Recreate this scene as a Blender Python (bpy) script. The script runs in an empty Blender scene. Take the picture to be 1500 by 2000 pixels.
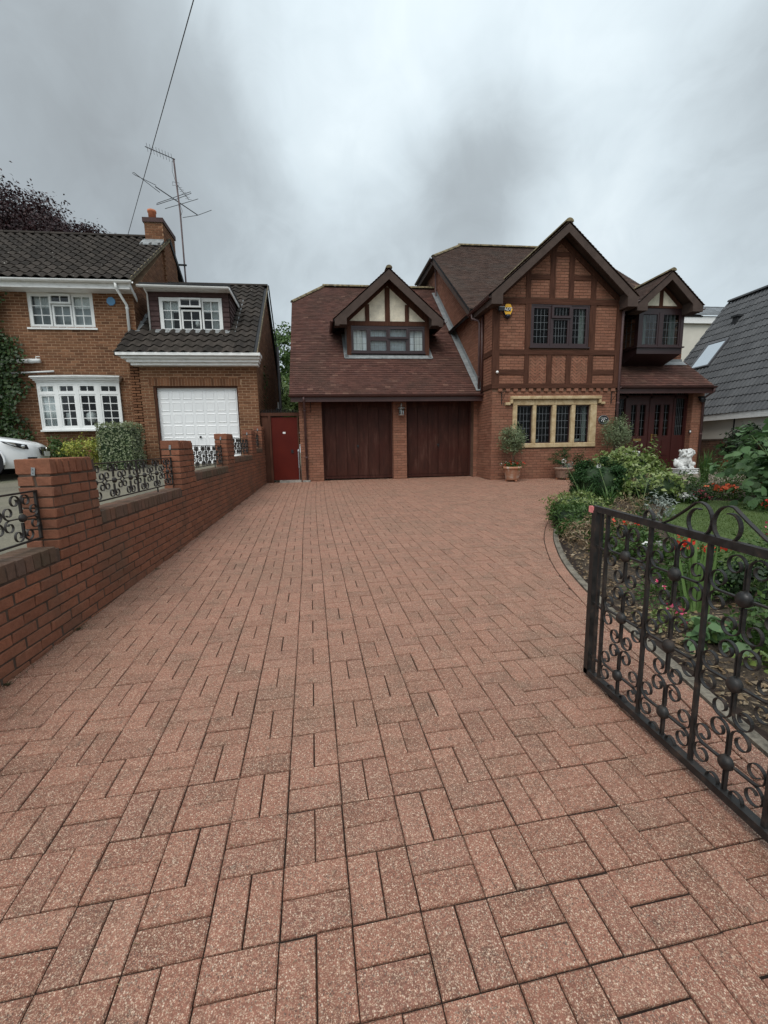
import bpy, bmesh, math, random
import numpy as np
from mathutils import Vector, Matrix
random.seed(7); RNG = np.random.default_rng(11)
SC = bpy.context.scene
COL = SC.collection
PI = math.pi

# ------------------------------------------------------------------ camera
F_PX, YAW, PITCH, ROLL, CAMZ = 813.745, math.radians(6.135), math.radians(8.3956), math.radians(-1.0713), 0.8755
def cam_axes():
    fwd = Vector((math.sin(YAW)*math.cos(PITCH), math.cos(YAW)*math.cos(PITCH), -math.sin(PITCH)))
    right = Vector((math.cos(YAW), -math.sin(YAW), 0)); up = right.cross(fwd)
    c, s = math.cos(ROLL), math.sin(ROLL)
    return right*c + up*s, up*c - right*s, fwd
CR, CU, CF = cam_axes()
cd = bpy.data.cameras.new('camera'); cam = bpy.data.objects.new('camera', cd); COL.objects.link(cam)
cam.matrix_world = Matrix(((CR.x, CU.x, -CF.x, 0), (CR.y, CU.y, -CF.y, 0), (CR.z, CU.z, -CF.z, CAMZ), (0, 0, 0, 1)))
cd.sensor_fit = 'VERTICAL'; cd.sensor_height = 36; cd.lens = F_PX/2000*36; cd.clip_start = 0.02; cd.clip_end = 2000
SC.camera = cam
# photo pixel -> world: a pixel is a direction; the surface it lies on gives the distance
def ray(px, py): return CR*((px-750)/F_PX) - CU*((py-1000)/F_PX) + CF
def on_y(px, py, Y): d = ray(px, py); t = Y/d.y; return Vector((d.x*t, Y, CAMZ+d.z*t))
def on_x(px, py, X): d = ray(px, py); t = X/d.x; return Vector((X, d.y*t, CAMZ+d.z*t))

# ------------------------------------------------------------------ world: overcast sky
SUN_EL, SUN_AZ = math.radians(58), math.radians(205)     # azimuth from +Y clockwise: behind the camera, a little left
w = bpy.data.worlds.new('World'); SC.world = w; w.use_nodes = True
nt = w.node_tree; nt.nodes.clear()
def N(t, **k):
    n = nt.nodes.new(t)
    for a, b in k.items(): setattr(n, a, b)
    return n
out = N('ShaderNodeOutputWorld'); bg = N('ShaderNodeBackground'); nt.links.new(bg.outputs[0], out.inputs[0])
sky = N('ShaderNodeTexSky', sky_type='NISHITA'); sky.sun_disc = False; sky.sun_elevation = SUN_EL; sky.sun_rotation = SUN_AZ
tc = N('ShaderNodeTexCoord')
sep = N('ShaderNodeSeparateXYZ'); nt.links.new(tc.outputs['Generated'], sep.inputs[0])
def wm(op, a, b=None, c=None):
    n = N('ShaderNodeMath', operation=op)
    for i, v in enumerate((a, b, c)):
        if v is None: continue
        if isinstance(v, (int, float)): n.inputs[i].default_value = v
        else: nt.links.new(v, n.inputs[i])
    return n.outputs[0]
den = wm('ADD', wm('MAXIMUM', sep.outputs[2], 0.0), 0.75)
cx = wm('DIVIDE', sep.outputs[0], den); cy = wm('DIVIDE', sep.outputs[1], den)
cmb = N('ShaderNodeCombineXYZ'); nt.links.new(cx, cmb.inputs[0]); nt.links.new(cy, cmb.inputs[1])
def wnoise(scale, detail, off, dist=0.0, rough=0.5):
    mp = N('ShaderNodeMapping'); mp.inputs['Location'].default_value = off; mp.inputs['Scale'].default_value = (1.0, 0.9, 1)
    nt.links.new(cmb.outputs[0], mp.inputs[0])
    n = N('ShaderNodeTexNoise'); n.inputs['Scale'].default_value = scale; n.inputs['Detail'].default_value = detail
    n.inputs['Distortion'].default_value = dist; n.inputs['Roughness'].default_value = rough
    nt.links.new(mp.outputs[0], n.inputs['Vector']); return n.outputs['Fac']
big = wnoise(1.9, 3, (3.1, 1.7, 0), 0.4, 0.42)
small = wnoise(5.0, 4, (7.3, 2.2, 0), 0.6, 0.5)
# cloud masses that stand at given directions (thin bright gaps and darker banks)
def bank(px, py, spread):
    d = ray(px, py).normalized()
    vd = N('ShaderNodeVectorMath', operation='DISTANCE'); nt.links.new(tc.outputs['Generated'], vd.inputs[0]); vd.inputs[1].default_value = d
    return wm('POWER', 2.718, wm('MULTIPLY', wm('POWER', vd.outputs['Value'], 2.0), -1.0/(spread*spread)))
fine = wnoise(13.0, 6, (1.3, 5.2, 0), 0.8, 0.58)
cl = wm('ADD', wm('ADD', wm('MULTIPLY', wm('SUBTRACT', big, 0.5), 0.50), wm('MULTIPLY', wm('SUBTRACT', small, 0.5), 0.38)), wm('MULTIPLY', wm('SUBTRACT', fine, 0.5), 0.17))
for (px, py, sp, amt) in [(-60, 190, .42, -.26), (340, 420, .30, -.14), (945, 320, .13, -.20), (985, 410, .15, -.16), (860, 440, .17, -.14), (640, 440, .16, -.06), (1500, 230, .20, -.30), (700, 120, .26, .08), (680, 330, .17, .08),
                          (1180, 150, .28, .16), (1230, 420, .18, .14), (540, 40, .2, .08), (600, 470, .18, .02)]:
    cl = wm('ADD', cl, wm('MULTIPLY', bank(px, py, sp), amt))
val = wm('ADD', 0.645, cl)
rmp = N('ShaderNodeValToRGB'); nt.links.new(val, rmp.inputs[0])
cr = rmp.color_ramp; cr.elements[0].position = 0.05; cr.elements[0].color = (0.205, 0.218, 0.226, 1); cr.elements[1].position = 0.98; cr.elements[1].color = (0.75, 0.825, 0.855, 1)
e = cr.elements.new(0.42); e.color = (0.345, 0.388, 0.412, 1); e = cr.elements.new(0.66); e.color = (0.53, 0.602, 0.64, 1)
# an overcast sky is brighter towards the zenith
up_f = wm('ADD', 0.62, wm('MULTIPLY', wm('MAXIMUM', sep.outputs[2], 0.0), 0.48))
sc_ = N('ShaderNodeVectorMath', operation='SCALE'); nt.links.new(rmp.outputs[0], sc_.inputs[0]); nt.links.new(up_f, sc_.inputs['Scale'])
sk2 = N('ShaderNodeVectorMath', operation='SCALE'); nt.links.new(sky.outputs[0], sk2.inputs[0]); sk2.inputs['Scale'].default_value = 0.006
ad = N('ShaderNodeVectorMath', operation='ADD'); nt.links.new(sc_.outputs[0], ad.inputs[0]); nt.links.new(sk2.outputs[0], ad.inputs[1])
nt.links.new(ad.outputs[0], bg.inputs[0]); bg.inputs[1].default_value = 1.0

sd = bpy.data.lights.new('sun', 'SUN'); sun = bpy.data.objects.new('sun', sd); COL.objects.link(sun)
sd.energy = 1.5; sd.angle = math.radians(40); sd.color = (1.0, 0.965, 0.91)
sdir = Vector((math.sin(SUN_AZ)*math.cos(SUN_EL), math.cos(SUN_AZ)*math.cos(SUN_EL), math.sin(SUN_EL)))
sun.rotation_euler = sdir.to_track_quat('Z', 'Y').to_euler(); sun.location = (0, -4, 14)
SC.view_settings.view_transform = 'Standard'; SC.view_settings.look = 'None'
SC.view_settings.exposure = 0.62; SC.view_settings.gamma = 1.0; SC.view_settings.use_curve_mapping = False
SC.render.engine = 'CYCLES'
SC.cycles.max_bounces = 6; SC.cycles.transparent_max_bounces = 12; SC.cycles.sample_clamp_indirect = 6

# ------------------------------------------------------------------ helpers
def put(name, me, mat, parent=None, label=None, cat=None, group=None, kind=None, loc=None):
    o = bpy.data.objects.new(name, me); COL.objects.link(o)
    if me is not None and mat is not None and len(me.materials) == 0: me.materials.append(MAT[mat])
    if parent is not None: o.parent = parent
    if loc is not None: o.location = loc
    tag(o, label, cat, group, kind); return o
def tag(o, label=None, cat=None, group=None, kind=None):
    if label: o['label'] = label
    if cat: o['category'] = cat
    if group: o['group'] = group
    if kind: o['kind'] = kind
    return o
def thing(name, label, cat, loc=(0, 0, 0), group=None):
    return put(name, None, None, None, label, cat, group, None, loc)

class MB:
    def __init__(s, xf=None): s.v = []; s.f = []; s.xf = xf
    def add(s, vs, fs):
        b = len(s.v)
        if s.xf: vs = [s.xf(*p) for p in vs]
        s.v.extend(tuple(p) for p in vs); s.f.extend(tuple(b+i for i in f) for f in fs); return s
    def box(s, x0, x1, y0, y1, z0, z1):
        return s.add([(x0,y0,z0),(x1,y0,z0),(x1,y1,z0),(x0,y1,z0),(x0,y0,z1),(x1,y0,z1),(x1,y1,z1),(x0,y1,z1)],
                     [(0,3,2,1),(4,5,6,7),(0,1,5,4),(1,2,6,5),(2,3,7,6),(3,0,4,7)])
    def quad(s, a, b, c, d): return s.add([a, b, c, d], [(0, 1, 2, 3)])
    def poly(s, pts): return s.add(pts, [tuple(range(len(pts)))])
    def prism(s, pts, off):      # polygon pts extruded by the vector off
        n = len(pts); o = off
        vs = [tuple(p) for p in pts] + [(p[0]+o[0], p[1]+o[1], p[2]+o[2]) for p in pts]
        fs = [tuple(range(n))[::-1], tuple(range(n, 2*n))] + [(i, (i+1) % n, n+(i+1) % n, n+i) for i in range(n)]
        return s.add(vs, fs)
    def bar(s, a, b, wd, th, up=(0, 0, 1)):   # rectangular bar from a to b
        a, b = Vector(a), Vector(b); d = (b-a).normalized(); u = Vector(up)
        if abs(d.dot(u)) > .98: u = Vector((0, 1, 0))
        x = d.cross(u).normalized(); y = x.cross(d).normalized()
        c = [x*(wd/2)+y*(th/2), x*(-wd/2)+y*(th/2), x*(-wd/2)-y*(th/2), x*(wd/2)-y*(th/2)]
        return s.add([a+k for k in c]+[b+k for k in c], [(0,1,2,3),(7,6,5,4),(0,4,5,1),(1,5,6,2),(2,6,7,3),(3,7,4,0)])
    def tube(s, path, r, n=8, cap=True):
        P = [Vector(p) for p in path]; R = r if isinstance(r, (list, tuple)) else [r]*len(P)
        vs, fs = [], []; up = None
        for i, p in enumerate(P):
            t = (P[min(i+1, len(P)-1)]-P[max(i-1, 0)]).normalized()
            if up is None: up = t.orthogonal().normalized()
            up = (up - t*up.dot(t))
            up = up.normalized() if up.length > 1e-6 else t.orthogonal().normalized()
            x = t.cross(up)
            for k in range(n): a = 2*PI*k/n; vs.append(p + up*(R[i]*math.cos(a)) + x*(R[i]*math.sin(a)))
        for i in range(len(P)-1):
            for k in range(n): fs.append((i*n+k, i*n+(k+1) % n, (i+1)*n+(k+1) % n, (i+1)*n+k))
        if cap: fs.append(tuple(range(n))[::-1]); fs.append(tuple((len(P)-1)*n+k for k in range(n)))
        return s.add(vs, fs)
    def ribbon(s, path, wvec, th):   # flat bar: path in a plane, wvec = across vector (half each side), th thickness
        P = [Vector(p) for p in path]; wv = Vector(wvec); vs, fs = [], []
        for i, p in enumerate(P):
            t = (P[min(i+1, len(P)-1)]-P[max(i-1, 0)]).normalized(); nn = t.cross(wv).normalized()*(th/2)
            vs += [p+wv/2+nn, p-wv/2+nn, p-wv/2-nn, p+wv/2-nn]
        for i in range(len(P)-1):
            for k in range(4): fs.append((4*i+k, 4*i+(k+1) % 4, 4*i+4+(k+1) % 4, 4*i+4+k))
        fs += [(0, 1, 2, 3), tuple(4*(len(P)-1)+k for k in (3, 2, 1, 0))]
        return s.add(vs, fs)
    def lathe(s, prof, c, n=20, axis='z', sx=1, sy=1):
        vs, fs = [], []
        for (r, h) in prof:
            for k in range(n):
                a = 2*PI*k/n
                if axis == 'z': vs.append((c[0]+r*sx*math.cos(a), c[1]+r*sy*math.sin(a), c[2]+h))
                elif axis == 'x': vs.append((c[0]+h, c[1]+r*math.cos(a), c[2]+r*math.sin(a)))
                else: vs.append((c[0]+r*math.cos(a), c[1]+h, c[2]+r*math.sin(a)))
        for i in range(len(prof)-1):
            for k in range(n): fs.append((i*n+k, i*n+(k+1) % n, (i+1)*n+(k+1) % n, (i+1)*n+k))
        fs.append(tuple(range(n))[::-1]); fs.append(tuple((len(prof)-1)*n+k for k in range(n)))
        return s.add(vs, fs)
    def mesh(s, name='m', smooth=False):
        me = bpy.data.meshes.new(name); me.from_pydata(s.v, [], s.f); me.update()
        bm = bmesh.new(); bm.from_mesh(me); bmesh.ops.recalc_face_normals(bm, faces=bm.faces); bm.to_mesh(me); bm.free()
        if smooth: me.polygons.foreach_set('use_smooth', [True]*len(me.polygons))
        return me
    def build(s, name, mat, parent=None, smooth=False, **k):
        return put(name, s.mesh(name, smooth), mat, parent, **k)

def clip_poly(pts, a, b, c):     # keep a*x+b*y<=c (2-D convex polygon)
    o = []
    for i in range(len(pts)):
        p, q = pts[i], pts[(i+1) % len(pts)]; dp = a*p[0]+b*p[1]-c; dq = a*q[0]+b*q[1]-c
        if dp <= 0: o.append(p)
        if (dp < 0 < dq) or (dq < 0 < dp): t = dp/(dp-dq); o.append((p[0]+(q[0]-p[0])*t, p[1]+(q[1]-p[1])*t))
    return o
def bevel_box_mesh(name, sx, sy, sz, bv, jit=0.0, seed=0):
    rs = random.Random(seed); bm = bmesh.new(); bmesh.ops.create_cube(bm, size=1)
    for v in bm.verts: v.co = Vector((v.co.x*sx+rs.uniform(-jit, jit), v.co.y*sy+rs.uniform(-jit, jit), v.co.z*sz+rs.uniform(-jit, jit)))
    bmesh.ops.bevel(bm, geom=list(bm.edges), offset=bv, segments=1, affect='EDGES')
    bmesh.ops.recalc_face_normals(bm, faces=bm.faces)
    me = bpy.data.meshes.new(name); bm.to_mesh(me); bm.free(); return me

# ------------------------------------------------------------------ materials
MAT = {}
class NB:
    def __init__(s, name):
        m = bpy.data.materials.new(name); m.use_nodes = True; s.m = m; s.t = m.node_tree; s.t.nodes.clear(); MAT[name] = m
        s.o = s.t.nodes.new('ShaderNodeOutputMaterial'); s.b = s.t.nodes.new('ShaderNodeBsdfPrincipled'); s.t.links.new(s.b.outputs[0], s.o.inputs[0])
    def n(s, t, **k):
        x = s.t.nodes.new(t)
        for a, b in k.items(): setattr(x, a, b)
        return x
    def set(s, sock, v):
        if hasattr(v, 'node'): s.t.links.new(v, sock)
        elif isinstance(v, (tuple, list)) and len(v) == 3 and sock.type == 'RGBA': sock.default_value = (*v, 1)
        else: sock.default_value = v
    def p(s, **k):
        for a, b in k.items(): s.set(s.b.inputs[a.replace('_', ' ')], b)
        return s
    def pos(s): return s.n('ShaderNodeNewGeometry').outputs['Position']
    def obj(s): return s.n('ShaderNodeTexCoord').outputs['Object']
    def noise(s, scale, detail=3, vec=None, rough=.5, dist=0, mul=None):
        x = s.n('ShaderNodeTexNoise'); v = vec or s.pos()
        if mul: mp = s.n('ShaderNodeMapping'); mp.inputs['Scale'].default_value = mul; s.t.links.new(v, mp.inputs[0]); v = mp.outputs[0]
        s.t.links.new(v, x.inputs['Vector']); x.inputs['Scale'].default_value = scale; x.inputs['Detail'].default_value = detail
        x.inputs['Roughness'].default_value = rough; x.inputs['Distortion'].default_value = dist; return x.outputs['Fac']
    def voro(s, scale, out='Distance', vec=None, feature='F1'):
        x = s.n('ShaderNodeTexVoronoi'); x.feature = feature; s.t.links.new(vec or s.pos(), x.inputs['Vector']); x.inputs['Scale'].default_value = scale; return x.outputs[out]
    def ramp(s, fac, stops, interp='LINEAR'):
        x = s.n('ShaderNodeValToRGB'); s.t.links.new(fac, x.inputs[0]); r = x.color_ramp; r.interpolation = interp
        while len(r.elements) < len(stops): r.elements.new(.5)
        for e, (p, c) in zip(r.elements, stops): e.position = p; e.color = (*c, 1) if len(c) == 3 else c
        return x.outputs[0]
    def mix(s, fac, a, b, mode='MIX'):
        x = s.n('ShaderNodeMix'); x.data_type = 'RGBA'; x.blend_type = mode
        s.set(x.inputs[0], fac); s.set(x.inputs[6], a); s.set(x.inputs[7], b); return x.outputs[2]
    def math(s, op, a, b=0.0):
        x = s.n('ShaderNodeMath', operation=op); s.set(x.inputs[0], a); s.set(x.inputs[1], b); return x.outputs[0]
    def rnd(s):    # one random number for each piece, joined or not
        g = s.n('ShaderNodeNewGeometry').outputs['Random Per Island']; o = s.n('ShaderNodeObjectInfo').outputs['Random']
        return s.math('FRACT', s.math('ADD', g, o))
    def bump(s, h, strength=.3, dist=.01):
        x = s.n('ShaderNodeBump'); x.inputs['Strength'].default_value = strength; x.inputs['Distance'].default_value = dist
        s.t.links.new(h, x.inputs['Height']); s.t.links.new(x.outputs[0], s.b.inputs['Normal']); return s
def plain(name, col, rough=.6, var=.12, scale=6, bump=0, metallic=0, spec=.4, fine=60):
    m = NB(name); n1 = m.noise(scale, 4); n2 = m.noise(fine, 2)
    d = tuple(c*(1-var*1.6) for c in col); l = tuple(min(1, c*(1+var)) for c in col)
    c = m.ramp(n1, [(.3, d), (.7, l)]); c = m.mix(.35*min(1, var*5), c, m.ramp(n2, [(.35, d), (.65, l)]))
    m.p(Base_Color=c, Roughness=rough, Metallic=metallic); m.b.inputs['Specular IOR Level'].default_value = spec
    if bump: m.bump(n2, bump, .004)
    return m
def brick_mat(name, cols, dirt=(.12, .09, .06), dirt_amt=.5, rough=.9, bump=.5, zdirt=None):
    m = NB(name); r = m.rnd(); stops = [(i/(len(cols)-1), c) for i, c in enumerate(cols)]
    c = m.ramp(r, stops); n1 = m.noise(28, 5, rough=.65); n2 = m.noise(2.2, 4); n3 = m.noise(140, 3)
    c = m.mix(m.math('MULTIPLY', m.ramp(n1, [(.42, (0,0,0)), (.72, (1,1,1))]), .45), c, tuple(k*.55 for k in cols[0]))
    c = m.mix(m.math('MULTIPLY', m.ramp(n2, [(.5, (0,0,0)), (.78, (1,1,1))]), dirt_amt), c, dirt)
    c = m.mix(.25, c, m.ramp(n3, [(.3, (.35,.3,.28)), (.7, (1,1,1))]), 'MULTIPLY')
    m.p(Base_Color=c, Roughness=rough); m.b.inputs['Specular IOR Level'].default_value = .25
    m.bump(m.math('ADD', n1, m.math('MULTIPLY', n3, .5)), bump, .004); return m

brick_mat('brick_wall', [(.215,.088,.052), (.25,.102,.060), (.28,.118,.070), (.225,.096,.060), (.30,.120,.068)], dirt=(.10,.072,.05), dirt_amt=.65, bump=1.0)
brick_mat('brick_main', [(.23,.098,.062), (.285,.128,.082), (.335,.158,.102), (.255,.116,.077), (.31,.138,.086)], dirt=(.15,.095,.06), dirt_amt=.35)
brick_mat('brick_left', [(.12,.054,.029), (.185,.083,.043), (.235,.108,.056), (.15,.065,.034), (.31,.155,.085)], dirt=(.2,.115,.06), dirt_amt=.3)
brick_mat('brick_far', [(.12,.065,.045), (.17,.09,.06), (.14,.075,.05)], dirt=(.06,.055,.04), dirt_amt=.7)
brick_mat('brick_coping', [(.115,.075,.052), (.15,.092,.064), (.135,.088,.068), (.19,.10,.066)], dirt=(.075,.07,.045), dirt_amt=.75)
plain('aerial_dark', (.055,.055,.06), .5, .15, 9, metallic=.4)
plain('cable_grey', (.07,.07,.075), .6, .1, 9)
plain('mortar_dark', (.082,.056,.041), .95, .3, 8)
plain('mortar_main', (.15,.085,.055), .95, .25, 5)
plain('mortar_left', (.37,.235,.145), .95, .2, 5)
# clay plain tiles
m = NB('tile_plain'); r = m.rnd(); c = m.ramp(r, [(0,(.074,.034,.027)), (.3,(.094,.043,.034)), (.6,(.116,.053,.041)), (.9,(.085,.041,.034)), (1,(.16,.085,.064))])
n1 = m.noise(1.1, 4); c = m.mix(m.math('MULTIPLY', m.ramp(n1, [(.48,(0,0,0)), (.75,(1,1,1))]), .55), c, (.055,.038,.028))
n2 = m.noise(55, 3); c = m.mix(m.ramp(n2, [(.70,(0,0,0)), (.78,(1,1,1))]), c, (.36,.33,.28))
c = m.mix(.3, c, m.ramp(m.noise(18, 3), [(.3,(.45,.45,.45)), (.7,(1,1,1))]), 'MULTIPLY')
m.p(Base_Color=c, Roughness=.9); m.b.inputs['Specular IOR Level'].default_value = .2; m.bump(n2, .3, .003)
m = NB('tile_upper'); r = m.rnd(); c = m.ramp(r, [(0,(.062,.040,.033)), (.4,(.080,.050,.040)), (.8,(.098,.061,.048)), (1,(.072,.050,.042))])
n1 = m.noise(1.3, 4); c = m.mix(m.math('MULTIPLY', m.ramp(n1, [(.45,(0,0,0)), (.75,(1,1,1))]), .5), c, (.075,.065,.056))
n2 = m.noise(48, 3); c = m.mix(m.ramp(n2, [(.73,(0,0,0)), (.8,(1,1,1))]), c, (.34,.32,.28)); m.p(Base_Color=c, Roughness=.92); m.b.inputs['Specular IOR Level'].default_value = .2
m = NB('ridge_tile'); c = m.ramp(m.noise(9, 4), [(.3,(.07,.05,.03)), (.5,(.15,.12,.07)), (.62,(.24,.20,.11)), (.75,(.20,.10,.07))]); m.p(Base_Color=c, Roughness=.95); m.bump(m.noise(40,3), .5, .01)
# concrete interlocking tiles
m = NB('tile_concrete'); r = m.rnd(); c = m.ramp(r, [(0,(.030,.025,.022)), (.5,(.042,.035,.030)), (1,(.058,.048,.041))])
c = m.mix(m.math('MULTIPLY', m.ramp(m.noise(3.5, 5), [(.45,(0,0,0)), (.7,(1,1,1))]), .5), c, (.022,.020,.016))
n2 = m.noise(16, 2); c = m.mix(m.ramp(n2, [(.735,(0,0,0)), (.765,(1,1,1))]), c, (.42,.40,.36)); m.p(Base_Color=c, Roughness=.9); m.b.inputs['Specular IOR Level'].default_value = .15; m.bump(m.noise(90,3), .4, .004)
m = NB('tile_grey'); r = m.rnd(); c = m.ramp(r, [(0,(.070,.073,.078)), (.5,(.085,.088,.093)), (1,(.10,.103,.108))])
c = m.mix(.3, c, m.ramp(m.noise(12,3), [(.3,(.6,.6,.6)), (.7,(1,1,1))]), 'MULTIPLY'); m.p(Base_Color=c, Roughness=.72); m.b.inputs['Specular IOR Level'].default_value = .25
# driveway pavers with aggregate
m = NB('paver'); r = m.rnd()
c = m.ramp(r, [(0,(.212,.092,.062)), (.25,(.262,.115,.077)), (.6,(.300,.134,.091)), (.85,(.232,.105,.073)), (1,(.32,.15,.104))])
st = m.noise(.9, 4); c = m.mix(m.math('MULTIPLY', m.ramp(st, [(.46,(0,0,0)), (.72,(1,1,1))]), .40), c, (.17,.095,.062))
st2 = m.noise(6, 4); c = m.mix(m.math('MULTIPLY', m.ramp(st2, [(.50,(0,0,0)), (.74,(1,1,1))]), .55), c, (.115,.066,.042))
st4 = m.noise(14, 5, rough=.6); c = m.mix(m.math('MULTIPLY', m.ramp(st4, [(.60,(0,0,0)), (.74,(1,1,1))]), .6), c, (.085,.062,.046))
vc = m.voro(210, 'Color'); vd = m.voro(210, 'Distance'); vs = m.n('ShaderNodeSeparateColor'); m.t.links.new(vc, vs.inputs[0])
inside = m.ramp(vd, [(.38,(1,1,1)), (.52,(0,0,0))])
pick = m.ramp(vs.outputs[0], [(.0,(1,1,1)), (.20,(1,1,1)), (.22,(0,0,0)), (1,(0,0,0))], 'CONSTANT')
lightc = m.ramp(vs.outputs[1], [(0,(.60,.44,.33)), (.5,(.74,.60,.47)), (1,(.48,.30,.20))])
c = m.mix(m.math('MULTIPLY', m.math('MULTIPLY', inside, pick), .78), c, lightc)
vc3 = m.voro(390, 'Color'); vd3 = m.voro(390, 'Distance'); vs3 = m.n('ShaderNodeSeparateColor'); m.t.links.new(vc3, vs3.inputs[0])
in3 = m.ramp(vd3, [(.40,(1,1,1)), (.60,(0,0,0))]); pk3 = m.ramp(vs3.outputs[0], [(0,(1,1,1)), (.44,(1,1,1)), (.46,(0,0,0)), (1,(0,0,0))], 'CONSTANT')
c = m.mix(m.math('MULTIPLY', m.math('MULTIPLY', in3, pk3), .70), c, m.ramp(vs3.outputs[1], [(0,(.52,.34,.23)), (.6,(.66,.50,.37)), (1,(.42,.22,.14))]))
pick2 = m.ramp(vs.outputs[2], [(0,(1,1,1)), (.16,(1,1,1)), (.18,(0,0,0)), (1,(0,0,0))], 'CONSTANT')
c = m.mix(m.math('MULTIPLY', m.math('MULTIPLY', inside, pick2), .6), c, (.075,.06,.05))
c = m.mix(.6, c, m.ramp(m.noise(85, 4, rough=.7), [(.34,(.38,.36,.34)), (.60,(1.0,1.0,1.0))]), 'MULTIPLY')
m.p(Base_Color=c, Roughness=.66); m.b.inputs['Specular IOR Level'].default_value = .34; m.bump(m.math('ADD', m.noise(120, 3), m.math('MULTIPLY', vd, .6)), .55, .003)
plain('joint_sand', (.024,.014,.010), 1.0, .35, 20)
plain('concrete', (.30,.28,.25), .92, .3, 9, bump=.4)
plain('kerb_stone', (.165,.145,.115), .95, .45, 9, bump=.8)
m = NB('old_paving'); c = m.ramp(m.noise(1.4,5), [(.3,(.085,.078,.058)), (.55,(.135,.122,.09)), (.75,(.075,.078,.045))]); c = m.mix(m.ramp(m.noise(60,4,rough=.7), [(.45,(0,0,0)), (.72,(.6,.6,.6))]), c, (.26,.235,.17)); m.p(Base_Color=c, Roughness=.95); m.bump(m.noise(50,4), .6, .01)
m = NB('flagstone'); c = m.ramp(m.rnd(), [(0,(.22,.18,.145)), (.5,(.29,.245,.195)), (1,(.25,.20,.17))]); c = m.mix(.5, c, m.ramp(m.noise(9,5), [(.3,(.45,.43,.4)), (.7,(1,1,1))]), 'MULTIPLY'); m.p(Base_Color=c, Roughness=.9); m.bump(m.noise(40,4), .4, .006)
m = NB('soil'); c = m.ramp(m.noise(30,5,rough=.7), [(.35,(.03,.021,.014)), (.55,(.07,.05,.034)), (.7,(.14,.105,.07))]); m.p(Base_Color=c, Roughness=1); m.bump(m.noise(45,5,rough=.7), 1.0, .03)
m = NB('lawn_base'); c = m.ramp(m.noise(3,4), [(.3,(.045,.075,.016)), (.7,(.07,.105,.026))]); m.p(Base_Color=c, Roughness=1)
plain('earth', (.13,.12,.08), 1.0, .3, .5)
# timber, paint, metal
def wood(name, col, rough=.65, stretch=(30, 30, 2.5), amt=.45):
    m = NB(name); n = m.noise(1.0, 5, m.pos(), .6, 0, stretch); n2 = m.noise(3, 3)
    c = m.ramp(n, [(.3, tuple(k*(1-amt) for k in col)), (.7, tuple(min(1, k*(1+amt*.6)) for k in col))]); c = m.mix(m.math('MULTIPLY', n2, .4), c, tuple(k*.6 for k in col))
    m.p(Base_Color=c, Roughness=rough); m.b.inputs['Specular IOR Level'].default_value = .5 if rough < .5 else .12; m.bump(n, .3, .006); return m
wood('timber', (.092,.040,.026), .8); wood('timber_h', (.092,.040,.026), .8, stretch=(2.5, 30, 30))
wood('barge', (.084,.060,.051), .7, (6, 6, 6), .25)
wood('upvc_brown', (.038,.018,.019), .32, (4, 4, 4), .12)
wood('door_wood', (.055,.013,.011), .38, (25, 25, 2), .25)
m = NB('garage_door'); n = m.noise(1.0, 5, m.pos(), .65, .4, (9, 9, 1.6)); n2 = m.noise(1.8, 4)
c = m.ramp(n, [(.35,(.038,.014,.010)), (.55,(.056,.020,.014)), (.7,(.085,.038,.028))]); c = m.mix(m.math('MULTIPLY', m.ramp(n2, [(.45,(0,0,0)), (.7,(1,1,1))]), .5), c, (.052,.012,.008))
m.p(Base_Color=c, Roughness=.5); m.b.inputs['Specular IOR Level'].default_value = .15
m = NB('red_gate'); c = m.ramp(m.noise(2,4), [(.3,(.075,.008,.005)), (.7,(.095,.011,.006))]); m.p(Base_Color=c, Roughness=.6); m.b.inputs['Specular IOR Level'].default_value = .15
plain('gutter_brown', (.070,.032,.028), .35, .1, 4); plain('pipe_brown', (.105,.060,.058), .38, .12, 5); plain('pipe_grey', (.075,.075,.082), .4, .1, 5)
m = NB('upvc_white'); m.p(Base_Color=m.ramp(m.noise(4,4), [(.3,(.74,.75,.74)), (.7,(.82,.83,.82))]), Roughness=.35)
m = NB('white_old'); m.p(Base_Color=m.ramp(m.noise(7,5,mul=(1,1,3)), [(.25,(.62,.62,.60)), (.5,(.78,.78,.77)), (.8,(.82,.82,.81))]), Roughness=.45)
m = NB('door_white'); m.p(Base_Color=m.ramp(m.noise(2,4), [(.3,(.80,.81,.82)), (.7,(.85,.86,.87))]), Roughness=.4)
plain('render_cream', (.80,.735,.59), .95, .14, 7, bump=.5, fine=35); plain('render_white', (.60,.57,.50), .95, .05, 2)
plain('lead', (.27,.285,.29), .55, .22, 7, metallic=.35); plain('lead_bar', (.16,.17,.18), .5, .1, 9, metallic=.4)
plain('felt', (.025,.027,.03), .8, .2, 6)
plain('hung_tile', (.072,.040,.038), .85, .25, 9)
m = NB('stone'); c = m.ramp(m.noise(5,5,rough=.65), [(.3,(.36,.25,.135)), (.5,(.50,.375,.215)), (.72,(.62,.50,.32))]); c = m.mix(.3, c, m.ramp(m.noise(60,3), [(.3,(.6,.6,.6)), (.7,(1,1,1))]), 'MULTIPLY'); m.p(Base_Color=c, Roughness=.95); m.bump(m.noise(60,3), .3, .004)
m = NB('iron'); n = m.noise(22, 5, rough=.65); c = m.ramp(n, [(.30,(.010,.010,.010)), (.52,(.022,.020,.019)), (.63,(.042,.030,.024)), (.76,(.095,.06,.04))]); m.p(Base_Color=c, Roughness=m.ramp(n, [(.35,(.38,.38,.38)), (.65,(.8,.8,.8))]), Metallic=.15); m.b.inputs['Specular IOR Level'].default_value = .5; m.bump(m.noise(90,3), .35, .002)
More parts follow.
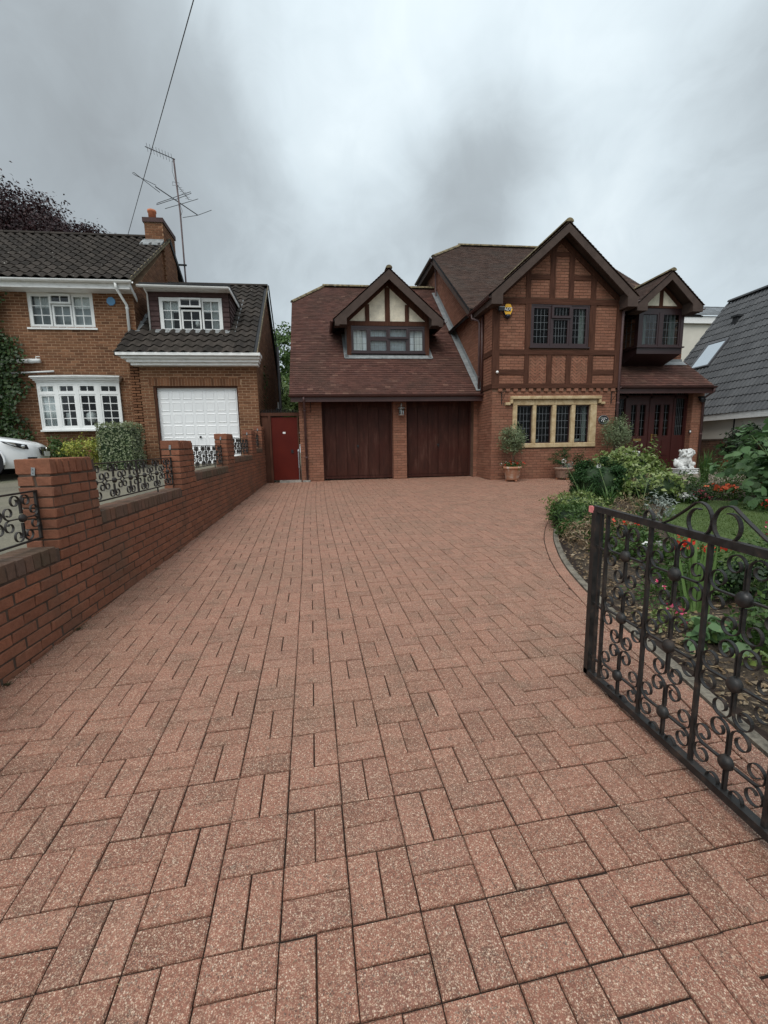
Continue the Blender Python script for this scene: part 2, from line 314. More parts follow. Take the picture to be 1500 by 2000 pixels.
m = NB('iron_rail'); n = m.noise(30, 5, rough=.65); c = m.ramp(n, [(.35,(.02,.018,.017)), (.6,(.034,.028,.025)), (.75,(.085,.05,.034))]); m.p(Base_Color=c, Roughness=.6, Metallic=.2)
plain('galv', (.42,.45,.47), .4, .15, 30, metallic=.8); plain('steel_pole', (.17,.13,.13), .5, .3, 9, metallic=.5); plain('aerial_alu', (.20,.21,.22), .5, .15, 9, metallic=.4)
plain('terracotta', (.36,.155,.085), .85, .22, 12, bump=.3); plain('terracotta_old', (.30,.20,.15), .88, .25, 12, bump=.3); plain('pot_orange', (.50,.17,.085), .85, .12, 9)
m = NB('pot_salt'); c = m.ramp(m.noise(7,5,rough=.6), [(.35,(.36,.155,.085)), (.52,(.40,.21,.13)), (.68,(.52,.44,.38))]); m.p(Base_Color=c, Roughness=.9); m.bump(m.noise(40,3), .3, .004)
m = NB('statue_stone'); n = m.noise(14,4); c = m.ramp(n, [(.3,(.42,.43,.42)), (.6,(.74,.75,.74))]); m.p(Base_Color=c, Roughness=.9); m.bump(m.noise(35,4), .6, .01)
plain('bark', (.11,.085,.06), .95, .35, 30, bump=.7); plain('bark_dark', (.05,.038,.034), .95, .35, 12, bump=.7); plain('stem_green', (.13,.19,.07), .7, .2, 20)
plain('siren_yellow', (.86,.46,.03), .35, .05, 9); plain('black_plastic', (.016,.016,.018), .4, .1, 9); plain('dark_blue', (.012,.014,.03), .3, .1, 9); plain('white_plastic', (.78,.78,.77), .4, .04, 9)
plain('plaque_black', (.02,.022,.026), .3, .1, 9); plain('brass', (.55,.38,.14), .3, .1, 20, metallic=.9); plain('chrome', (.62,.62,.62), .2, .1, 20, metallic=.9)
plain('plaque_blue', (.13,.32,.56), .45, .06, 9); plain('car_paint', (.80,.81,.82), .14, .01, 3, spec=.6); plain('rubber', (.012,.012,.013), .8, .2, 20); plain('car_black', (.012,.012,.014), .35, .1, 9)
plain('plate_white', (.75,.76,.74), .4, .03, 9); plain('pink_tape', (.80,.27,.26), .6, .1, 30); plain('curtain', (.72,.73,.72), .9, .08, 3); plain('pane_sky_pale', (.84,.87,.90), .9, .06, 3); plain('curtain_grey', (.34,.36,.37), .9, .15, 5); plain('room_dark', (.055,.05,.048), .95, .2, 2)
plain('lamp_silver', (.55,.55,.53), .3, .15, 25, metallic=.7)
def glass(name, tint=(.9,.95,.95), refl=1.0):
    m = NB(name); t = m.t; tr = m.n('ShaderNodeBsdfTransparent'); tr.inputs[0].default_value = (*tint, 1); gl = m.n('ShaderNodeBsdfGlossy'); gl.inputs['Roughness'].default_value = .015
    fr = m.n('ShaderNodeFresnel'); fr.inputs[0].default_value = 1.48; mx = m.n('ShaderNodeMixShader'); t.links.new(m.math('MULTIPLY', fr.outputs[0], refl), mx.inputs[0]); t.links.new(tr.outputs[0], mx.inputs[1]); t.links.new(gl.outputs[0], mx.inputs[2]); t.links.new(mx.outputs[0], m.o.inputs[0])
glass('glass'); glass('glass_dark', (.5,.56,.54), .42); glass('lamp_glass', (.85,.87,.87), 1.0)
m = NB('skylight_glass'); m.p(Base_Color=(.50,.53,.56), Roughness=.04, Metallic=.95)
# foliage: one hue per leaf, a little light through it
def leaf(name, cols, rough=.5, trans=.25):
    m = NB(name); r = m.rnd(); c = m.ramp(r, [(i/(len(cols)-1), k) for i, k in enumerate(cols)]); m.p(Base_Color=c, Roughness=rough); m.b.inputs['Specular IOR Level'].default_value = .35
    tl = m.n('ShaderNodeBsdfTranslucent'); m.t.links.new(c, tl.inputs[0]); mx = m.n('ShaderNodeMixShader'); mx.inputs[0].default_value = trans
    m.t.links.new(m.b.outputs[0], mx.inputs[1]); m.t.links.new(tl.outputs[0], mx.inputs[2]); m.t.links.new(mx.outputs[0], m.o.inputs[0])
leaf('leaf_beech', [(.022,.009,.011), (.034,.013,.015), (.05,.018,.019), (.028,.014,.016)], .5, .15)
leaf('leaf_tree', [(.04,.085,.018), (.065,.12,.028), (.09,.155,.04), (.05,.10,.022)]); leaf('leaf_tree_pale', [(.09,.14,.04), (.13,.19,.06), (.16,.22,.08)])
leaf('leaf_ivy', [(.012,.03,.008), (.022,.048,.012), (.034,.068,.017), (.05,.085,.022)]); leaf('leaf_box', [(.20,.245,.12), (.28,.32,.18), (.13,.175,.08), (.40,.42,.29)])
leaf('leaf_yellow', [(.34,.36,.06), (.46,.46,.10), (.25,.29,.05), (.12,.18,.04)]); leaf('leaf_green', [(.03,.07,.014), (.05,.10,.02), (.075,.13,.03)])
leaf('leaf_yew', [(.010,.038,.007), (.016,.055,.010), (.026,.075,.014)], .6, .1); leaf('leaf_light', [(.08,.135,.025), (.16,.22,.055), (.26,.31,.105), (.06,.105,.02), (.36,.41,.20)])
leaf('leaf_olive', [(.12,.165,.075), (.17,.215,.11), (.22,.26,.15), (.09,.13,.055)]); leaf('leaf_strap', [(.05,.11,.025), (.08,.15,.035), (.06,.13,.05)])
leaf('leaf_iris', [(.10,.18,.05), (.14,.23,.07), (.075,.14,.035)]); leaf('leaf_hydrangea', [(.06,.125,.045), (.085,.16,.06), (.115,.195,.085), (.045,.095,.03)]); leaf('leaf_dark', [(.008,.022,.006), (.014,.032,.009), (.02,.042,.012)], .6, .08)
leaf('leaf_moss', [(.035,.034,.016), (.05,.048,.02), (.03,.028,.014)], .9, .1); leaf('leaf_grey', [(.30,.34,.30), (.38,.42,.38), (.24,.28,.24)]); leaf('leaf_dry', [(.20,.13,.07), (.30,.22,.13), (.13,.08,.045), (.38,.31,.21)]); leaf('grass_blade', [(.055,.095,.018), (.08,.125,.026), (.10,.15,.035), (.065,.105,.02)], .6, .3)
leaf('petal_red', [(.55,.022,.015), (.70,.06,.025), (.62,.035,.02)]); leaf('petal_white', [(.68,.68,.65), (.75,.75,.72)]); leaf('petal_pink', [(.52,.03,.10), (.62,.06,.16), (.70,.30,.34)]); leaf('petal_coral', [(.75,.12,.05), (.80,.20,.09)])
# ------------------------------------------------------------------ the lie of the land
def gz(X, Y): return .005*X + .0414*min(Y, 12.55) - .5093
def on_g(px, py):
    d = ray(px, py); t = (.5093*-1 - CAMZ)/(d.z - .005*d.x - .0414*d.y); return Vector((d.x*t, d.y*t, CAMZ+d.z*t))
def nz(X, Y): return .60 + .085*(min(Y, 12.6)-12.4)          # the neighbour's forecourt
def sheet(fn, xs, ys, off=0.0):
    mb = MB(); nx, ny = len(xs), len(ys)
    mb.add([(x, y, fn(x, y)+off) for y in ys for x in xs], [(j*nx+i, j*nx+i+1, (j+1)*nx+i+1, (j+1)*nx+i) for j in range(ny-1) for i in range(nx-1)]); return mb
xs = [-900, -60, -20, -8, -2, 2, 8, 20, 60, 900]; ys = [-700, -60, -20, -6, 0, 4, 8, 12.55, 20, 60, 900]
sheet(lambda x, y: gz(max(-20, min(x, 20)), max(-6, y)), xs, ys, -.10).build('ground', 'earth', kind='structure')
def frame_of(o): return o
def inframe(p, mx=60):
    d = Vector(p)-Vector((0, 0, CAMZ)); z = d.dot(CF)
    if z < .05: return None
    x, y = 750+F_PX*d.dot(CR)/z, 1000-F_PX*d.dot(CU)/z
    return z if -mx < x < 1500+mx and -mx < y < 2000+mx else None

# ------------------------------------------------------------------ driveway
WALLX = lambda y: -1.915 - .014*y
EDGE = [(1.45,-1.7), (1.55,-.6), (1.66,.4), (1.74,1.0), (1.80,1.5), (1.88,1.95), (1.96,2.45), (2.03,2.85), (2.14,3.36), (2.29,3.9), (2.52,4.5), (2.84,5.18), (3.37,6.06), (4.23,7.32), (5.27,8.82), (6.3,10.25), (7.25,11.48)]
def smooth(pts, n=6):
    o = []
    for i in range(len(pts)-1):
        p0, p1, p2, p3 = (Vector(pts[max(0, min(len(pts)-1, k))]) for k in (i-1, i, i+1, i+2))
        for k in range(n):
            t = k/n; o.append(.5*((2*p1)+(p2-p0)*t+(2*p0-5*p1+4*p2-p3)*t*t+(3*p1-p0-3*p2+p3)*t**3))
    o.append(Vector(pts[-1])); return o
EC = smooth([Vector((*p, 0)) for p in EDGE], 6)
def edge_tan(i): t = EC[min(i+1, len(EC)-1)]-EC[max(i-1, 0)]; t.z = 0; return t.normalized()
def offs(d): return [p + Vector((-edge_tan(i).y, edge_tan(i).x, 0))*d for i, p in enumerate(EC)]   # + = to the drive
IN = offs(.128)
Cc = .203; FR = math.radians(3.5); CFr, SFr = math.cos(FR), math.sin(FR)
def warp(r): return float(np.interp(r, [-10, 14, 22, 30, 38, 44, 50, 58], [0, 0, -.02, -.02, -.005, .01, .045, .06]))
def pav(i, r): a = i*Cc-.3487+warp(r); b = r*Cc+1.4197; return (CFr*a-SFr*b, SFr*a+CFr*b)
drive = MB()
drive.add([(x, y, gz(x, y)-.010) for y in (-1.9, 5, 12.5, 13.0) for x in (-2.6, 7.6)], [(0,1,3,2), (2,3,5,4), (4,5,7,6)])
drive_o = drive.build('driveway', 'joint_sand', kind='structure')
def paver_poly(mb, pts, zoff, tilt):
    # pts: convex outline; chamfered top
    n = len(pts); cx = sum(p[0] for p in pts)/n; cy = sum(p[1] for p in pts)/n
    zz = lambda x, y: gz(x, y)+zoff+tilt[0]*(x-cx)+tilt[1]*(y-cy)
    inn = []
    for p in pts:
        d = math.hypot(p[0]-cx, p[1]-cy); k = max(0, 1-.0058/max(d, .02)); inn.append((cx+(p[0]-cx)*k, cy+(p[1]-cy)*k))
    vs = [(x, y, zz(x, y)-.03) for x, y in pts]+[(x, y, zz(x, y)-.005) for x, y in pts]+[(x, y, zz(x, y)) for x, y in inn]
    fs = [tuple(2*n+i for i in range(n))]
    for i in range(n): j = (i+1) % n; fs += [(i, j, n+j, n+i), (n+i, n+j, 2*n+j, 2*n+i)]
    mb.add(vs, fs)
pieces = []
rp = random.Random(3)
for i in range(-13, 40):
    for r in range(-18, 64):
        ctr = pav(i+.5, r+.5)
        if ctr[1] < -1.75 or ctr[1] > 12.95: continue
        if ctr[0] < WALLX(ctr[1])-.12: continue
        if ctr[0] > 4.35 and ctr[1] > 11.62: continue
        if ctr[0] > 7.4: continue
        vert = (i+r) % 2 == 0
        for h in (0, 1):
            g = .0022; c0 = pav(i, r)
            q = [(i+h*.5, r), (i+h*.5+.5, r), (i+h*.5+.5, r+1), (i+h*.5, r+1)] if vert else [(i, r+h*.5), (i+1, r+h*.5), (i+1, r+h*.5+.5), (i, r+h*.5+.5)]
            P = [pav(*k) for k in q]; cx = sum(p[0] for p in P)/4; cy = sum(p[1] for p in P)/4
            jx, jy, ja = rp.gauss(0, .0007), rp.gauss(0, .0007), rp.gauss(0, .0025)
            sh = .0017+rp.uniform(0, .0006)
            Q = []
            for p in P:
                dx, dy = p[0]-cx, p[1]-cy; L = (abs(dx)+abs(dy)); ux = CFr*dx+SFr*dy; uy = -SFr*dx+CFr*dy
                ux -= math.copysign(sh, ux); uy -= math.copysign(sh+.0011, uy)
                ux, uy = ux-ja*uy, uy+ja*ux; Q.append((cx+CFr*ux-SFr*uy+jx, cy+SFr*ux+CFr*uy+jy))
            # cut at the curved edging
            best = min(range(len(IN)), key=lambda k: (IN[k].x-cx)**2+(IN[k].y-cy)**2); tn = edge_tan(best); nx_, ny_ = tn.y, -tn.x
            cval = nx_*IN[best].x+ny_*IN[best].y; cutp = Q; whole = True
            if max(nx_*p[0]+ny_*p[1] for p in Q) > cval-.003:
                cutp = clip_poly(Q, nx_, ny_, cval-.003); whole = False
                if len(cutp) < 3: continue
                ar = abs(sum(cutp[k][0]*cutp[(k+1) % len(cutp)][1]-cutp[(k+1) % len(cutp)][0]*cutp[k][1] for k in range(len(cutp))))/2
                if ar < .0008: continue
            pieces.append((cx, cy, cutp, rp.gauss(0, .0012), (rp.gauss(0, .006), rp.gauss(0, .006))))
# edging course: stretchers that follow the curve
mid = offs(.070); acc = [0.0]
for k in range(1, len(mid)): acc.append(acc[-1]+(mid[k]-mid[k-1]).length)
def at(path, s):
    k = max(0, min(len(acc)-2, int(np.searchsorted(acc, s))-1)); t = (s-acc[k])/(acc[k+1]-acc[k]); return path[k].lerp(path[k+1], t)
I1, I0 = offs(.124), offs(.018); s = .05
while s < acc[-1]-.21:
    a, b = s+.002, s+.198
    P = [at(I0, a), at(I0, b), at(I1, b), at(I1, a)]; P = [(p.x, p.y) for p in P]
    pieces.append((sum(p[0] for p in P)/4, sum(p[1] for p in P)/4, P, rp.gauss(0, .001), (0, 0))); s += .2
order = []
for k, p in enumerate(pieces):
    d = inframe((p[0], p[1], gz(p[0], p[1])), 10); order.append((d if d else 99, k))
order.sort(); near = {k for d, k in order[:300]}
rest = MB()
for k, (cx, cy, P, zo, tl) in enumerate(pieces):
    if k in near: mb = MB(); paver_poly(mb, P, zo, tl); mb.build('paver', 'paver', drive_o)
    else: paver_poly(rest, P, zo, tl)
rest.build('pavers', 'paver', drive_o, kind='stuff')
kb = MB(); K0, K1 = offs(.012), offs(-.048)
for k in range(0, len(EC)-1, 3):
    e = min(k+3, len(EC)-1)
    for q in range(k, e):
        a, b, c, d = K0[q], K0[q+1], K1[q+1], K1[q]; A = [(p.x, p.y, gz(p.x, p.y)+.012) for p in (a, b, c, d)]
        kb.add(A+[(x, y, z-.12) for x, y, z in A], [(0,1,2,3), (0,4,5,1), (2,6,7,3), (1,5,6,2), (3,7,4,0)])
kb.build('edging_kerb', 'kerb_stone', kind='structure')
# dry needles and bits of leaf lying on the pavers
lit = MB(); rl = random.Random(5)
for k in range(210):
    y = .8+abs(rl.gauss(0, 1.6)); x = rl.uniform(-1.6, 1.6)
    if rl.random() < .35: x, y = WALLX(0)+.05+abs(rl.gauss(0, .12)), rl.uniform(2, 11)
    a = rl.uniform(0, 6.28); L = rl.uniform(.006, .022); z = gz(x, y)+.003; wd = rl.uniform(.0007, .0018)
    dx, dy = math.cos(a)*L, math.sin(a)*L; ex, ey = -math.sin(a)*wd, math.cos(a)*wd
    lit.add([(x-ex, y-ey, z), (x+dx*.6, y+dy*.6, z+.003), (x+dx, y+dy, z), (x+ex, y+ey, z)], [(0, 1, 2, 3)])
lit.build('leaf_litter', 'leaf_dry', label='dry needles and leaf bits scattered on the pavers', cat='leaf litter', kind='stuff')

# ------------------------------------------------------------------ boundary wall with stepped piers
HC = .0745
wall = thing('boundary_wall', 'low red brick boundary wall with square piers stepping up along the driveway', 'wall', (WALLX(3), 3, gz(-2, 3)))
WI = wall.matrix_world.inverted() if False else Matrix.Translation(-Vector(wall.location))
WT = Vector((-.014, 1, .0155)).normalized(); WN = Vector((1, .014, 0)).normalized(); WU = WN.cross(WT).normalized()
if WU.z < 0: WU = -WU
def WP(y, h, d): return Vector((WALLX(y)-d, y, h+.0155*(y-3.1)))
piers = [(.605+2.485*k, .605+2.485*k+.565, k-1) for k in range(0, 5)]+[(12.08, 12.52, 4)]   # y0, y1, step
cop = lambda k: .27+2*HC*k; cap = lambda k: .866+2*HC*k
def bay_of(y):
    for j, (a, b, k) in enumerate(piers):
        if y < b: return k if y < a else k
    return 4
def top_at(y):      # top of the coursed brickwork
    for (a, b, k) in piers:
        if a-.001 <= y <= b+.001: return cap(k)-.1125
        if y < a: return cop(k)-.1125
    return cop(4)-.1125
bricks = []       # y0,y1,h0,h1,d0,d1
base = .27-.1125; rb = random.Random(8)
spans = []; prev = -1.6
for (a, b, k) in piers: spans.append((prev, a, cop(k)-.1125, False, k)); spans.append((a, b, cap(k)-.1125, True, k)); prev = b
for j in range(-12, 24):
    h0 = base+j*HC; h1 = h0+HC-.0115
    # continuous runs at this course
    runs = []
    for (a, b, t, isp, k) in spans:
        if t >= h1-.005:
            if runs and abs(runs[-1][1]-a) < 1e-6: runs[-1][1] = b
            else: runs.append([a, b, isp, t])
    for run in runs:
        a, b = run[0], run[1]
        free = (b-a) < .7
        if free and j % 2 == 0:
            bricks.append((a, a+.1025, h0, h1, 0, .215)); bricks.append((b-.1025, b, h0, h1, 0, .215)); segs = [(a+.1125, b-.1125)]
        else: segs = [(a, b)]
        for (sa, sb) in segs:
            y = sa if free else sa-(.1125 if j % 2 else 0)
            while y < sb-.02:
                y0, y1 = max(y, sa), min(y+.215, sb)
                if y1-y0 > .03:
                    gm = gz(-2, (y0+y1)/2)-.0155*((y0+y1)/2-3.1)
                    if h1 > gm-.02:
                        bricks.append((y0, y1, h0, h1, 0, .1025)); bricks.append((y0, y1, h0, h1, .1125, .215))
                y += .225
for (a, b, t, isp, k) in spans:
    y = a+.003
    while y < b-.05:
        w_ = .065; bricks.append((y, min(y+w_, b), t+.004, t+.1085, 0, .215)+(() if isp else ('c',))); y += .075
VAR = [bevel_box_mesh('brick', 1, 1, 1, .05, .032, s) for s in range(4)]
for me in VAR: me.materials.append(MAT['brick_wall'])
VARC = [bevel_box_mesh('coping_brick', 1, 1, 1, .035, .02, s+9) for s in range(3)]
for me in VARC: me.materials.append(MAT['brick_coping'])
def brick_mat4(b):
    y0, y1, h0, h1, d0, d1 = b[:6]; c = WP((y0+y1)/2, (h0+h1)/2, (d0+d1)/2)
    jt = rb.gauss(0, .0018); c = c+WN*jt*(1 if d0 < .05 else 0)
    B = Matrix((WN*(d1-d0), WT*(y1-y0), WU*(h1-h0))).transposed().to_4x4(); B.translation = c; return B
fr = []
for k, b in enumerate(bricks):
    c = WP((b[0]+b[1])/2, (b[2]+b[3])/2, 0); d = inframe(c, 30); fr.append(((d if d and b[4] < .05 else 99), k))
fr.sort(); nearb = {k for d, k in fr[:300]}
restb = MB(); restc = MB(); vv = [[tuple(v.co) for v in me.vertices] for me in VAR]; ff = [[tuple(p.vertices) for p in me.polygons] for me in VAR]
for k, b in enumerate(bricks):
    M = brick_mat4(b); s = k % 4
    if k in nearb:
        o = put('brick', VAR[s] if len(b) == 6 else VARC[k % 3], None, wall); o.matrix_local = WI @ M
    elif len(b) > 6: restc.add([WI @ (M @ Vector(v)) for v in vv[s]], ff[s])
    else: restb.add([WI @ (M @ Vector(v)) for v in vv[s]], ff[s])
restb.build('bricks', 'brick_wall', wall, kind='stuff'); restc.build('coping_bricks', 'brick_coping', wall, kind='stuff')
core = MB()
for (a, b, t, isp, k) in spans:
    P = [WP(a, -1.1, .008), WP(b, -1.1, .008), WP(b, t+.085, .008), WP(a, t+.085, .008)]
    if isp: P = [WP(a+.008, -1.1, .008), WP(b-.008, -1.1, .008), WP(b-.008, t+.085, .008), WP(a+.008, t+.085, .008)]
    core.prism([WI @ p for p in P], (-.199, 0, 0))
core.build('mortar', 'mortar_dark', wall)
for (a, b, k) in piers[1:]:         # small galvanised plates screwed to the street side of the piers
    c = WP(a, cap(k)-.088, .105); pm = MB(); pm.box(-.012, .012, -.004, .0, -.027, .027); M = Matrix.Rotation(.12, 4, 'Y')
    pm.v = [tuple(WI @ (M @ Vector(v)+c)) for v in pm.v]; o = pm.build('bracket_plate', 'galv', wall)
    sm = MB()
    for z in (-.012, .012): sm.lathe([(.003, -.0055), (.003, -.003)], (0, 0, z), 8, 'y')
    sm.v = [tuple(M @ Vector(v)+c+Vector(wall.location)*-1) for v in sm.v]; sm.build('screw', 'black_plastic', o)

# ------------------------------------------------------------------ wrought iron scroll motif (shared by railings and gate)
def scroll_curve(sgn, arm, r0, e0):
    pts = [(.0, e0*sgn), (arm*.55, e0*sgn)]
    pts = [(.03, e0*sgn), (arm*.6, e0*sgn), (arm, e0*sgn)]
    cx, cy = arm, (e0+r0)*sgn
    for k in range(1, 25):
        t = k/24; a = PI-t*math.radians(415); r = r0*(1-.60*t**1.15); pts.append((cx+r*math.sin(PI-a)*1.0, cy+sgn*r*math.cos(a)))
    return pts
def motif_mesh(name, half, wd, th, axis):
    # local: u along the panel, v up; axis 'y' panel runs along Y with its thickness along X
    mb = MB(); r0 = half*.265; arm = half-r0*1.02-.004
    for ang in range(4):
        ca, sa = math.cos(ang*PI/2), math.sin(ang*PI/2)
        for sgn in (-1, 1):
            hz = ang % 2 == 0; P = [(0, ca*p-sa*q, sa*p+ca*q) for p, q in scroll_curve(sgn, arm, r0, .0018 if hz else .0050)]
            mb.ribbon(P, (wd, 0, 0), th*.8 if hz else th)
    return mb.mesh(name)
def ball_mesh(name, r, flat):
    mb = MB(); prof = [(r*math.sin(t*PI/2), flat*math.cos(t*PI/2)) for t in [0.05, .25, .45, .65, .85, 1.0]]
    mb.lathe([(a, b+.006) for a, b in prof]+[(r, -.004)], (0, 0, 0), 18, 'x'); return mb.mesh(name, True)
MOT_R = motif_mesh('scroll', .155, .014, .0045, 'y'); MOT_R.materials.append(MAT['iron_rail']); BALL_R = ball_mesh('boss', .026, .020); BALL_R.materials.append(MAT['iron_rail'])
which = ['first', 'second', 'third', 'fourth']
lab = ['black wrought iron scroll railing on the lowest step of the brick wall', 'scroll railing between the plated street pier and the next pier up', 'scroll railing in front of the white garage door, on the third wall step', 'scroll railing on the fourth wall step, beside the white garage corner', 'short scroll railing panel on the wall beside the red gate']
for j in range(1, 6):
    a = piers[j-1][1]; b = piers[j][0]; k = piers[j][2]; n = max(2, round((b-a)/.317)); cell = (b-a)/n
    c0 = WP((a+b)/2, cop(k)+.05, .1075); rl_ = thing('iron_railing', lab[j-1], 'railing', c0, 'scroll railings on the boundary wall')
    TI = Matrix.Translation(-c0)
    for nm, hh in (('bottom_rail', cop(k)+.052), ('top_rail', cop(k)+.052+.325)):
        mb = MB(); mb.bar(TI @ WP(a, hh, .1075), TI @ WP(b, hh, .1075), .018, .011); mb.build(nm, 'iron_rail', rl_)
    for q in [0, n/2, n] if n > 3 else [0, n]:
        y = a+q*cell; y = min(max(y, a+.008), b-.008); mb = MB(); mb.bar(TI @ WP(y, cop(k)+.05, .1075), TI @ WP(y, cop(k)+.38, .1075), .016, .016); mb.build('post', 'iron_rail', rl_)
    for q in (1, n-1):
        mb = MB(); y = a+(q-.0)*cell-.5*cell; mb.bar(TI @ WP(y, cop(k)-.01, .1075), TI @ WP(y, cop(k)+.06, .1075), .012, .012); mb.build('foot', 'iron_rail', rl_)
    for q in range(n):
        c = TI @ WP(a+(q+.5)*cell, cop(k)+.052+.1625, .1075)
        o = put('scroll', MOT_R, None, rl_, loc=c); o.scale = (1, cell/.317, 1.02); o.rotation_euler = (0, 0, 0)
        put('boss', BALL_R, None, o)

# ------------------------------------------------------------------ garden gate, swung open
GX = 1.375
gate = thing('iron_gate', 'black wrought iron scroll gate standing open beside the flower bed', 'gate', (GX, 1.38, -.40))
def gl(y, z, x=GX): return Vector((x-GX, y-1.38, z+.40))
zt = lambda y: .515+.030*(y-1.0)/1.08
def gbar(nm, a, b, wd, th, par=None, up=(1, 0, 0)):
    mb = MB(); mb.bar(a, b, wd, th, up); return mb.build(nm, 'iron', par or gate)
gbar('top_rail', gl(2.098, zt(2.098)), gl(.68, zt(.68)), .030, .026); gbar('bottom_rail', gl(2.098, -.385), gl(.68, -.415), .030, .034)
gbar('stile', gl(2.08, -.40), gl(2.08, .535), .034, .034); gbar('stile', gl(.69, -.43), gl(.69, .49), .034, .034)
gbar('bar', gl(2.03, -.39), gl(2.03, .525), .014, .014); gbar('bar', gl(.735, -.40), gl(.735, .49), .014, .014)
for y in (1.98, 1.68, 1.38, 1.08, .78): gbar('bar', gl(y, -.395), gl(y, zt(y)-.01), .015, .015)
for z in (.335, .015, -.29): gbar('link', gl(2.075, z+.01), gl(1.985, z), .012, .008); gbar('link', gl(.78, z), gl(.69, z), .012, .008)
MOT_G = motif_mesh('scroll', .150, .013, .0036, 'y'); MOT_G.materials.append(MAT['iron']); BALL_G = ball_mesh('boss', .028, .020); BALL_G.materials.append(MAT['iron'])
for y in (1.83, 1.53, 1.23, .93):
    for z in (.345, .030, -.275):
        o = put('scroll', MOT_G, None, gate, loc=gl(y, z)); o.scale = (1, .97, 1.04); o.rotation_euler = (0, 0, PI); put('boss', BALL_G, None, o)
def finial(sg):
    P = []
    for k in range(15): t = k/14; a = math.radians(250-t*330); r = .036-.012*(1-t); P.append((.305*1+r*math.cos(a)+.0, .552+r*math.sin(a)))
    P = [(.322+.030*math.cos(math.radians(200-k*22))*(1-.02*k), .556+.034*math.sin(math.radians(200-k*22))) for k in range(-2, 12)][::-1]
    P += [(.27, .532), (.20, .565), (.13, .615)]
    for k in range(1, 26): t = k/25; a = math.radians(58+t*400); r = .066-.026*t*t; P.append((.062+r*math.cos(a)*.92, .588+r*math.sin(a)*1.06))
    Q = [gl(1.38+sg*(s-.0), z) for s, z in P]; mb = MB(); mb.ribbon(Q, (.016, 0, 0), .005); mb.build('finial_scroll', 'iron', gate)
finial(1); finial(-1)
tp = MB(); tp.box(-.021, .021, -.012, .022, -.012, .021); o = tp.build('pink_tape', 'pink_tape', loc=gl(2.098, .535)+Vector(gate.location), label='scrap of pink tape stuck on the top corner of the open gate', cat='tape')
mb = MB(); mb.box(-.05, .05, -.05, .05, -.2, 1.25); mb.lathe([(.06, 1.25), (.06, 1.27), (.03, 1.31), (.005, 1.33)], (0, 0, 0), 12)
mb.build('gate_post', 'iron', label='black iron post that carries the open scroll gate', cat='post', loc=(GX, .60, gz(GX, .6)))
# ------------------------------------------------------------------ building kit
def sub_iv(iv, a, b):
    o = []
    for (p, q) in iv:
        if b <= p or a >= q: o.append((p, q))
        else:
            if a-p > .015: o.append((p, a))
            if q-b > .015: o.append((b, q))
    return o
def brick_field(mb, P, u0, u1, z0, z1, holes=(), prof=None, course=.075, L=.215, jt=.010, proud=.007, rs=None):
    """stretcher-bond bricks proud of a wall plane; P(u,z,d) -> point, holes (u0,u1,z0,z1), prof(z)->(u0,u1)"""
    rs = rs or random.Random(1); j = 0; z = z0
    while z < z1-.02:
        zt = min(z+course-jt, z1); zm = (z+zt)/2; iv = [(u0, u1)]
        if prof:
            a, b = prof(zm); a, b = max(a, u0), min(b, u1); iv = [(a, b)] if b-a > .05 else []
        for (a, b, c, d) in holes:
            if c < zm < d: iv = sub_iv(iv, a, b)
        off = (j % 2)*(L+jt)/2
        for (a, b) in iv:
            k0 = math.floor((a-u0-off)/(L+jt)); u = u0+off+k0*(L+jt)
            while u < b:
                p, q = max(u, a), min(u+L, b)
                if q-p > .025:
                    d = proud+rs.uniform(-.0015, .0015); e = .0025
                    mb.add([P(p, z, 0), P(q, z, 0), P(q, zt, 0), P(p, zt, 0), P(p+e, z+e, d), P(q-e, z+e, d), P(q-e, zt-e, d), P(p+e, zt-e, d)], [(4,5,6,7), (0,1,5,4), (1,2,6,5), (2,3,7,6), (3,0,4,7)])
                u += L+jt
        z += course; j += 1
def emit_bricks(mb, mat, parent, quota):     # the largest in view singly, the rest joined
    n = len(mb.v)//8; L = []
    for k in range(n):
        c = Vector(mb.v[8*k+4]).lerp(Vector(mb.v[8*k+6]), .5); d = inframe(c, -2); L.append(((d if d else 99), k))
    L.sort(); pick = {k for d, k in L[:quota]}; rest = MB()
    for k in range(n):
        F = [tuple(i-8*k for i in f) for f in mb.f[5*k:5*k+5]]
        if k in pick: o = MB(); o.v = mb.v[8*k:8*k+8]; o.f = F; o.build('brick', mat, parent)
        else: rest.add(mb.v[8*k:8*k+8], F)
    rest.build('bricks', mat, parent, kind='stuff')
def wall_cells(mb, x0, x1, z0, z1, holes, box):
    xs = sorted({x0, x1, *[h[0] for h in holes], *[h[1] for h in holes]}); zs = sorted({z0, z1, *[h[2] for h in holes], *[h[3] for h in holes]})
    for a, b in zip(xs, xs[1:]):
        run = None
        for c, d in zip(zs, zs[1:]):
            m = ((a+b)/2, (c+d)/2); solid = x0 <= m[0] <= x1 and z0 <= m[1] <= z1 and not any(h[0] < m[0] < h[1] and h[2] < m[1] < h[3] for h in holes)
            if solid: run = (run[0], d) if run else (c, d)
            if (not solid or d == zs[-1]) and run: box(mb, a, b, run[0], run[1]); run = None
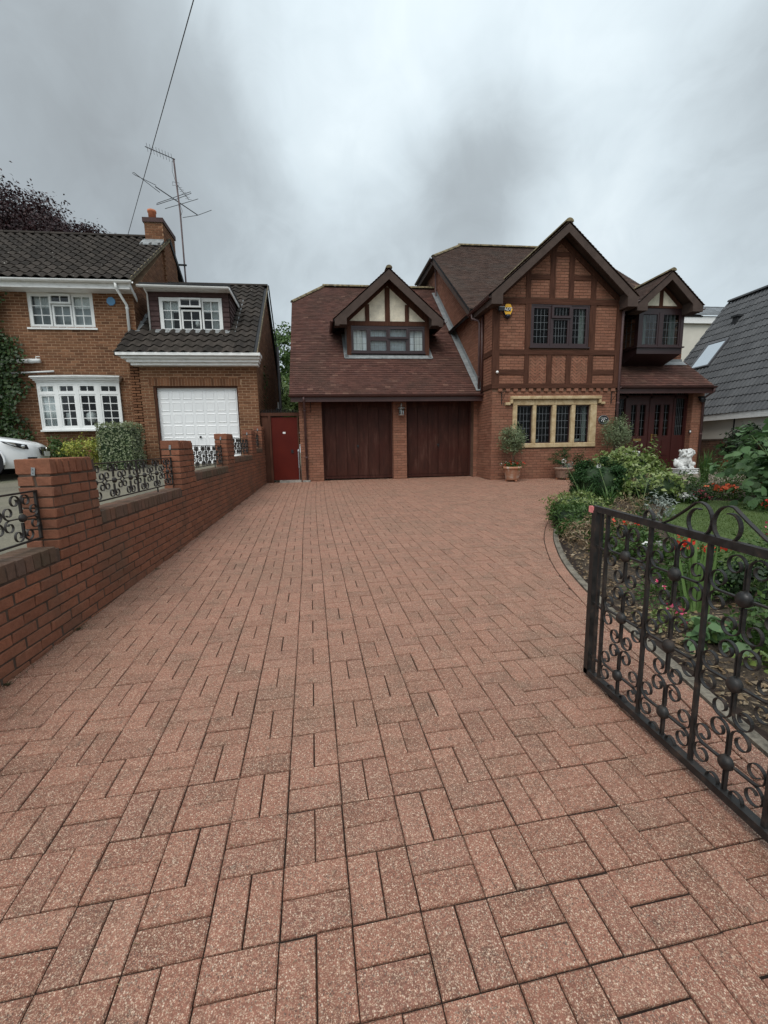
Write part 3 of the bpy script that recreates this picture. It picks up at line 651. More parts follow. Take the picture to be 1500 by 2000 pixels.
def tile_field(mb, O, U, V, umax, vmax, keep=None, cover=.165, gauge=.1, th=.013, lift=.020, umin=0.0, rs=None, jit=.0025):
    """plain tiles: O eave corner, U along the eave, V up the slope"""
    rs = rs or random.Random(2); O, U, V = Vector(O), Vector(U).normalized(), Vector(V).normalized(); Nn = U.cross(V).normalized()
    if Nn.z < 0: Nn = -Nn
    v = 0.0; j = 0
    while v < vmax-.01:
        u = umin-(cover/2 if j % 2 else 0)
        while u < umax:
            a, b = max(u, umin), min(u+cover-.003, umax)
            if b-a > .02 and (keep is None or keep((a+b)/2, v+gauge/2)):
                h = lift+rs.uniform(-jit, jit); h2 = .005; vt = min(v+gauge+.012, vmax+.02); tw = rs.uniform(-jit, jit)*.8; dv = rs.uniform(-.004, .004)
                p = [O+U*a+V*(v+dv)+Nn*h, O+U*b+V*(v+dv)+Nn*(h+tw), O+U*b+V*vt+Nn*h2, O+U*a+V*vt+Nn*h2, O+U*a+V*(v+dv)+Nn*(h-th), O+U*b+V*(v+dv)+Nn*(h+tw-th)]
                mb.add(p, [(0,1,2,3), (4,5,1,0), (0,3,4), (1,5,2)])
            u += cover
        v += gauge; j += 1
def roof_deck(mb, pts, th=.06):
    a, b, c = Vector(pts[0]), Vector(pts[1]), Vector(pts[2]); n = (b-a).cross(c-a).normalized()
    if n.z < 0: n = -n
    mb.prism([tuple(p) for p in pts], tuple(-n*th))
def ridge_run(mb, a, b, r=.11, seg=.45, n=7):
    a, b = Vector(a), Vector(b); L = (b-a).length; d = (b-a).normalized(); k = max(1, int(L/seg)); s = L/k
    up = Vector((0, 0, 1)); up = (up-d*up.dot(d)).normalized(); x = d.cross(up)
    for i in range(k):
        p, q = a+d*(i*s+.006), a+d*((i+1)*s-.006); vs = []
        for e in (p, q):
            for t in range(n+1): an = PI*t/n; vs.append(e+x*(r*math.cos(an))+up*(r*math.sin(an)*.85-.02))
        fs = [(t, t+1, n+2+t, n+1+t) for t in range(n)]+[tuple(range(n+1)), tuple(range(n+1, 2*n+2))[::-1]]; mb.add(vs, fs)
def gutter(parent, a, b, mat, r=.06, ny=-1, xf=None):
    a, b = Vector(a), Vector(b); d = (b-a).normalized(); x = d.cross(Vector((0, 0, 1))).normalized(); mb = MB(xf); n = 8; vs = []
    for e in (a, b):
        for rr in (r, r-.006):
            for t in range(n+1): an = PI+PI*t/n; vs.append(e+x*(rr*math.cos(an))+Vector((0, 0, rr*math.sin(an))))
    m1 = n+1; fs = []
    for t in range(n): fs += [(t, t+1, 2*m1+t+1, 2*m1+t), (m1+t, 3*m1+t, 3*m1+t+1, m1+t+1)]
    fs += [(0, m1, 3*m1, 2*m1), (n, 2*m1+n, 3*m1+n, m1+n), tuple(range(m1))+tuple(range(2*m1-1, m1-1, -1)), tuple(range(2*m1, 3*m1))+tuple(range(4*m1-1, 3*m1-1, -1))]
    mb.add(vs, fs); return mb.build('gutter', mat, parent)
def pipe(parent, path, mat, r=.034, xf=None, clips=()):
    mb = MB(xf); mb.tube(path, r, 10); o = mb.build('downpipe', mat, parent, True)
    for c in clips:
        k = MB(xf); c = Vector(c); k.lathe([(r+.002, -.022), (r+.009, -.018), (r+.009, .018), (r+.002, .022)], c, 12); k.build('pipe_clip', mat, o)
    return o
def casement(win, X, x0, x1, z0, z1, fr, cols, rows, fmat, bmat, bw=.012, depth=.05, gl='glass_dark', cells=False, y=0.0, sill=True):
    """one light: sash frame, pane(s) and bars; X(u,z,d) maps to the wall, d outward"""
    mb = MB(); B = lambda a, b, c, d, e0, e1: mb.add([X(a, c, e0), X(b, c, e0), X(b, c, e1), X(a, c, e1), X(a, d, e0), X(b, d, e0), X(b, d, e1), X(a, d, e1)], [(0,3,2,1), (4,5,6,7), (0,1,5,4), (1,2,6,5), (2,3,7,6), (3,0,4,7)])
    d0, d1 = y-depth, y
    B(x0, x1, z0, z0+fr, d0, d1); B(x0, x1, z1-fr, z1, d0, d1); B(x0, x0+fr, z0+fr, z1-fr, d0, d1); B(x1-fr, x1, z0+fr, z1-fr, d0, d1)
    mb.build('sash', fmat, win)
    a, b, c, d = x0+fr, x1-fr, z0+fr, z1-fr; g = y-depth*.55
    if cols*rows > 1:
        mb = MB(); B2 = B
        for k in range(1, cols): u = a+(b-a)*k/cols; B(u-bw/2, u+bw/2, c, d, g-.004, g+.008)
        for k in range(1, rows): v = c+(d-c)*k/rows; B(a, b, v-bw/2, v+bw/2, g-.003, g+.007)
        if cols > 1 and rows > 1: mb.build('glazing_bars', bmat, win)
        else:
            for k in range(len(mb.v)//8): m1 = MB(); m1.v = mb.v[8*k:8*k+8]; m1.f = mb.f[:6]; m1.build('glazing_bar', bmat, win)
    if cells:
        for i in range(cols):
            for k in range(rows):
                m2 = MB(); p, q = a+(b-a)*i/cols, a+(b-a)*(i+1)/cols; r, s = c+(d-c)*k/rows, c+(d-c)*(k+1)/rows
                m2.quad(X(p, r, g), X(q, r, g), X(q, s, g), X(p, s, g)); m2.build('pane', gl, win)
    else: m2 = MB(); m2.quad(X(a, c, g), X(b, c, g), X(b, d, g), X(a, d, g)); m2.build('pane', gl, win)
def room(win, X, x0, x1, z0, z1, dep=1.6, mat='room_dark'):
    mb = MB(); e = .25; A = lambda u, z, d: X(u, z, d)
    x0 -= e; x1 += e; z0 -= e; z1 += e; f = -.16; b = -dep
    mb.add([A(x0,z0,f), A(x1,z0,f), A(x1,z1,f), A(x0,z1,f), A(x0,z0,b), A(x1,z0,b), A(x1,z1,b), A(x0,z1,b)], [(4,5,6,7), (0,1,5,4), (1,2,6,5), (2,3,7,6), (3,0,4,7)])
    mb.build('room', mat, win)
def curtain(win, X, x0, x1, z0, z1, d=-.14, mat='curtain', folds=7, amp=.02):
    mb = MB(); n = folds*6; vs = []
    for k in range(n+1): u = x0+(x1-x0)*k/n; dd = d+amp*math.sin(k/6*2*PI); vs += [X(u, z0, dd), X(u, z1, dd)]
    mb.add(vs, [(2*k, 2*k+2, 2*k+3, 2*k+1) for k in range(n)]); mb.build('curtain', mat, win, True)

# ------------------------------------------------------------------ the brick and timber house
KS = .045
def SK(x, y, z): return (x-KS*(y-11.45), y, z)          # the plan is not quite square: side walls run a little to the left
H = thing('timbered_house', 'red brick house with dark timber gable, double garage wing and clay tiled roofs', 'house', (0, 0, 0))
YW, YG, YD = 11.45, 12.5, 12.74
rs = random.Random(21)
front = lambda Y: (lambda u, z, d: SK(u, Y-d, z))
side = lambda X0: (lambda u, z, d: SK(X0-d, u, z))      # u = Y, faces -X
def wbox(Y, th=.25): return lambda mb, a, b, c, d: mb.box(a, b, Y, Y+th, c, d)
# --- wing front wall
gx = 6.13
gprof = lambda z: (4.30, 7.95) if z < 4.86 else (gx-(6.42-z)/.86, gx+(6.42-z)/.86)
hw = (5.33, 7.02, 3.60, 4.71); hs = (4.89, 7.38, .88, 2.30)
wl = MB(SK); wall_cells(wl, 4.30, 7.95, -.15, 4.86, [(5.35, 7.0, 3.62, 4.70), (4.95, 7.30, .95, 2.12)], wbox(YW))
wl.prism([(4.30, YW, 4.86), (7.95, YW, 4.86), (gx, YW, 6.44)], (0, .25, 0))
wl.box(4.30, 4.55, YW+.25, 20, -.15, 4.75); wl.prism([(4.30, 12.7, 4.75), (4.30, 23, 4.75), (4.30, 19.1, 7.9), (4.30, 16.7, 7.9)], (.25, 0, 0))
wl.box(7.7, 7.95, YW+.25, 12.6, -.15, 4.75)
wing = wl.build('wing_wall', 'mortar_main', H)
fb = MB(); brick_field(fb, front(YW), 4.30, 7.95, -.05, 2.43, [hs, (4.6, 4.89, 2.05, 2.13), (7.38, 7.6, 2.05, 2.13)], rs=rs)
TP = [(5.18, 5.32), (5.83, 5.98), (6.39, 6.54), (7.04, 7.19)]
brick_field(fb, front(YW), 4.46, 7.82, 2.64, 6.4, [(5.18, 7.20, 3.53, 4.72), (5.25, 7.1, 2.6, 3.42), (4.3, 8, 3.40, 3.53), (4.3, 8, 4.71, 4.86)], gprof, rs=rs)
emit_bricks(fb, 'brick_main', wing, 170)
hbm = MB()     # herringbone infill panels
for (a, b) in [(5.32, 5.83), (5.98, 6.39), (6.54, 7.04)]:
    z0, z1 = 2.64, 3.40; L, W_ = .185, .062; s2 = math.sqrt(.5)
    for col in range(-6, 7):
        for row in range(-8, 16):
            for o_ in (0, 1):
                cx = (a+b)/2+col*(L*s2)*2*.5*1.0; cz = z0+row*W_*2*s2+(.0 if col % 2 == 0 else 0)
                ang = PI/4 if (col % 2 == 0) else -PI/4
                if o_: continue
                ca, sa = math.cos(ang), math.sin(ang); R_ = [(-L/2, -W_/2), (L/2, -W_/2), (L/2, W_/2), (-L/2, W_/2)]
                R_ = [(p*(1-.0)*1.0, q*.86) for p, q in R_]; P = [(cx+ca*p-sa*q, cz+sa*p+ca*q) for p, q in R_]
                for (A_, B_, C_) in ((1, 0, b), (-1, 0, -a), (0, 1, z1), (0, -1, -z0)): P = clip_poly(P, A_, B_, C_) if len(P) > 2 else []
                if len(P) > 2:
                    n = len(P); d = .006+rs.uniform(-.001, .001); f = front(YW)
                    hbm.add([f(p[0], p[1], 0) for p in P]+[f(p[0], p[1], d) for p in P], [tuple(range(n, 2*n))]+[(k, (k+1) % n, n+(k+1) % n, n+k) for k in range(n)])
hbm.build('herringbone_bricks', 'brick_main', wing, kind='stuff')
sb = MB()      # left flank bricks (above the garage roof and the short return)
gar_roof = lambda Y: 2.45+.9*(Y-12.15)
brick_field(sb, side(4.30), 11.46, 12.75, -.05, 4.72, [(11.46, 12.22, 2.52, 2.64), (11.46, 12.22, 3.40, 3.53)], rs=rs)
brick_field(sb, side(4.30), 12.75, 20.5, 2.3, 7.95, [], lambda z: (12.58+(z-4.75)/.778 if z > 4.75 else 12.75, min(20.5, 12.15+(z-2.3)/.9)), rs=rs)
sb.build('bricks', 'brick_main', wing, kind='stuff')
# --- timbers
def timber(x0, x1, z0, z1, mat='timber', d=.028, nm='timber', Y=YW, wav=True):
    mb = MB(SK); n = 7; horiz = (x1-x0) > (z1-z0); vs = []
    for k in range(n+1):
        t = k/n; w1, w2 = (rs.uniform(-.007, .007), rs.uniform(-.007, .007)) if wav else (0, 0)
        if horiz: x = x0+(x1-x0)*t; q = [(x, z0+w1), (x, z1+w2)]
        else: z = z0+(z1-z0)*t; q = [(x0+w1, z), (x1+w2, z)]
        vs += [(q[0][0], Y-d, q[0][1]), (q[1][0], Y-d, q[1][1]), (q[1][0], Y+.01, q[1][1]), (q[0][0], Y+.01, q[0][1])]
    fs = [(4*k+i, 4*k+(i+1) % 4, 4*k+4+(i+1) % 4, 4*k+4+i) for k in range(n) for i in range(4)]+[(0,1,2,3), (4*n+3, 4*n+2, 4*n+1, 4*n)]
    mb.add(vs, fs); return mb.build(nm, mat, H)
for a, b in TP: timber(a, b, 2.63, 3.41, 'timber', .026)
for a, b in [(5.18, 5.31), (5.84, 6.0), (6.38, 6.53), (7.03, 7.18)]:
    m_ = (a+b)/2; timber(a, b, 4.85, 6.42-abs(m_-gx)*.86-.12, 'timber', .026)
for a, b, z in [(5.31, 5.84, 5.34), (6.53, 7.03, 5.34), (6.0, 6.38, 5.92)]: timber(a, b, z, z+.13, 'timber_h', .022)
for a, b in [(4.46, 5.18), (7.19, 7.82)]: timber(a, b, 2.87, 3.0, 'timber_h', .022)
timber(5.18, 5.335, 3.52, 4.72, 'timber', .030); timber(7.025, 7.20, 3.52, 4.72, 'timber', .030)
timber(4.46, 7.84, 3.40, 3.53, 'timber_h', .032); timber(4.44, 7.84, 4.71, 4.86, 'timber_h', .034); timber(4.27, 7.96, 2.51, 2.635, 'timber_h', .038)
timber(4.265, 4.46, 2.60, 4.75, 'timber', .036); timber(7.815, 7.955, 2.60, 4.75, 'timber', .036)
for s in (-1, 1):     # raking timbers under the verge
    mb = MB(SK); a, b = (gx, 6.44), (gx+s*1.86, 6.44-1.86*.86); mb.prism([(a[0], YW-.03, a[1]), (b[0], YW-.03, b[1]), (b[0]-s*.20, YW-.03, b[1]), (a[0], YW-.03, a[1]-.19)], (0, .04, 0)); mb.build('rafter', 'timber', H)
for z0, z1 in [(3.40, 3.53), (2.52, 2.64)]:
    mb = MB(SK); mb.box(4.27, 4.32, 11.47, 12.22, z0, z1); mb.build('timber', 'timber_h', H)
mb = MB(SK); mb.box(4.275, 4.32, 12.12, 12.24, 2.64, 4.72); mb.build('timber', 'timber', H)
# dentil course
for k in range(16):
    x = 4.45+k*.2213; mb = MB(SK); mb.box(x, x+.115, YW-.045, YW+.02, 2.425, 2.50); mb.build('dentil_brick', 'brick_main', H)
# --- gable window
def XF(Y): return lambda u, z, d: Vector(SK(u, Y-d, z))
X = XF(YW-.004); win = put('window', None, None, H)
mb = MB(SK); mb.box(5.335, 7.015, YW-.02, YW+.07, 3.60, 3.645); mb.box(5.30, 7.05, YW-.06, YW+.02, 3.575, 3.605); mb.box(5.335, 7.015, YW-.02, YW+.07, 4.675, 4.712)
for x in (5.335, 5.90, 6.455, 6.985): mb.box(x, x+.03, YW-.018, YW+.07, 3.645, 4.675)
mb.build('frame', 'upvc_brown', win)
casement(win, X, 5.365, 5.90, 3.645, 4.675, .06, 4, 5, 'upvc_brown', 'lead_bar', .008, y=.005); casement(win, X, 6.485, 6.985, 3.645, 4.675, .06, 4, 5, 'upvc_brown', 'lead_bar', .008, y=.005)
casement(win, X, 5.93, 6.455, 3.645, 4.375, .06, 5, 3, 'upvc_brown', 'lead_bar', .008, y=.005); casement(win, X, 5.915, 6.475, 4.36, 4.69, .06, 5, 1, 'upvc_brown', 'lead_bar', .008, y=.045)
room(win, X, 5.4, 6.95, 3.7, 4.6); curtain(win, X, 6.82, 6.97, 3.66, 4.66); curtain(win, X, 5.38, 5.43, 3.66, 4.66, folds=2)
# --- stone mullioned window
sw = put('stone_window', None, None, H); f_ = YW-.035
def stone(nm, a, b, c, d, y0=f_, y1=YW+.12): mb = MB(SK); mb.box(a, b, y0, y1, c, d); o = mb.build(nm, 'stone', sw); bv = o.modifiers.new('b', 'BEVEL'); bv.width = .012; bv.segments = 1; return o
stone('jamb', 4.89, 5.02, 1.0, 2.05); stone('jamb', 7.19, 7.38, 1.0, 2.05)
for a, b in [(5.48, 5.58), (6.05, 6.17), (6.62, 6.74)]: stone('mullion', a, b, 1.0, 2.05, YW-.03)
for a, b in [(4.89, 5.53), (5.532, 6.11), (6.112, 6.68), (6.682, 7.38)]: stone('sill', a, b, .875, 1.0, YW-.05); stone('lintel', a, b, 2.05, 2.205, YW-.032)
for a, b in [(4.80, 5.7), (5.702, 6.6), (6.602, 7.47)]: stone('hood_mould', a, b, 2.208, 2.295, YW-.10)
stone('hood_mould', 4.80, 4.872, 2.09, 2.208, YW-.09); stone('hood_mould', 7.40, 7.47, 2.09, 2.208, YW-.09); stone('hood_stop', 4.665, 4.80, 2.05, 2.125, YW-.08); stone('hood_stop', 7.47, 7.595, 2.06, 2.13, YW-.08)
X = XF(YW+.05)
for k, (a, b) in enumerate([(5.02, 5.48), (5.58, 6.05), (6.17, 6.62), (6.74, 7.19)]): casement(sw, X, a, b, 1.0, 2.05, .03, 4, 5, 'upvc_brown', 'lead_bar', .009)
room(sw, X, 5.05, 7.15, 1.0, 2.05, 2.2); curtain(sw, X, 7.06, 7.19, 1.02, 2.03, -.12, 'curtain', 4); curtain(sw, X, 6.74, 6.84, 1.02, 1.9, -.2, 'curtain_grey', 3); curtain(sw, X, 5.02, 5.07, 1.02, 2.03, -.12, 'curtain_grey', 2)
for x in (5.19, 5.72, 6.23, 6.90, 6.97): mb = MB(SK); mb.lathe([(.035, 0), (.05, .06), (.052, .09), (.045, .09)], (x, YW+.2, 1.02), 12); mb.build('window_sill_pot', 'white_plastic', sw, True)
mb = MB(SK); mb.box(5.02, 7.19, YW+.12, YW+.4, .98, 1.018); mb.build('inner_sill', 'white_old', sw)
# --- wing roof
RU = MB(SK); deck = MB(SK); sl = math.hypot(1, .86)
for s in (-1, 1):
    xe = gx+s*2.05; ze = 6.62-2.05*.86
    roof_deck(deck, [(gx, 11.12, 6.60), (xe, 11.12, ze-.02), (xe, 15.2, ze-.02), (gx, 15.2, 6.60)], .05)
    tile_field(RU, (xe, 11.08 if s > 0 else 11.08, ze), (0, 1, 0), (-s*1, 0, .86), 4.1, 2.05*sl, rs=rs)
wr = deck.build('wing_roof', 'felt', H); RU.build('roof_tiles', 'tile_upper', wr, kind='stuff')
mb = MB(SK); ridge_run(mb, (gx, 11.08, 6.64), (gx, 14.9, 6.64)); mb.build('ridge_tiles', 'ridge_tile', wr)
def barge(x, zp, half, slope, Y, dep=.21, th=.035, kn=True, kw=.30, kh=.24, back=.36):
    for s in (-1, 1):
        xe, ze = x+s*half, zp-half*slope
        mb = MB(SK); mb.prism([(x, Y, zp-.03), (xe, Y, ze-.03), (xe, Y, ze-.03-dep*.9), (xe-s*.12, Y, ze-.03-dep*.9), (x, Y, zp-.03-dep*1.32)], (0, th, 0)); mb.build('bargeboard', 'barge', H)
        if kn:
            a, b = sorted((xe, xe-s*kw)); mb = MB(SK); top = [(xe, Y-.004, ze-.035), (xe, Y-.004, ze-.035-kh), (xe-s*kw, Y-.004, ze-.035-kh), (xe-s*kw, Y-.004, ze-.035+kw*slope-.14)]
            mb.prism(top, (0, back, 0)); mb.build('boxed_end', 'barge', H)
        mb = MB(SK); mb.prism([(x, Y+th, zp-.09), (xe, Y+th, ze-.09), (xe, Y+th, ze-.12), (x, Y+th, zp-.12)], (0, back, 0)); mb.build('soffit', 'barge', H)
barge(gx, 6.62, 2.04, .86, 11.10, dep=.165)
# --- main roof
mr = MB(SK); ez, ey, rz, ry = 4.95, 12.64, 9.04, 17.9; sp = .778; xl, xr = 4.05, 10.95
hy0 = ey+(8.05-ez)/sp; zr = ez+sp*(ry-ey)
roof_deck(mr, [(xl, ey, ez), (xr, ey, ez), (xr, ry, zr), (5.5, ry, zr), (xl, hy0, 8.05)], .07)
roof_deck(mr, [(xl, 2*ry-ey, ez), (xl, 2*ry-hy0, 8.05), (5.5, ry, zr), (xr, ry, zr), (xr, 2*ry-ey, ez)], .07); roof_deck(mr, [(xl, hy0, 8.05), (5.5, ry, zr), (xl, 2*ry-hy0, 8.05)], .07)
mro = mr.build('main_roof', 'felt', H)
mt = MB(SK); s1 = math.hypot(1, sp)
def keep_main(u, v):
    y = ey+v/s1; z = ez+sp*(y-ey)
    if z > 8.05 and (u < (z-8.05)/(zr-8.05)*(5.5-xl)): return False
    x = xl+u; zwing = 6.60-abs(x-gx)*.86; return not (z < zwing-.05) and not (x > 8.1 and x < 10.4 and z < 5.62-abs(x-9.28)*.9 and y < 14)
tile_field(mt, (xl, ey, ez+.003), (1, 0, 0), (0, 1, sp), xr-xl, (ry-ey)*s1, keep_main, rs=rs)
hl = math.hypot(5.5-xl, zr-8.05); tile_field(mt, (xl, hy0, 8.055), (0, 1, 0), (5.5-xl, 0, zr-8.05), 2*(ry-hy0), hl, lambda u, v: abs(u-(ry-hy0)) < (ry-hy0)*(1-v/hl), rs=rs)
mt.build('roof_tiles', 'tile_upper', mro, kind='stuff')
mb = MB(SK); ridge_run(mb, (5.45, ry, zr+.03), (xr, ry, zr+.03)); ridge_run(mb, (xl, hy0, 8.08), (5.5, ry, zr+.02), .09, .16); mb.build('ridge_tiles', 'ridge_tile', mro)
mb = MB(SK); mb.prism([(xl, ey-.02, ez-.03), (xl, hy0, 8.03), (xl, hy0, 8.03-.24), (xl, ey+.1, ez-.17)], (.03, 0, 0)); mb.build('bargeboard', 'barge', H)
mb = MB(SK); mb.prism([(xl+.03, ey, ez-.1), (xl+.03, hy0, 7.92), (xl+.03, hy0, 7.88), (xl+.03, ey+.05, ez-.14)], (.24, 0, 0)); mb.build('soffit', 'barge', H)
gutter(H, SK(xl-.06, hy0-.05, 8.03), SK(xl-.06, 2*ry-hy0, 8.03), 'gutter_brown'); mb = MB(SK); mb.box(xl, xl+.25, hy0, 2*ry-hy0, 7.80, 7.98); mb.build('fascia', 'barge', H)
pipe(H, [SK(4.02, hy0+.15, 7.95), SK(4.22, hy0+.22, 7.78), SK(4.22, hy0+.22, 6.35), SK(4.2, hy0+.1, 6.25)], 'pipe_brown', .032)
# eaves gutters of the wing and the two downpipes at the re-entrant corner
gutter(H, SK(4.06, 11.12, 4.80), SK(4.06, 12.72, 4.80), 'gutter_brown'); mb = MB(SK); mb.box(4.10, 4.32, 11.30, 12.64, 4.62, 4.78); mb.build('fascia', 'barge', H)
gutter(H, SK(8.18, 11.12, 4.80), SK(8.18, 12.4, 4.80), 'gutter_brown')
pipe(H, [SK(4.06, 12.45, 4.74), SK(4.06, 12.45, 4.62), SK(4.22, 12.30, 4.52), SK(4.22, 12.26, 4.4), SK(4.22, 12.26, 2.50)], 'pipe_brown', .034, clips=[SK(4.22, 12.26, 2.95)])
pipe(H, [SK(4.24, 12.10, 4.6), SK(4.24, 12.10, 2.46)], 'gutter_brown', .030)
pipe(H, [(8.16, 11.36, 4.75), (8.14, 11.36, 4.66), (7.99, 11.40, 4.55), (7.99, 11.40, .02)], 'pipe_brown', .036, clips=[(7.99, 11.40, 4.45), (7.99, 11.40, 2.1)])
# --- garage
gw = MB(SK); gw.box(-1.03, -.38, YG, YG+.35, -.1, 2.42); gw.box(1.72, 2.11, YG, YG+.35, -.1, 2.42); gw.box(4.17, 4.33, YG, YG+.35, -.1, 2.42)
gw.box(-1.03, -.80, YG+.35, 19.5, -.1, 2.6); gw.prism([(-1.03, 12.5, 2.6), (-1.03, 22.3, 2.6), (-1.03, 19, 5.4), (-1.03, 16, 5.9)], (.2, 0, 0)); gw.box(-1.0, 4.3, 13.4, 13.5, 0, 2.4)
gwo = gw.build('garage_wall', 'mortar_main', H)
gb = MB()
for a, b in [(-1.03, -.38), (1.72, 2.11), (4.17, 4.30)]: brick_field(gb, front(YG), a, b, -.03, 2.42, rs=rs)
for xq in (-.38, 2.11): brick_field(gb, (lambda x: (lambda u, z, d: SK(x+d, u, z)))(xq), YG, YD, -.03, 2.42, rs=rs)
brick_field(gb, side(1.72), YG, YD, -.03, 2.42, rs=rs)
emit_bricks(gb, 'brick_main', gwo, 90)
for (a, b) in [(-.36, 1.70), (2.13, 4.15)]:
    d_ = put('garage_door', None, None, H); mb = MB(SK); mb.box(a-.02, b+.02, YD+.02, YD+.05, .05, 2.42); mb.build('door_leaf', 'garage_door', d_)
    n = 6; wdt = (b-a-.12)/n
    for k in range(n):
        x0 = a+.06+k*wdt; t0, t1 = abs((k-n/2)/(n/2)), abs((k+1-n/2)/(n/2)); z0, z1 = 2.20-.13*t0*t0, 2.20-.13*t1*t1
        mb = MB(SK); mb.prism([(x0+.010, YD, .14), (x0+wdt-.010, YD, .14), (x0+wdt-.010, YD, z1), (x0+.010, YD, z0)], (0, .022, 0)); mb.build('board', 'garage_door', d_)
    mb = MB(SK); mb.box(a, b, YD-.008, YD+.03, .055, .125); mb.box(a, a+.05, YD-.006, YD+.03, .125, 2.4); mb.box(b-.05, b, YD-.006, YD+.03, .125, 2.4); mb.build('rail', 'garage_door', d_)
    c = ((a+b)/2, YD-.012, 1.02); mb = MB(SK); mb.lathe([(.035, 0), (.035, -.008), (.012, -.012), (.012, -.04)], c, 14, 'y'); mb.tube([(c[0], c[1]-.04, c[2]), (c[0], c[1]-.045, c[2]-.07)], .008, 8); mb.build('handle', 'black_plastic', d_)
    mb = MB(SK); mb.box(a-.06, a, YD-.02, YD+.06, .03, 2.42); mb.build('door_jamb', 'gutter_brown', d_); mb = MB(SK); mb.box(b, b+.06, YD-.02, YD+.06, .03, 2.42); mb.build('door_jamb', 'gutter_brown', d_)
# garage roof
gr = MB(SK); GE, GEZ, GM = 12.13, 2.45, .9; GRY = 17.4; GRZ = GEZ+GM*(GRY-GE); gxl = -1.25; hyl = 16.36; hzl = GEZ+GM*(hyl-GE)
roof_deck(gr, [(gxl, GE, GEZ), (4.30, GE, GEZ), (4.30, GRY, GRZ), (-.06, GRY, GRZ), (gxl, hyl, hzl)], .07)
roof_deck(gr, [(gxl, 2*GRY-GE, GEZ), (gxl, 2*GRY-hyl, hzl), (-.06, GRY, GRZ), (4.3, GRY, GRZ), (4.3, 2*GRY-GE, GEZ)], .07); roof_deck(gr, [(gxl, hyl, hzl), (-.06, GRY, GRZ), (gxl, 2*GRY-hyl, hzl)], .07)
gro = gr.build('garage_roof', 'felt', H)
gs = math.hypot(1, GM); gt = MB(SK)
def keep_gar(u, v):
    z = GEZ+GM*v/gs; x = gxl+u; y = GE+v/gs
    if z > hzl and u < (z-hzl)/(GRZ-hzl)*(-.06-gxl): return False
    if .52 < x < 3.0 and y > 13.72 and z < 6.2-abs(x-1.77)*.86: return False
    return True
tile_field(gt, (gxl, GE, GEZ+.003), (1, 0, 0), (0, 1, GM), 4.30-gxl, (GRY-GE)*gs, keep_gar, rs=rs, gauge=.1)
hl2 = math.hypot(-.06-gxl, GRZ-hzl); tile_field(gt, (gxl, hyl, hzl), (0, 1, 0), (-.06-gxl, 0, GRZ-hzl), 2*(GRY-hyl), hl2, lambda u, v: abs(u-(GRY-hyl)) < (GRY-hyl)*(1-v/hl2), rs=rs)
gt.build('roof_tiles', 'tile_plain', gro, kind='stuff')
mb = MB(SK); ridge_run(mb, (-.1, GRY, GRZ+.03), (4.3, GRY, GRZ+.03)); ridge_run(mb, (gxl, hyl, hzl+.03), (-.06, GRY, GRZ+.02), .085, .15); mb.build('ridge_tiles', 'ridge_tile', gro)
gutter(H, SK(-1.27, GE-.045, GEZ-.005), SK(4.29, GE-.045, GEZ-.005), 'gutter_brown', .062); mb = MB(SK); mb.box(-1.22, 4.29, GE-.005, GE+.025, 2.26, 2.44); mb.build('fascia', 'gutter_brown', H); mb = MB(SK); mb.box(-1.2, 4.29, GE+.025, YD+.1, 2.40, 2.44); mb.build('soffit', 'gutter_brown', H)
pipe(H, [SK(-.86, GE-.04, 2.40), SK(-.86, GE-.04, 2.30), SK(-.86, YG-.05, 2.10), SK(-.86, YG-.05, .03)], 'pipe_brown', .034, clips=[SK(-.86, YG-.05, 2.05), SK(-.86, YG-.05, .72)])
mb = MB(SK); mb.box(-1.0, -.78, YG-.12, YG-.005, .0, .05); mb.build('drain_block', 'concrete', H)
mb = MB(SK); mb.bar((-.68, YG-.02, 2.35), (-.68, YG-.02, 2.0), .012, .012); mb.tube([(-.68, YG-.02, 2.02), (-.68, YG-.16, 2.26)], .006, 6); mb.build('basket_bracket', 'iron', H)
# lead flashing up the side wall
mb = MB(SK)
for k in range(14):
    v0, v1 = k*.375, (k+1)*.375-.006; y0, y1 = 12.2+v0, 12.2+v1; z0, z1 = GEZ+GM*(y0-GE)+.045, GEZ+GM*(y1-GE)+.045
    if y1 > 17.4: break
    mb.prism([(4.13, y0, z0), (4.13, y1, z1), (4.285, y1, z1+.01), (4.285, y0, z0+.01)], (0, 0, .006)); mb.prism([(4.283, y0, z0), (4.283, y1, z1), (4.283, y1, z1+.16), (4.283, y0, z0+.16)], (-.006, 0, 0))
mb.build('lead_flashing', 'lead', gro)
# --- garage dormer
dY = 13.64; dx = 1.79
X = XF(dY); dw = put('dormer_window', None, None, H)
mb = MB(SK); mb.box(.64, 2.96, dY-.02, dY+.06, 4.66, 4.72); mb.box(.62, 2.98, dY-.07, dY+.05, 3.885, 3.925)
mb.build('frame', 'upvc_brown', dw)
for (a, b) in ((.64, 1.18), (2.42, 2.96)): casement(dw, X, a, b, 3.925, 4.66, .065, 4, 3, 'upvc_brown', 'lead_bar', .008, gl='glass', y=.01)
for (a, b) in ((1.18, 1.80), (1.80, 2.42)): casement(dw, X, a, b, 3.925, 4.345, .06, 4, 2, 'upvc_brown', 'lead_bar', .008, gl='glass', y=.01)
casement(dw, X, 1.18, 1.80, 4.345, 4.66, .06, 4, 1, 'upvc_brown', 'lead_bar', .008, gl='glass', y=.015); casement(dw, X, 1.79, 2.43, 4.335, 4.68, .06, 4, 1, 'upvc_brown', 'lead_bar', .008, gl='glass', y=.05)
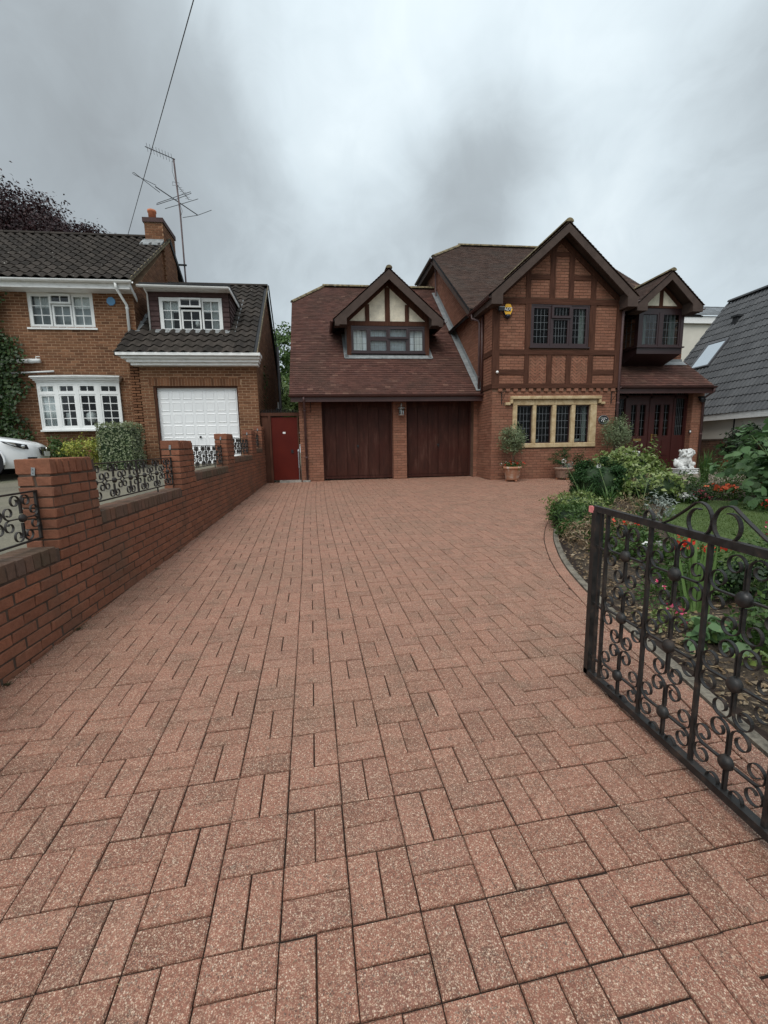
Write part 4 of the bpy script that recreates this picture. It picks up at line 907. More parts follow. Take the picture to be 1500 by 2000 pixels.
room(dw, X, .8, 2.8, 3.9, 4.6, 2.6, 'curtain_grey'); curtain(dw, X, 1.0, 2.64, 3.95, 4.64, -.13, 'pane_sky_pale', 12, .006); curtain(dw, X, .68, .98, 3.95, 4.64, -.1); curtain(dw, X, 2.66, 2.93, 3.95, 4.64, -.1, folds=6)  # pale middle sheet is added; its colour imitates sky reflected in the panes
db = MB(SK); db.box(.50, .64, dY-.03, dY+.05, 3.78, 4.74); db.box(2.96, 3.10, dY-.03, dY+.05, 3.76, 4.74); db.box(.50, 3.10, dY-.035, dY+.05, 4.72, 4.855); db.box(.64, 2.96, dY+.01, dY+.05, 3.78, 3.885)
for (a, b, zt_) in ((1.09, 1.22, 5.35), (1.71, 1.86, 5.85), (2.34, 2.46, 5.35)): db.box(a, b, dY-.03, dY+.05, 4.855, zt_)
db.build('dormer_frame', 'timber', H)
mb = MB(SK); mb.prism([(.50, dY+.01, 4.85), (3.10, dY+.01, 4.85), (dx, dY+.01, 6.0)], (0, .1, 0)); mb.build('cream_panel', 'render_cream', H)
for s in (-1, 1):
    mb = MB(SK); xe = dx+s*1.5; mb.prism([(dx, dY-.025, 6.12), (xe, dY-.025, 6.12-1.5*.86), (xe-s*.27, dY-.025, 6.12-1.5*.86), (dx, dY-.025, 5.90)], (0, .05, 0)); mb.build('rafter', 'timber', H)
    mb = MB(SK); x0, x1 = (.50, .56) if s < 0 else (3.04, 3.10); mb.prism([(x0, dY, 3.7), (x0, dY, 4.9), (x0, 15.3, 4.9)], (x1-x0, 0, 0)); mb.build('dormer_cheek', 'lead', H)
dd = MB(SK); dt = MB(SK); zp, sl_, hf = 6.26, .86, 1.70; sd_ = math.hypot(1, sl_)
for s in (-1, 1):
    xe = dx+s*hf; ze = zp-hf*sl_; roof_deck(dd, [(dx, 13.26, zp-.02), (xe, 13.26, ze-.02), (xe, 16.6, ze-.02), (dx, 16.6, zp-.02)], .04)
    tile_field(dt, (xe, 13.23, ze), (0, 1, 0), (-s, 0, sl_), 3.3, hf*sd_, lambda u, v: GEZ+GM*(13.23+u-GE) < ze+v/sd_*sl_+.05, rs=rs)
dro = dd.build('dormer_roof', 'felt', H); dt.build('roof_tiles', 'tile_plain', dro, kind='stuff'); mb = MB(SK); ridge_run(mb, (dx, 13.22, zp+.02), (dx, 16.3, zp+.02), .10); mb.build('ridge_tiles', 'ridge_tile', dro)
barge(dx, zp, 1.66, .86, 13.25, kw=.36, kh=.15, back=.38)
for s in (-1, 1): gutter(H, SK(dx+s*1.74, 13.28, 4.78), SK(dx+s*1.74, 14.6, 4.78), 'gutter_brown', .055)
mb = MB(SK)     # lead apron round the dormer foot
for a, b, c, d in [(.42, 3.16, 13.48, 13.66)]:
    n = 7
    for k in range(n):
        x0, x1 = a+(b-a)*k/n, a+(b-a)*(k+1)/n-.004; z0, z1 = GEZ+GM*(c-GE)+.05, GEZ+GM*(d-GE)+.05; mb.prism([(x0, c, z0), (x1, c, z0), (x1, d, z1), (x0, d, z1)], (0, 0, .008))
for s in (-1, 1):
    x = .40 if s < 0 else 3.06; p = [(x, 13.5, GEZ+GM*(13.5-GE)+.05), (x+.14, 13.5, GEZ+GM*(13.5-GE)+.05), (x+.14, 14.6, GEZ+GM*(14.6-GE)+.05), (x, 14.6, GEZ+GM*(14.6-GE)+.05)]; mb.prism(p, (0, 0, .008))
mb.build('lead_apron', 'lead', gro)
# --- right hand part: upper wall, oriel, porch
rw = MB(SK); RY = 12.5; wall_cells(rw, 7.95, 10.83, -.15, 5.0, [(8.2, 10.5, -.15, 2.6)], wbox(RY)); rw.box(10.58, 10.83, RY+.25, 23, -.15, 5.0); rw.prism([(10.83, 12.55, 5.0), (10.83, 23.2, 5.0), (10.83, ry, 8.9)], (-.2, 0, 0))
rw.box(10.66, 11.02, 11.75, 12.5, -.1, 2.6); rwo = rw.build('porch_wall', 'mortar_main', H); rbk = MB()
brick_field(rbk, front(RY), 7.97, 10.83, 2.9, 5.0, rs=rs); brick_field(rbk, front(11.75), 10.66, 11.02, -.03, 2.55, rs=rs); brick_field(rbk, side(10.66), 11.75, 12.5, -.03, 2.55, rs=rs); emit_bricks(rbk, 'brick_main', rwo, 40)
oy = 11.66; orl = put('oriel_window', None, None, H); X = XF(oy)
mb = MB(SK); mb.box(8.66, 10.06, oy, RY, 3.50, 3.70); mb.box(8.62, 10.10, oy-.05, RY, 3.665, 3.70); mb.prism([(8.66, oy+.02, 3.50), (10.06, oy+.02, 3.50), (10.0, RY, 3.20), (8.7, RY, 3.20)], (0, 0, .02)); mb.prism([(8.66, oy+.01, 3.505), (8.66, RY, 3.505), (8.66, RY, 3.22)], (1.4, 0, 0)); mb.build('oriel_base', 'upvc_brown', orl); mb = MB(SK); mb.box(8.66, 10.06, oy, RY, 4.63, 4.75); mb.build('oriel_head', 'upvc_brown', orl)
mb = MB(SK)
for x in (8.66, 9.29, 9.96): mb.box(x, x+.10, oy-.012, oy+.08, 3.70, 4.63)
mb.box(8.66, 10.06, oy+.1, oy+.12, 3.70, 3.72); mb.build('frame', 'upvc_brown', orl)
casement(orl, X, 8.75, 9.30, 3.70, 4.63, .055, 4, 4, 'upvc_brown', 'lead_bar', .008); casement(orl, X, 9.38, 9.97, 3.70, 4.63, .055, 4, 4, 'upvc_brown', 'lead_bar', .008)
for xx, nm in ((8.66, -1), (10.06, 1)):
    XS = (lambda q, s: (lambda u, z, d: Vector(SK(q+s*d, u, z))))(xx, nm); casement(orl, XS, oy+.08, RY-.12, 3.70, 4.63, .05, 3, 4, 'upvc_brown', 'lead_bar', .008)
curtain(orl, X, 8.8, 9.0, 3.72, 4.6, -.14, 'curtain_grey', 3); curtain(orl, X, 9.72, 9.92, 3.72, 4.6, -.14, 'curtain_grey', 3)
od = MB(SK); ot = MB(SK); ox, oz, oh, osl = 9.29, 5.60, 1.02, .87; os_ = math.hypot(1, osl)
for s in (-1, 1):
    xe = ox+s*oh; ze = oz-oh*osl; roof_deck(od, [(ox, 11.3, oz-.02), (xe, 11.3, ze-.02), (xe, 14, ze-.02), (ox, 14, oz-.02)], .04); tile_field(ot, (xe, 11.27, ze), (0, 1, 0), (-s, 0, osl), 2.7, oh*os_, rs=rs)
oro = od.build('oriel_roof', 'felt', H); ot.build('roof_tiles', 'tile_upper', oro, kind='stuff'); mb = MB(SK); ridge_run(mb, (ox, 11.26, oz+.02), (ox, 13.6, oz+.02), .09); mb.build('ridge_tiles', 'ridge_tile', oro)
barge(ox, oz, .99, .87, 11.29, dep=.15, kw=.31, kh=.15, back=.38)
mb = MB(SK); mb.prism([(8.55, oy-.02, 4.74), (10.05, oy-.02, 4.74), (ox, oy-.02, 5.42)], (0, .08, 0)); mb.build('gable_board', 'timber', H)
for s in (-1, 1): mb = MB(SK); mb.prism([(ox+s*.065, oy-.03, 4.80), (ox+s*.50, oy-.03, 4.80), (ox+s*.065, oy-.03, 5.20)], (0, .02, 0)); mb.build('cream_panel', 'render_cream', H)
gutter(H, SK(10.34, 11.32, 4.66), SK(10.34, 12.5, 4.66), 'gutter_brown', .05); pipe(H, [SK(10.34, 12.1, 4.62), SK(10.34, 12.15, 4.5), SK(10.2, 12.44, 4.2)], 'pipe_brown', .03)
# porch roof and doors
pd = MB(SK); pt_ = MB(SK); PE, PZ, PM = 11.42, 2.56, .80; pl = math.hypot(1, PM); PX0, PX1 = 8.0, 10.98
roof_deck(pd, [(PX0, PE, PZ), (PX1, PE, PZ), (PX1, RY+.02, PZ+PM*(RY-PE)), (PX0, RY+.02, PZ+PM*(RY-PE))], .05); pdo = pd.build('porch_roof', 'felt', H)
tile_field(pt_, (PX0, PE, PZ+.003), (1, 0, 0), (0, 1, PM), PX1-PX0, (RY-PE)*pl, rs=rs); pt_.build('roof_tiles', 'tile_plain', pdo, kind='stuff')
mb = MB(SK); zt2 = PZ+PM*(RY-PE); mb.prism([(8.0, RY-.17, zt2-.10), (10.9, RY-.17, zt2-.10), (10.9, RY-.005, zt2+.03), (8.0, RY-.005, zt2+.03)], (0, 0, .008)); mb.prism([(8.0, RY-.012, zt2), (10.86, RY-.012, zt2), (10.86, RY-.012, zt2+.1), (8.0, RY-.012, zt2+.1)], (0, -.006, 0)); mb.build('lead_flashing', 'lead', pdo)
gutter(H, SK(8.02, PE-.05, PZ-.01), SK(11.0, PE-.05, PZ-.01), 'gutter_brown', .055); mb = MB(SK); mb.box(8.0, 10.98, PE, PE+.03, 2.36, 2.54); mb.build('fascia', 'gutter_brown', H); mb = MB(SK); mb.box(8.0, 10.98, PE+.03, RY, 2.50, 2.54); mb.build('soffit', 'gutter_brown', H)
pipe(H, [SK(10.96, PE-.04, 2.5), SK(10.96, PE-.02, 2.4), SK(10.96, 11.70, 2.25), SK(10.96, 11.70, .02)], 'pipe_brown', .034, clips=[SK(10.96, 11.7, 1.2)])
dr = put('front_door', None, None, H); DY = 11.92; X = XF(DY)
mb = MB(SK); mb.box(8.0, 10.66, DY, DY+.09, 2.29, 2.355); mb.box(8.0, 10.66, DY, DY+.09, 2.47, 2.53); mb.box(8.0, 10.66, DY-.02, DY+.12, .0, .06)
for x in (8.0, 8.64, 9.42, 10.20, 10.60): mb.box(x, x+.07, DY, DY+.09, .06, 2.5)
mb.build('frame', 'door_wood', dr)
for (a, b) in ((8.72, 9.42), (9.50, 10.20)):
    mb = MB(SK); mb.box(a, b, DY+.02, DY+.06, .06, 1.16); mb.box(a, a+.11, DY+.02, DY+.06, 1.16, 2.29); mb.box(b-.11, b, DY+.02, DY+.06, 1.16, 2.29); mb.box(a+.11, b-.11, DY+.02, DY+.06, 2.10, 2.29); m_ = (a+b)/2; mb.box(m_-.05, m_+.05, DY+.02, DY+.06, 1.16, 2.10); mb.build('door_leaf', 'door_wood', dr)
    for (p, q) in ((a+.11, m_-.05), (m_+.05, b-.11)):
        casement(dr, X, p, q, 1.16, 2.10, .012, 2, 4, 'door_wood', 'lead_bar', .008, y=-.03); mb = MB(SK); mb.box(p-.01, q+.01, DY+.004, DY+.02, .22, .52); mb.box(p-.01, q+.01, DY+.004, DY+.02, .58, 1.02); mb.build('door_panel', 'door_wood', dr)
for (a, b, z0, z1) in ((10.27, 10.60, 1.16, 2.29), (8.07, 8.64, 1.16, 2.29), (8.07, 8.64, 2.355, 2.47), (8.71, 9.42, 2.355, 2.47), (9.49, 10.20, 2.355, 2.47), (10.27, 10.60, 2.355, 2.47)):
    if b-a > .1: casement(dr, X, a, b, z0, z1, .02, 5, 4 if z1-z0 > .5 else 1, 'door_wood', 'lead_bar', .008, y=-.03)
mb = MB(SK); mb.box(8.07, 8.64, DY+.02, DY+.06, .06, 1.16); mb.build('door_panel', 'door_wood', dr); mb = MB(SK); mb.box(10.27, 10.60, DY+.02, DY+.06, .06, 1.16); mb.build('door_panel', 'door_wood', dr); room(dr, X, 8.3, 10.4, .3, 2.3, 1.5)
mb = MB(SK); mb.box(8.95, 9.20, DY-.0, DY+.03, 1.02, 1.085); mb.build('letter_plate', 'brass', dr); mb = MB(SK); mb.box(9.53, 9.565, DY-.0, DY+.03, 1.0, 1.22); mb.tube([(9.548, DY, 1.19), (9.548, DY-.05, 1.19), (9.66, DY-.05, 1.19)], .011, 8); mb.build('door_handle', 'brass', dr)
mb = MB(SK); mb.box(10.60, 10.665, 11.73, 11.75, 1.22, 1.33); mb.build('door_bell', 'black_plastic', H); mb = MB(SK); mb.box(10.612, 10.653, 11.722, 11.73, 1.25, 1.30); mb.build('bell_push', 'white_plastic', H)
mb = MB(SK); mb.box(10.80, 10.90, 11.62, 11.75, 2.24, 2.30); mb.prism([(10.78, 11.58, 2.20), (10.92, 11.58, 2.20), (10.92, 11.66, 2.28), (10.78, 11.66, 2.28)], (0, .02, -.08)); mb.build('flood_light', 'black_plastic', label='small dark flood light under the porch eaves', cat='lamp')
# hanging basket brackets on the wing
for x, s in ((4.56, 1), (7.80, 1)):
    mb = MB(SK); mb.box(x-.008, x+.008, YW-.03, YW-.006, 2.08, 2.40); mb.tube([(x, YW-.02, 2.38), (x, YW-.32, 2.40)], .007, 6); mb.tube([(x, YW-.02, 2.14), (x, YW-.12, 2.22), (x, YW-.28, 2.39)], .006, 6); mb.build('basket_bracket', 'iron', H)
# ------------------------------------------------------------------ small things fixed to the house
sr = thing('alarm_box', 'yellow hexagonal alarm box with white lettering under the timber gable', 'alarm', (4.66, 11.42, 4.54))
hx = [(.125*math.cos(k*PI/3), .16*math.sin(k*PI/3)) for k in range(6)]
mb = MB(); mb.prism([(x, -.06, z) for x, z in hx], (0, .07, 0)); mb.build('box', 'siren_yellow', sr)
mb = MB(); mb.prism([(x*1.08, -.052, z*1.07-.012) for x, z in hx], (0, .05, 0)); mb.build('backplate', 'dark_blue', sr)
mb = MB(); mb.lathe([(.075, 0), (.07, -.05), (.045, -.085), (.01, -.095)], (0, -.03, -.13), 14); mb.build('strobe', 'dark_blue', sr, True)
mb = MB(); mb.box(-.085, .075, -.066, -.058, -.045, .055); mb.build('name_panel', 'black_plastic', sr)
def text_mesh(s, size, mat, parent, loc, nm='lettering'):
    cu = bpy.data.curves.new('t', 'FONT'); cu.body = s; cu.size = size; cu.extrude = .002; cu.align_x = 'CENTER'; cu.align_y = 'CENTER'; cu.offset = size*.018
    o = bpy.data.objects.new('t', cu); COL.objects.link(o); bpy.context.view_layer.update()
    me = bpy.data.meshes.new_from_object(o.evaluated_get(bpy.context.evaluated_depsgraph_get())); bpy.data.objects.remove(o)
    me.materials.clear(); p = put(nm, me, mat, parent, loc=loc); p.rotation_euler = (PI/2, 0, 0); return p
text_mesh('ADT', .105, 'white_plastic', sr, (-.005, -.069, .005))
cm = thing('security_light', 'small black floodlight beside the yellow alarm box', 'lamp', (4.45, 11.30, 4.54))
mb = MB(); mb.box(-.08, .08, -.03, .04, -.055, .035); mb.build('head', 'black_plastic', cm); mb = MB(); mb.prism([(-.078, -.032, .036), (.078, -.032, .036), (.078, .04, .048), (-.078, .04, .048)], (0, 0, .008)); mb.build('visor', 'galv', cm); mb = MB(); mb.tube([(0, .03, 0), (0, .12, -.02), (0, .13, -.13)], .014, 8); mb.build('arm', 'black_plastic', cm)
pl = thing('house_plaque', 'oval black house name plaque beside the stone window', 'plaque', (7.60, 11.435, 1.63))
mb = MB(); mb.lathe([(.001, -.012), (.148, -.012), (.155, -.008), (.16, 0)], (0, 0, 0), 28, 'y'); mb.v = [(x, y, z*.80) for x, y, z in mb.v]; mb.build('plate', 'plaque_black', pl)
rim = MB(); rim.tube([(.15*math.cos(t*PI/14), -.012, .12*math.sin(t*PI/14)) for t in range(29)], .006, 6, False); rim.build('rim', 'galv', pl)
fl = MB(); rr = random.Random(4)
for x, z in ((-.075, .045), (-.04, .005), (0, -.01), (.03, .015), (.085, .04), (-.02, .045), (.04, .05), (-.06, -.03), (0, -.045), (.06, -.03)): fl.lathe([(.001, -.0165), (.012, -.0155), (.014, -.012)], (x, 0, z), 8, 'y')
fl.build('painted_motif', 'white_plastic', pl)
mb = MB(); mb.lathe([(.001, -.075), (.03, -.06), (.04, -.035), (.03, -.008), (.02, 0)], (4.40, 11.41, 2.93), 16, 'y'); mb.build('motion_sensor', 'white_plastic', None, True, label='round white motion sensor on the timber corner post', cat='sensor')
lp = thing('wall_lantern', 'silver wall lantern on the brick pier between the garage doors', 'lamp', (1.90, 12.38, 1.98))
mb = MB(); mb.lathe([(.02, .16), (.10, .12), (.115, .105), (.115, .10), (.02, .10)], (0, 0, 0), 12); mb.lathe([(.008, .16), (.022, .19), (.008, .215), (.018, .24), (.004, .26)], (0, 0, 0), 10); mb.build('cap', 'lamp_silver', lp, True)
mb = MB(); mb.lathe([(.07, -.07), (.085, .10)], (0, 0, 0), 8); mb.build('glass', 'lamp_glass', lp); mb = MB(); mb.lathe([(.02, -.06), (.026, 0), (.012, .06)], (0, 0, 0), 10); mb.build('bulb', 'white_plastic', lp, True)
mb = MB(); mb.lathe([(.09, -.095), (.095, -.08), (.08, -.07), (.03, -.07)], (0, 0, 0), 12); mb.build('tray', 'lamp_silver', lp); mb = MB(); mb.box(-.04, .04, .10, .12, -.02, .16); mb.tube([(0, .11, .13), (0, .05, .20), (0, 0, .19)], .009, 6); mb.build('arm', 'lamp_silver', lp)

# ------------------------------------------------------------------ red side gate
rg = thing('side_gate', 'plain dark red wooden side gate between the two houses', 'gate', (-1.5, 12.52, .05))
mb = MB(); mb.box(-.37, .36, -.02, .02, .02, 1.82); mb.build('door_leaf', 'red_gate', rg); mb = MB(); mb.box(.16, .22, -.035, -.02, .80, .90); mb.build('latch', 'black_plastic', rg); mb = MB(); mb.box(-.055, .02, -.026, -.02, 1.36, 1.41); mb.build('number_plate', 'white_plastic', rg)
mb = MB(); mb.box(-.44, -.375, -.05, .05, -.05, 1.86); mb.box(.365, .40, -.04, .05, -.05, 1.86); mb.box(-.70, .42, -.05, .05, 1.86, 1.95); mb.build('frame', 'timber', rg)
mb = MB()
for k in range(24):
    x = -.68+k*.047; mb.prism([(x, 0, 1.95), (x+.024, 0, 1.95), (x+.012, 0, 2.07)], (0, .006, 0)); mb.prism([(x+.012, 0, 1.955), (x+.036, 0, 1.955), (x+.024, -.05, 2.035)], (0, .006, 0))
mb.build('spike_strip', 'iron', rg); mb = MB(); mb.box(-.2, .42, -.12, .15, -.06, .015); mb.build('step', 'concrete', rg)
mb = MB(); mb.box(-.64, -.44, -.02, .02, -.05, 1.9); mb.build('side_panel', 'timber', rg)
mb = MB(); mb.tube([(-1.13, 12.44, .95), (-1.13, 12.40, .9), (-1.13, 12.40, .42), (-1.12, 12.44, .38)], .018, 8); mb.tube([(-1.13, 12.42, .93), (-1.13, 12.42, .06)], .01, 6); mb.build('garden_tap_pipe', 'galv', label='thin grey metal pipe on the corner beside the red gate', cat='pipe')

# ------------------------------------------------------------------ wavy tiles
def wave_tile(name, cover, length, prof, th=.014, lift=.026, seg=8):
    mb = MB(); vs = []
    for k in range(seg+1):
        u = cover*k/seg; h = prof(u/cover); vs += [(u, 0, h+lift-th), (u, 0, h+lift), (u, length, h+.004)]
    fs = []
    for k in range(seg): a = 3*k; fs += [(a, a+3, a+4, a+1), (a+1, a+4, a+5, a+2)]
    mb.add(vs, fs); return mb.mesh(name, False)
def tile_roof(parent, xf, specs, me, mat, cover, gauge, nmax=300):
    """specs: (O,U,V,umax,vmax,keep); the largest on the picture as single tiles, the rest joined"""
    me.materials.append(MAT[mat]); L = []
    for (O, U, V, umax, vmax, keep) in specs:
        O, U, V = Vector(O), Vector(U).normalized(), Vector(V).normalized(); Nn = U.cross(V)
        sgn = 1
        for j in range(int(vmax/gauge)+1):
            for i in range(int(umax/cover)+1):
                u, v = i*cover, j*gauge
                if u+cover*.6 > umax or v+gauge*.5 > vmax or (keep and not keep(u+cover/2, v+gauge/2)): continue
                p = Vector(xf(*(O+U*u+V*v))); p2 = Vector(xf(*(O+U*(u+1)+V*v)))-p; p3 = Vector(xf(*(O+U*u+V*(v+1))))-p; n = p2.cross(p3).normalized()
                if n.z < 0: n = -n
                a = rs.gauss(0, .004); M = Matrix((p2, p3, n)).transposed().to_4x4(); M.translation = p+n*rs.uniform(0, .004)
                d = inframe(p, 5); L.append((d if d else 99, M))
    L.sort(key=lambda t: t[0]); vs = [v.co.copy() for v in me.vertices]; fs = [tuple(p.vertices) for p in me.polygons]; rest = MB()
    PI_ = Matrix.Translation(-Vector(parent.matrix_world.translation if parent.parent is None else parent.location))
    for k, (d, M) in enumerate(L):
        if k < nmax: o = put('roof_tile', me, None, parent); o.matrix_local = M
        else: rest.add([M @ v for v in vs], fs)
    if rest.v: rest.build('roof_tiles', mat, parent, kind='stuff')

# ------------------------------------------------------------------ the neighbour's house on the left
def SL(x, y, z): return (x-.045*(y-13), y, z)
LH = thing('brick_house', 'brown brick neighbouring house with white windows, bow window and white garage door', 'house', (0, 0, 0))
fl_ = lambda Y: (lambda u, z, d: SL(u, Y-d, z)); LW, LG = 13.0, 12.4; rs = random.Random(33)
h1 = (-8.24, -6.56, 4.38, 5.30); h2 = (-8.25, -6.08, 1.61, 2.95)
lw = MB(SL); wall_cells(lw, -14.5, -5.5, .2, 5.35, [h1, h2], wbox(LW)); lw.box(-5.75, -5.5, LW+.25, 20, .2, 5.35); lw.prism([(-5.5, 13, 5.35), (-5.5, 19.85, 5.35), (-5.5, 16.42, 8.05)], (-.25, 0, 0))
lwo = lw.build('main_wall', 'mortar_left', LH); lb = MB(); brick_field(lb, fl_(LW), -10.9, -5.5, .45, 5.33, [h1, h2], jt=.016, L=.209, rs=rs)
lsd = lambda u, z, d: SL(-5.5+d, u, z); brick_field(lb, lsd, 13.0, 19.8, 3.9, 8.0, [], lambda z: (13.0+max(0, (z-5.35)/.79), 19.8-max(0, (z-5.35)/.79)), rs=rs); emit_bricks(lb, 'brick_left', lwo, 180)
hg = (-4.99, -2.74, .4, 2.74)
lg = MB(SL); wall_cells(lg, -5.54, -2.20, .2, 3.45, [hg], wbox(LG)); lg.box(-2.45, -2.20, LG+.25, 19.6, .2, 3.5); lg.prism([(-2.20, LG, 3.5), (-2.20, 19.6, 3.5), (-2.20, 15.97, 6.4)], (-.25, 0, 0)); lg.box(-5.0, -2.6, LG+.4, LG+.45, .2, 3); lg.box(-5.54, -5.3, LG, LW+.3, .2, 3.45)
lgo = lg.build('garage_wall', 'mortar_left', LH); lb = MB(); brick_field(lb, fl_(LG), -5.54, -2.20, .45, 3.42, [hg, (-5.1, -2.63, 2.74, 2.95)], jt=.016, L=.209, rs=rs)
lsd2 = lambda u, z, d: SL(-2.20+d, u, z); brick_field(lb, lsd2, LG, 19.5, .5, 6.35, [], lambda z: (LG+max(0, (z-3.45)/.8), 19.5-max(0, (z-3.45)/.8)), rs=rs)
lsd3 = lambda u, z, d: SL(-5.54-d, u, z); brick_field(lb, lsd3, LG, LW, .5, 3.42, rs=rs); emit_bricks(lb, 'brick_left', lgo, 120)
for k in range(31):
    x = -5.09+k*.0785; mb = MB(SL); mb.box(x, x+.066, LG-.008, LG+.05, 2.745, 2.945); mb.build('soldier_brick', 'brick_left', LH)
gd = put('garage_door', None, None, LH); mb = MB(SL); mb.box(-4.93, -2.78, LG+.12, LG+.16, .45, 2.70); mb.build('door_leaf', 'door_white', gd)
for i in range(7):
    for j in range(7):
        x = -4.90+i*.302; z = 2.645-j*.322; mb = MB(SL); a, b, c, d = x+.03, x+.272, z-.262, z; y = LG+.12
        mb.add([(a, y, c), (b, y, c), (b, y, d), (a, y, d), (a+.02, y-.010, c+.02), (b-.02, y-.010, c+.02), (b-.02, y-.010, d-.02), (a+.02, y-.010, d-.02), (a+.035, y-.003, c+.035), (b-.035, y-.003, c+.035), (b-.035, y-.003, d-.035), (a+.035, y-.003, d-.035)], [(0,1,5,4), (1,2,6,5), (2,3,7,6), (3,0,4,7), (4,5,9,8), (5,6,10,9), (6,7,11,10), (7,4,8,11), (8,9,10,11)]); mb.build('panel', 'door_white', gd)
mb = MB(SL); mb.box(-4.99, -4.93, LG+.03, LG+.2, .4, 2.74); mb.box(-2.78, -2.74, LG+.03, LG+.2, .4, 2.74); mb.box(-4.93, -2.78, LG+.03, LG+.2, 2.70, 2.74); mb.build('door_frame', 'timber', gd)
mb = MB(SL); mb.lathe([(.03, 0), (.03, -.03), (.012, -.05)], (-3.87, LG+.12, 1.35), 12, 'y'); mb.build('handle', 'black_plastic', gd)
# windows
def XL(Y): return lambda u, z, d: Vector(SL(u, Y-d, z))
def white_window(parent, X, x0, x1, z0, z1, lights, dep=.06, nm='window'):
    win = put(nm, None, None, parent); mb = MB(); B = lambda a, b, c, d, e0, e1: mb.add([X(a, c, e0), X(b, c, e0), X(b, c, e1), X(a, c, e1), X(a, d, e0), X(b, d, e0), X(b, d, e1), X(a, d, e1)], [(0,3,2,1), (4,5,6,7), (0,1,5,4), (1,2,6,5), (2,3,7,6), (3,0,4,7)])
    f = .05; B(x0, x1, z0, z0+f, -.09, .008); B(x0, x1, z1-f, z1, -.09, .008); B(x0, x0+f, z0+f, z1-f, -.09, .008); B(x1-f, x1, z0+f, z1-f, -.09, .008); B(x0-.06, x1+.06, z0-.045, z0, -.05, .075); mb.build('frame', 'upvc_white', win)
    for (a, b, c, d, co, ro, y) in lights: casement(win, X, a, b, c, d, .045, co, ro, 'upvc_white', 'upvc_white', .022, .05, 'glass', True, y)
    return win
X = XL(LW+.03); x0, x1, z0, z1 = h1; W_ = x1-x0
win = white_window(LH, X, x0, x1, z0, z1, [(x0+.05, x0+.575, z0+.05, z1-.05, 2, 3, .01), (x0+.60, x0+1.10, z0+.05, z1-.30, 2, 2, .01), (x0+.575, x0+1.11, z1-.29, z1-.045, 2, 1, .06), (x0+1.12, x1-.05, z0+.05, z1-.05, 2, 3, .01)])
room(win, X, x0+.2, x1-.2, z0, z1, 1.5); 
for a, b in ((x0+.1, x0+.55), (x0+1.14, x1-.1)): curtain(win, X, a, b, z1-.37, z1-.06, -.12, 'curtain', 8, .008)
mb = MB(SL); mb.lathe([(.05, 0), (.06, .06), (.03, .12), (.001, .13)], (x0+.45, LW+.22, z0+.05), 10); mb.build('sill_ornament', 'white_plastic', win, True); mb = MB(SL); mb.box(x0+.05, x1-.05, LW+.16, LW+.175, z0+.05, z0+.6); mb.build('net_curtain', 'curtain_grey', win)
# bow window
bw_ = put('bow_window', None, None, LH); bx = [(-8.25, 12.95), (-7.71, 12.87), (-7.17, 12.83), (-6.63, 12.85), (-6.08, 12.93)]
for k in range(4):
    (xa, ya), (xb, yb) = bx[k], bx[k+1]; a = Vector((xa, ya, 0)); t = Vector((xb-xa, yb-ya, 0)); L_ = t.length; t.normalize(); n_ = Vector((t.y, -t.x, 0))
    X = (lambda a, t, n_: (lambda u, z, d: Vector(SL(*(a+t*u+n_*d+Vector((0, 0, z)))))))(a, t, n_)
    mb = MB(); B = lambda p, q, c, d, e0, e1: mb.add([X(p, c, e0), X(q, c, e0), X(q, c, e1), X(p, c, e1), X(p, d, e0), X(q, d, e0), X(q, d, e1), X(p, d, e1)], [(0,3,2,1), (4,5,6,7), (0,1,5,4), (1,2,6,5), (2,3,7,6), (3,0,4,7)])
    B(0, L_, 1.62, 1.69, -.07, .01); B(0, L_, 2.85, 2.92, -.07, .01); B(0, .05, 1.69, 2.85, -.07, .012); B(L_-.05, L_, 1.69, 2.85, -.07, .012); B(.05, L_-.05, 2.585, 2.635, -.07, .01); B(-.01, L_+.01, 1.575, 1.62, -.1, .07); mb.build('frame', 'upvc_white', bw_)
    casement(bw_, X, .05, L_-.05, 1.69, 2.585, .04, 2, 4, 'upvc_white', 'upvc_white', .02, .05, 'glass', True, 0); casement(bw_, X, .05, L_-.05, 2.635, 2.85, .04, 2, 1, 'upvc_white', 'upvc_white', .02, .05, 'glass', True, 0.005)
X = XL(LW); room(bw_, X, -8.0, -6.3, 1.6, 2.9, 3.0); curtain(bw_, X, -8.2, -7.72, 1.66, 2.9, -.02, 'curtain', 9, .015); curtain(bw_, X, -7.62, -7.5, 1.66, 2.1, -.02, 'curtain', 2, .02)
mb = MB(SL); mb.lathe([(.001, -.16), (.08, -.14), (.14, -.08), (.16, 0), (.14, .08), (.08, .14), (.001, .16)], (-6.98, LW+.1, 1.98), 18); mb.build('globe_lamp', 'curtain', bw_, True)
mb = MB(SL)
for k, (zz, e) in enumerate(((2.915, .03), (2.96, .075), (3.005, .115), (3.04, .15))):
    P = [(x+(x+7.16)*e*.55, y-e) for x, y in bx]; P = [(P[0][0], LW)]+P+[(P[-1][0], LW)]; mb.prism([(x, y, zz) for x, y in P], (0, 0, .043 if k < 3 else .03))
mb.build('bow_cornice', 'white_old', bw_); mb = MB(SL); P = [(x+(x+7.16)*.075, y-.14) for x, y in bx]; P = [(P[0][0], LW)]+P+[(P[-1][0], LW)]; mb.prism([(x, y, 3.071) for x, y in P], (0, 0, .012)); mb.build('bow_roof', 'lead', bw_)
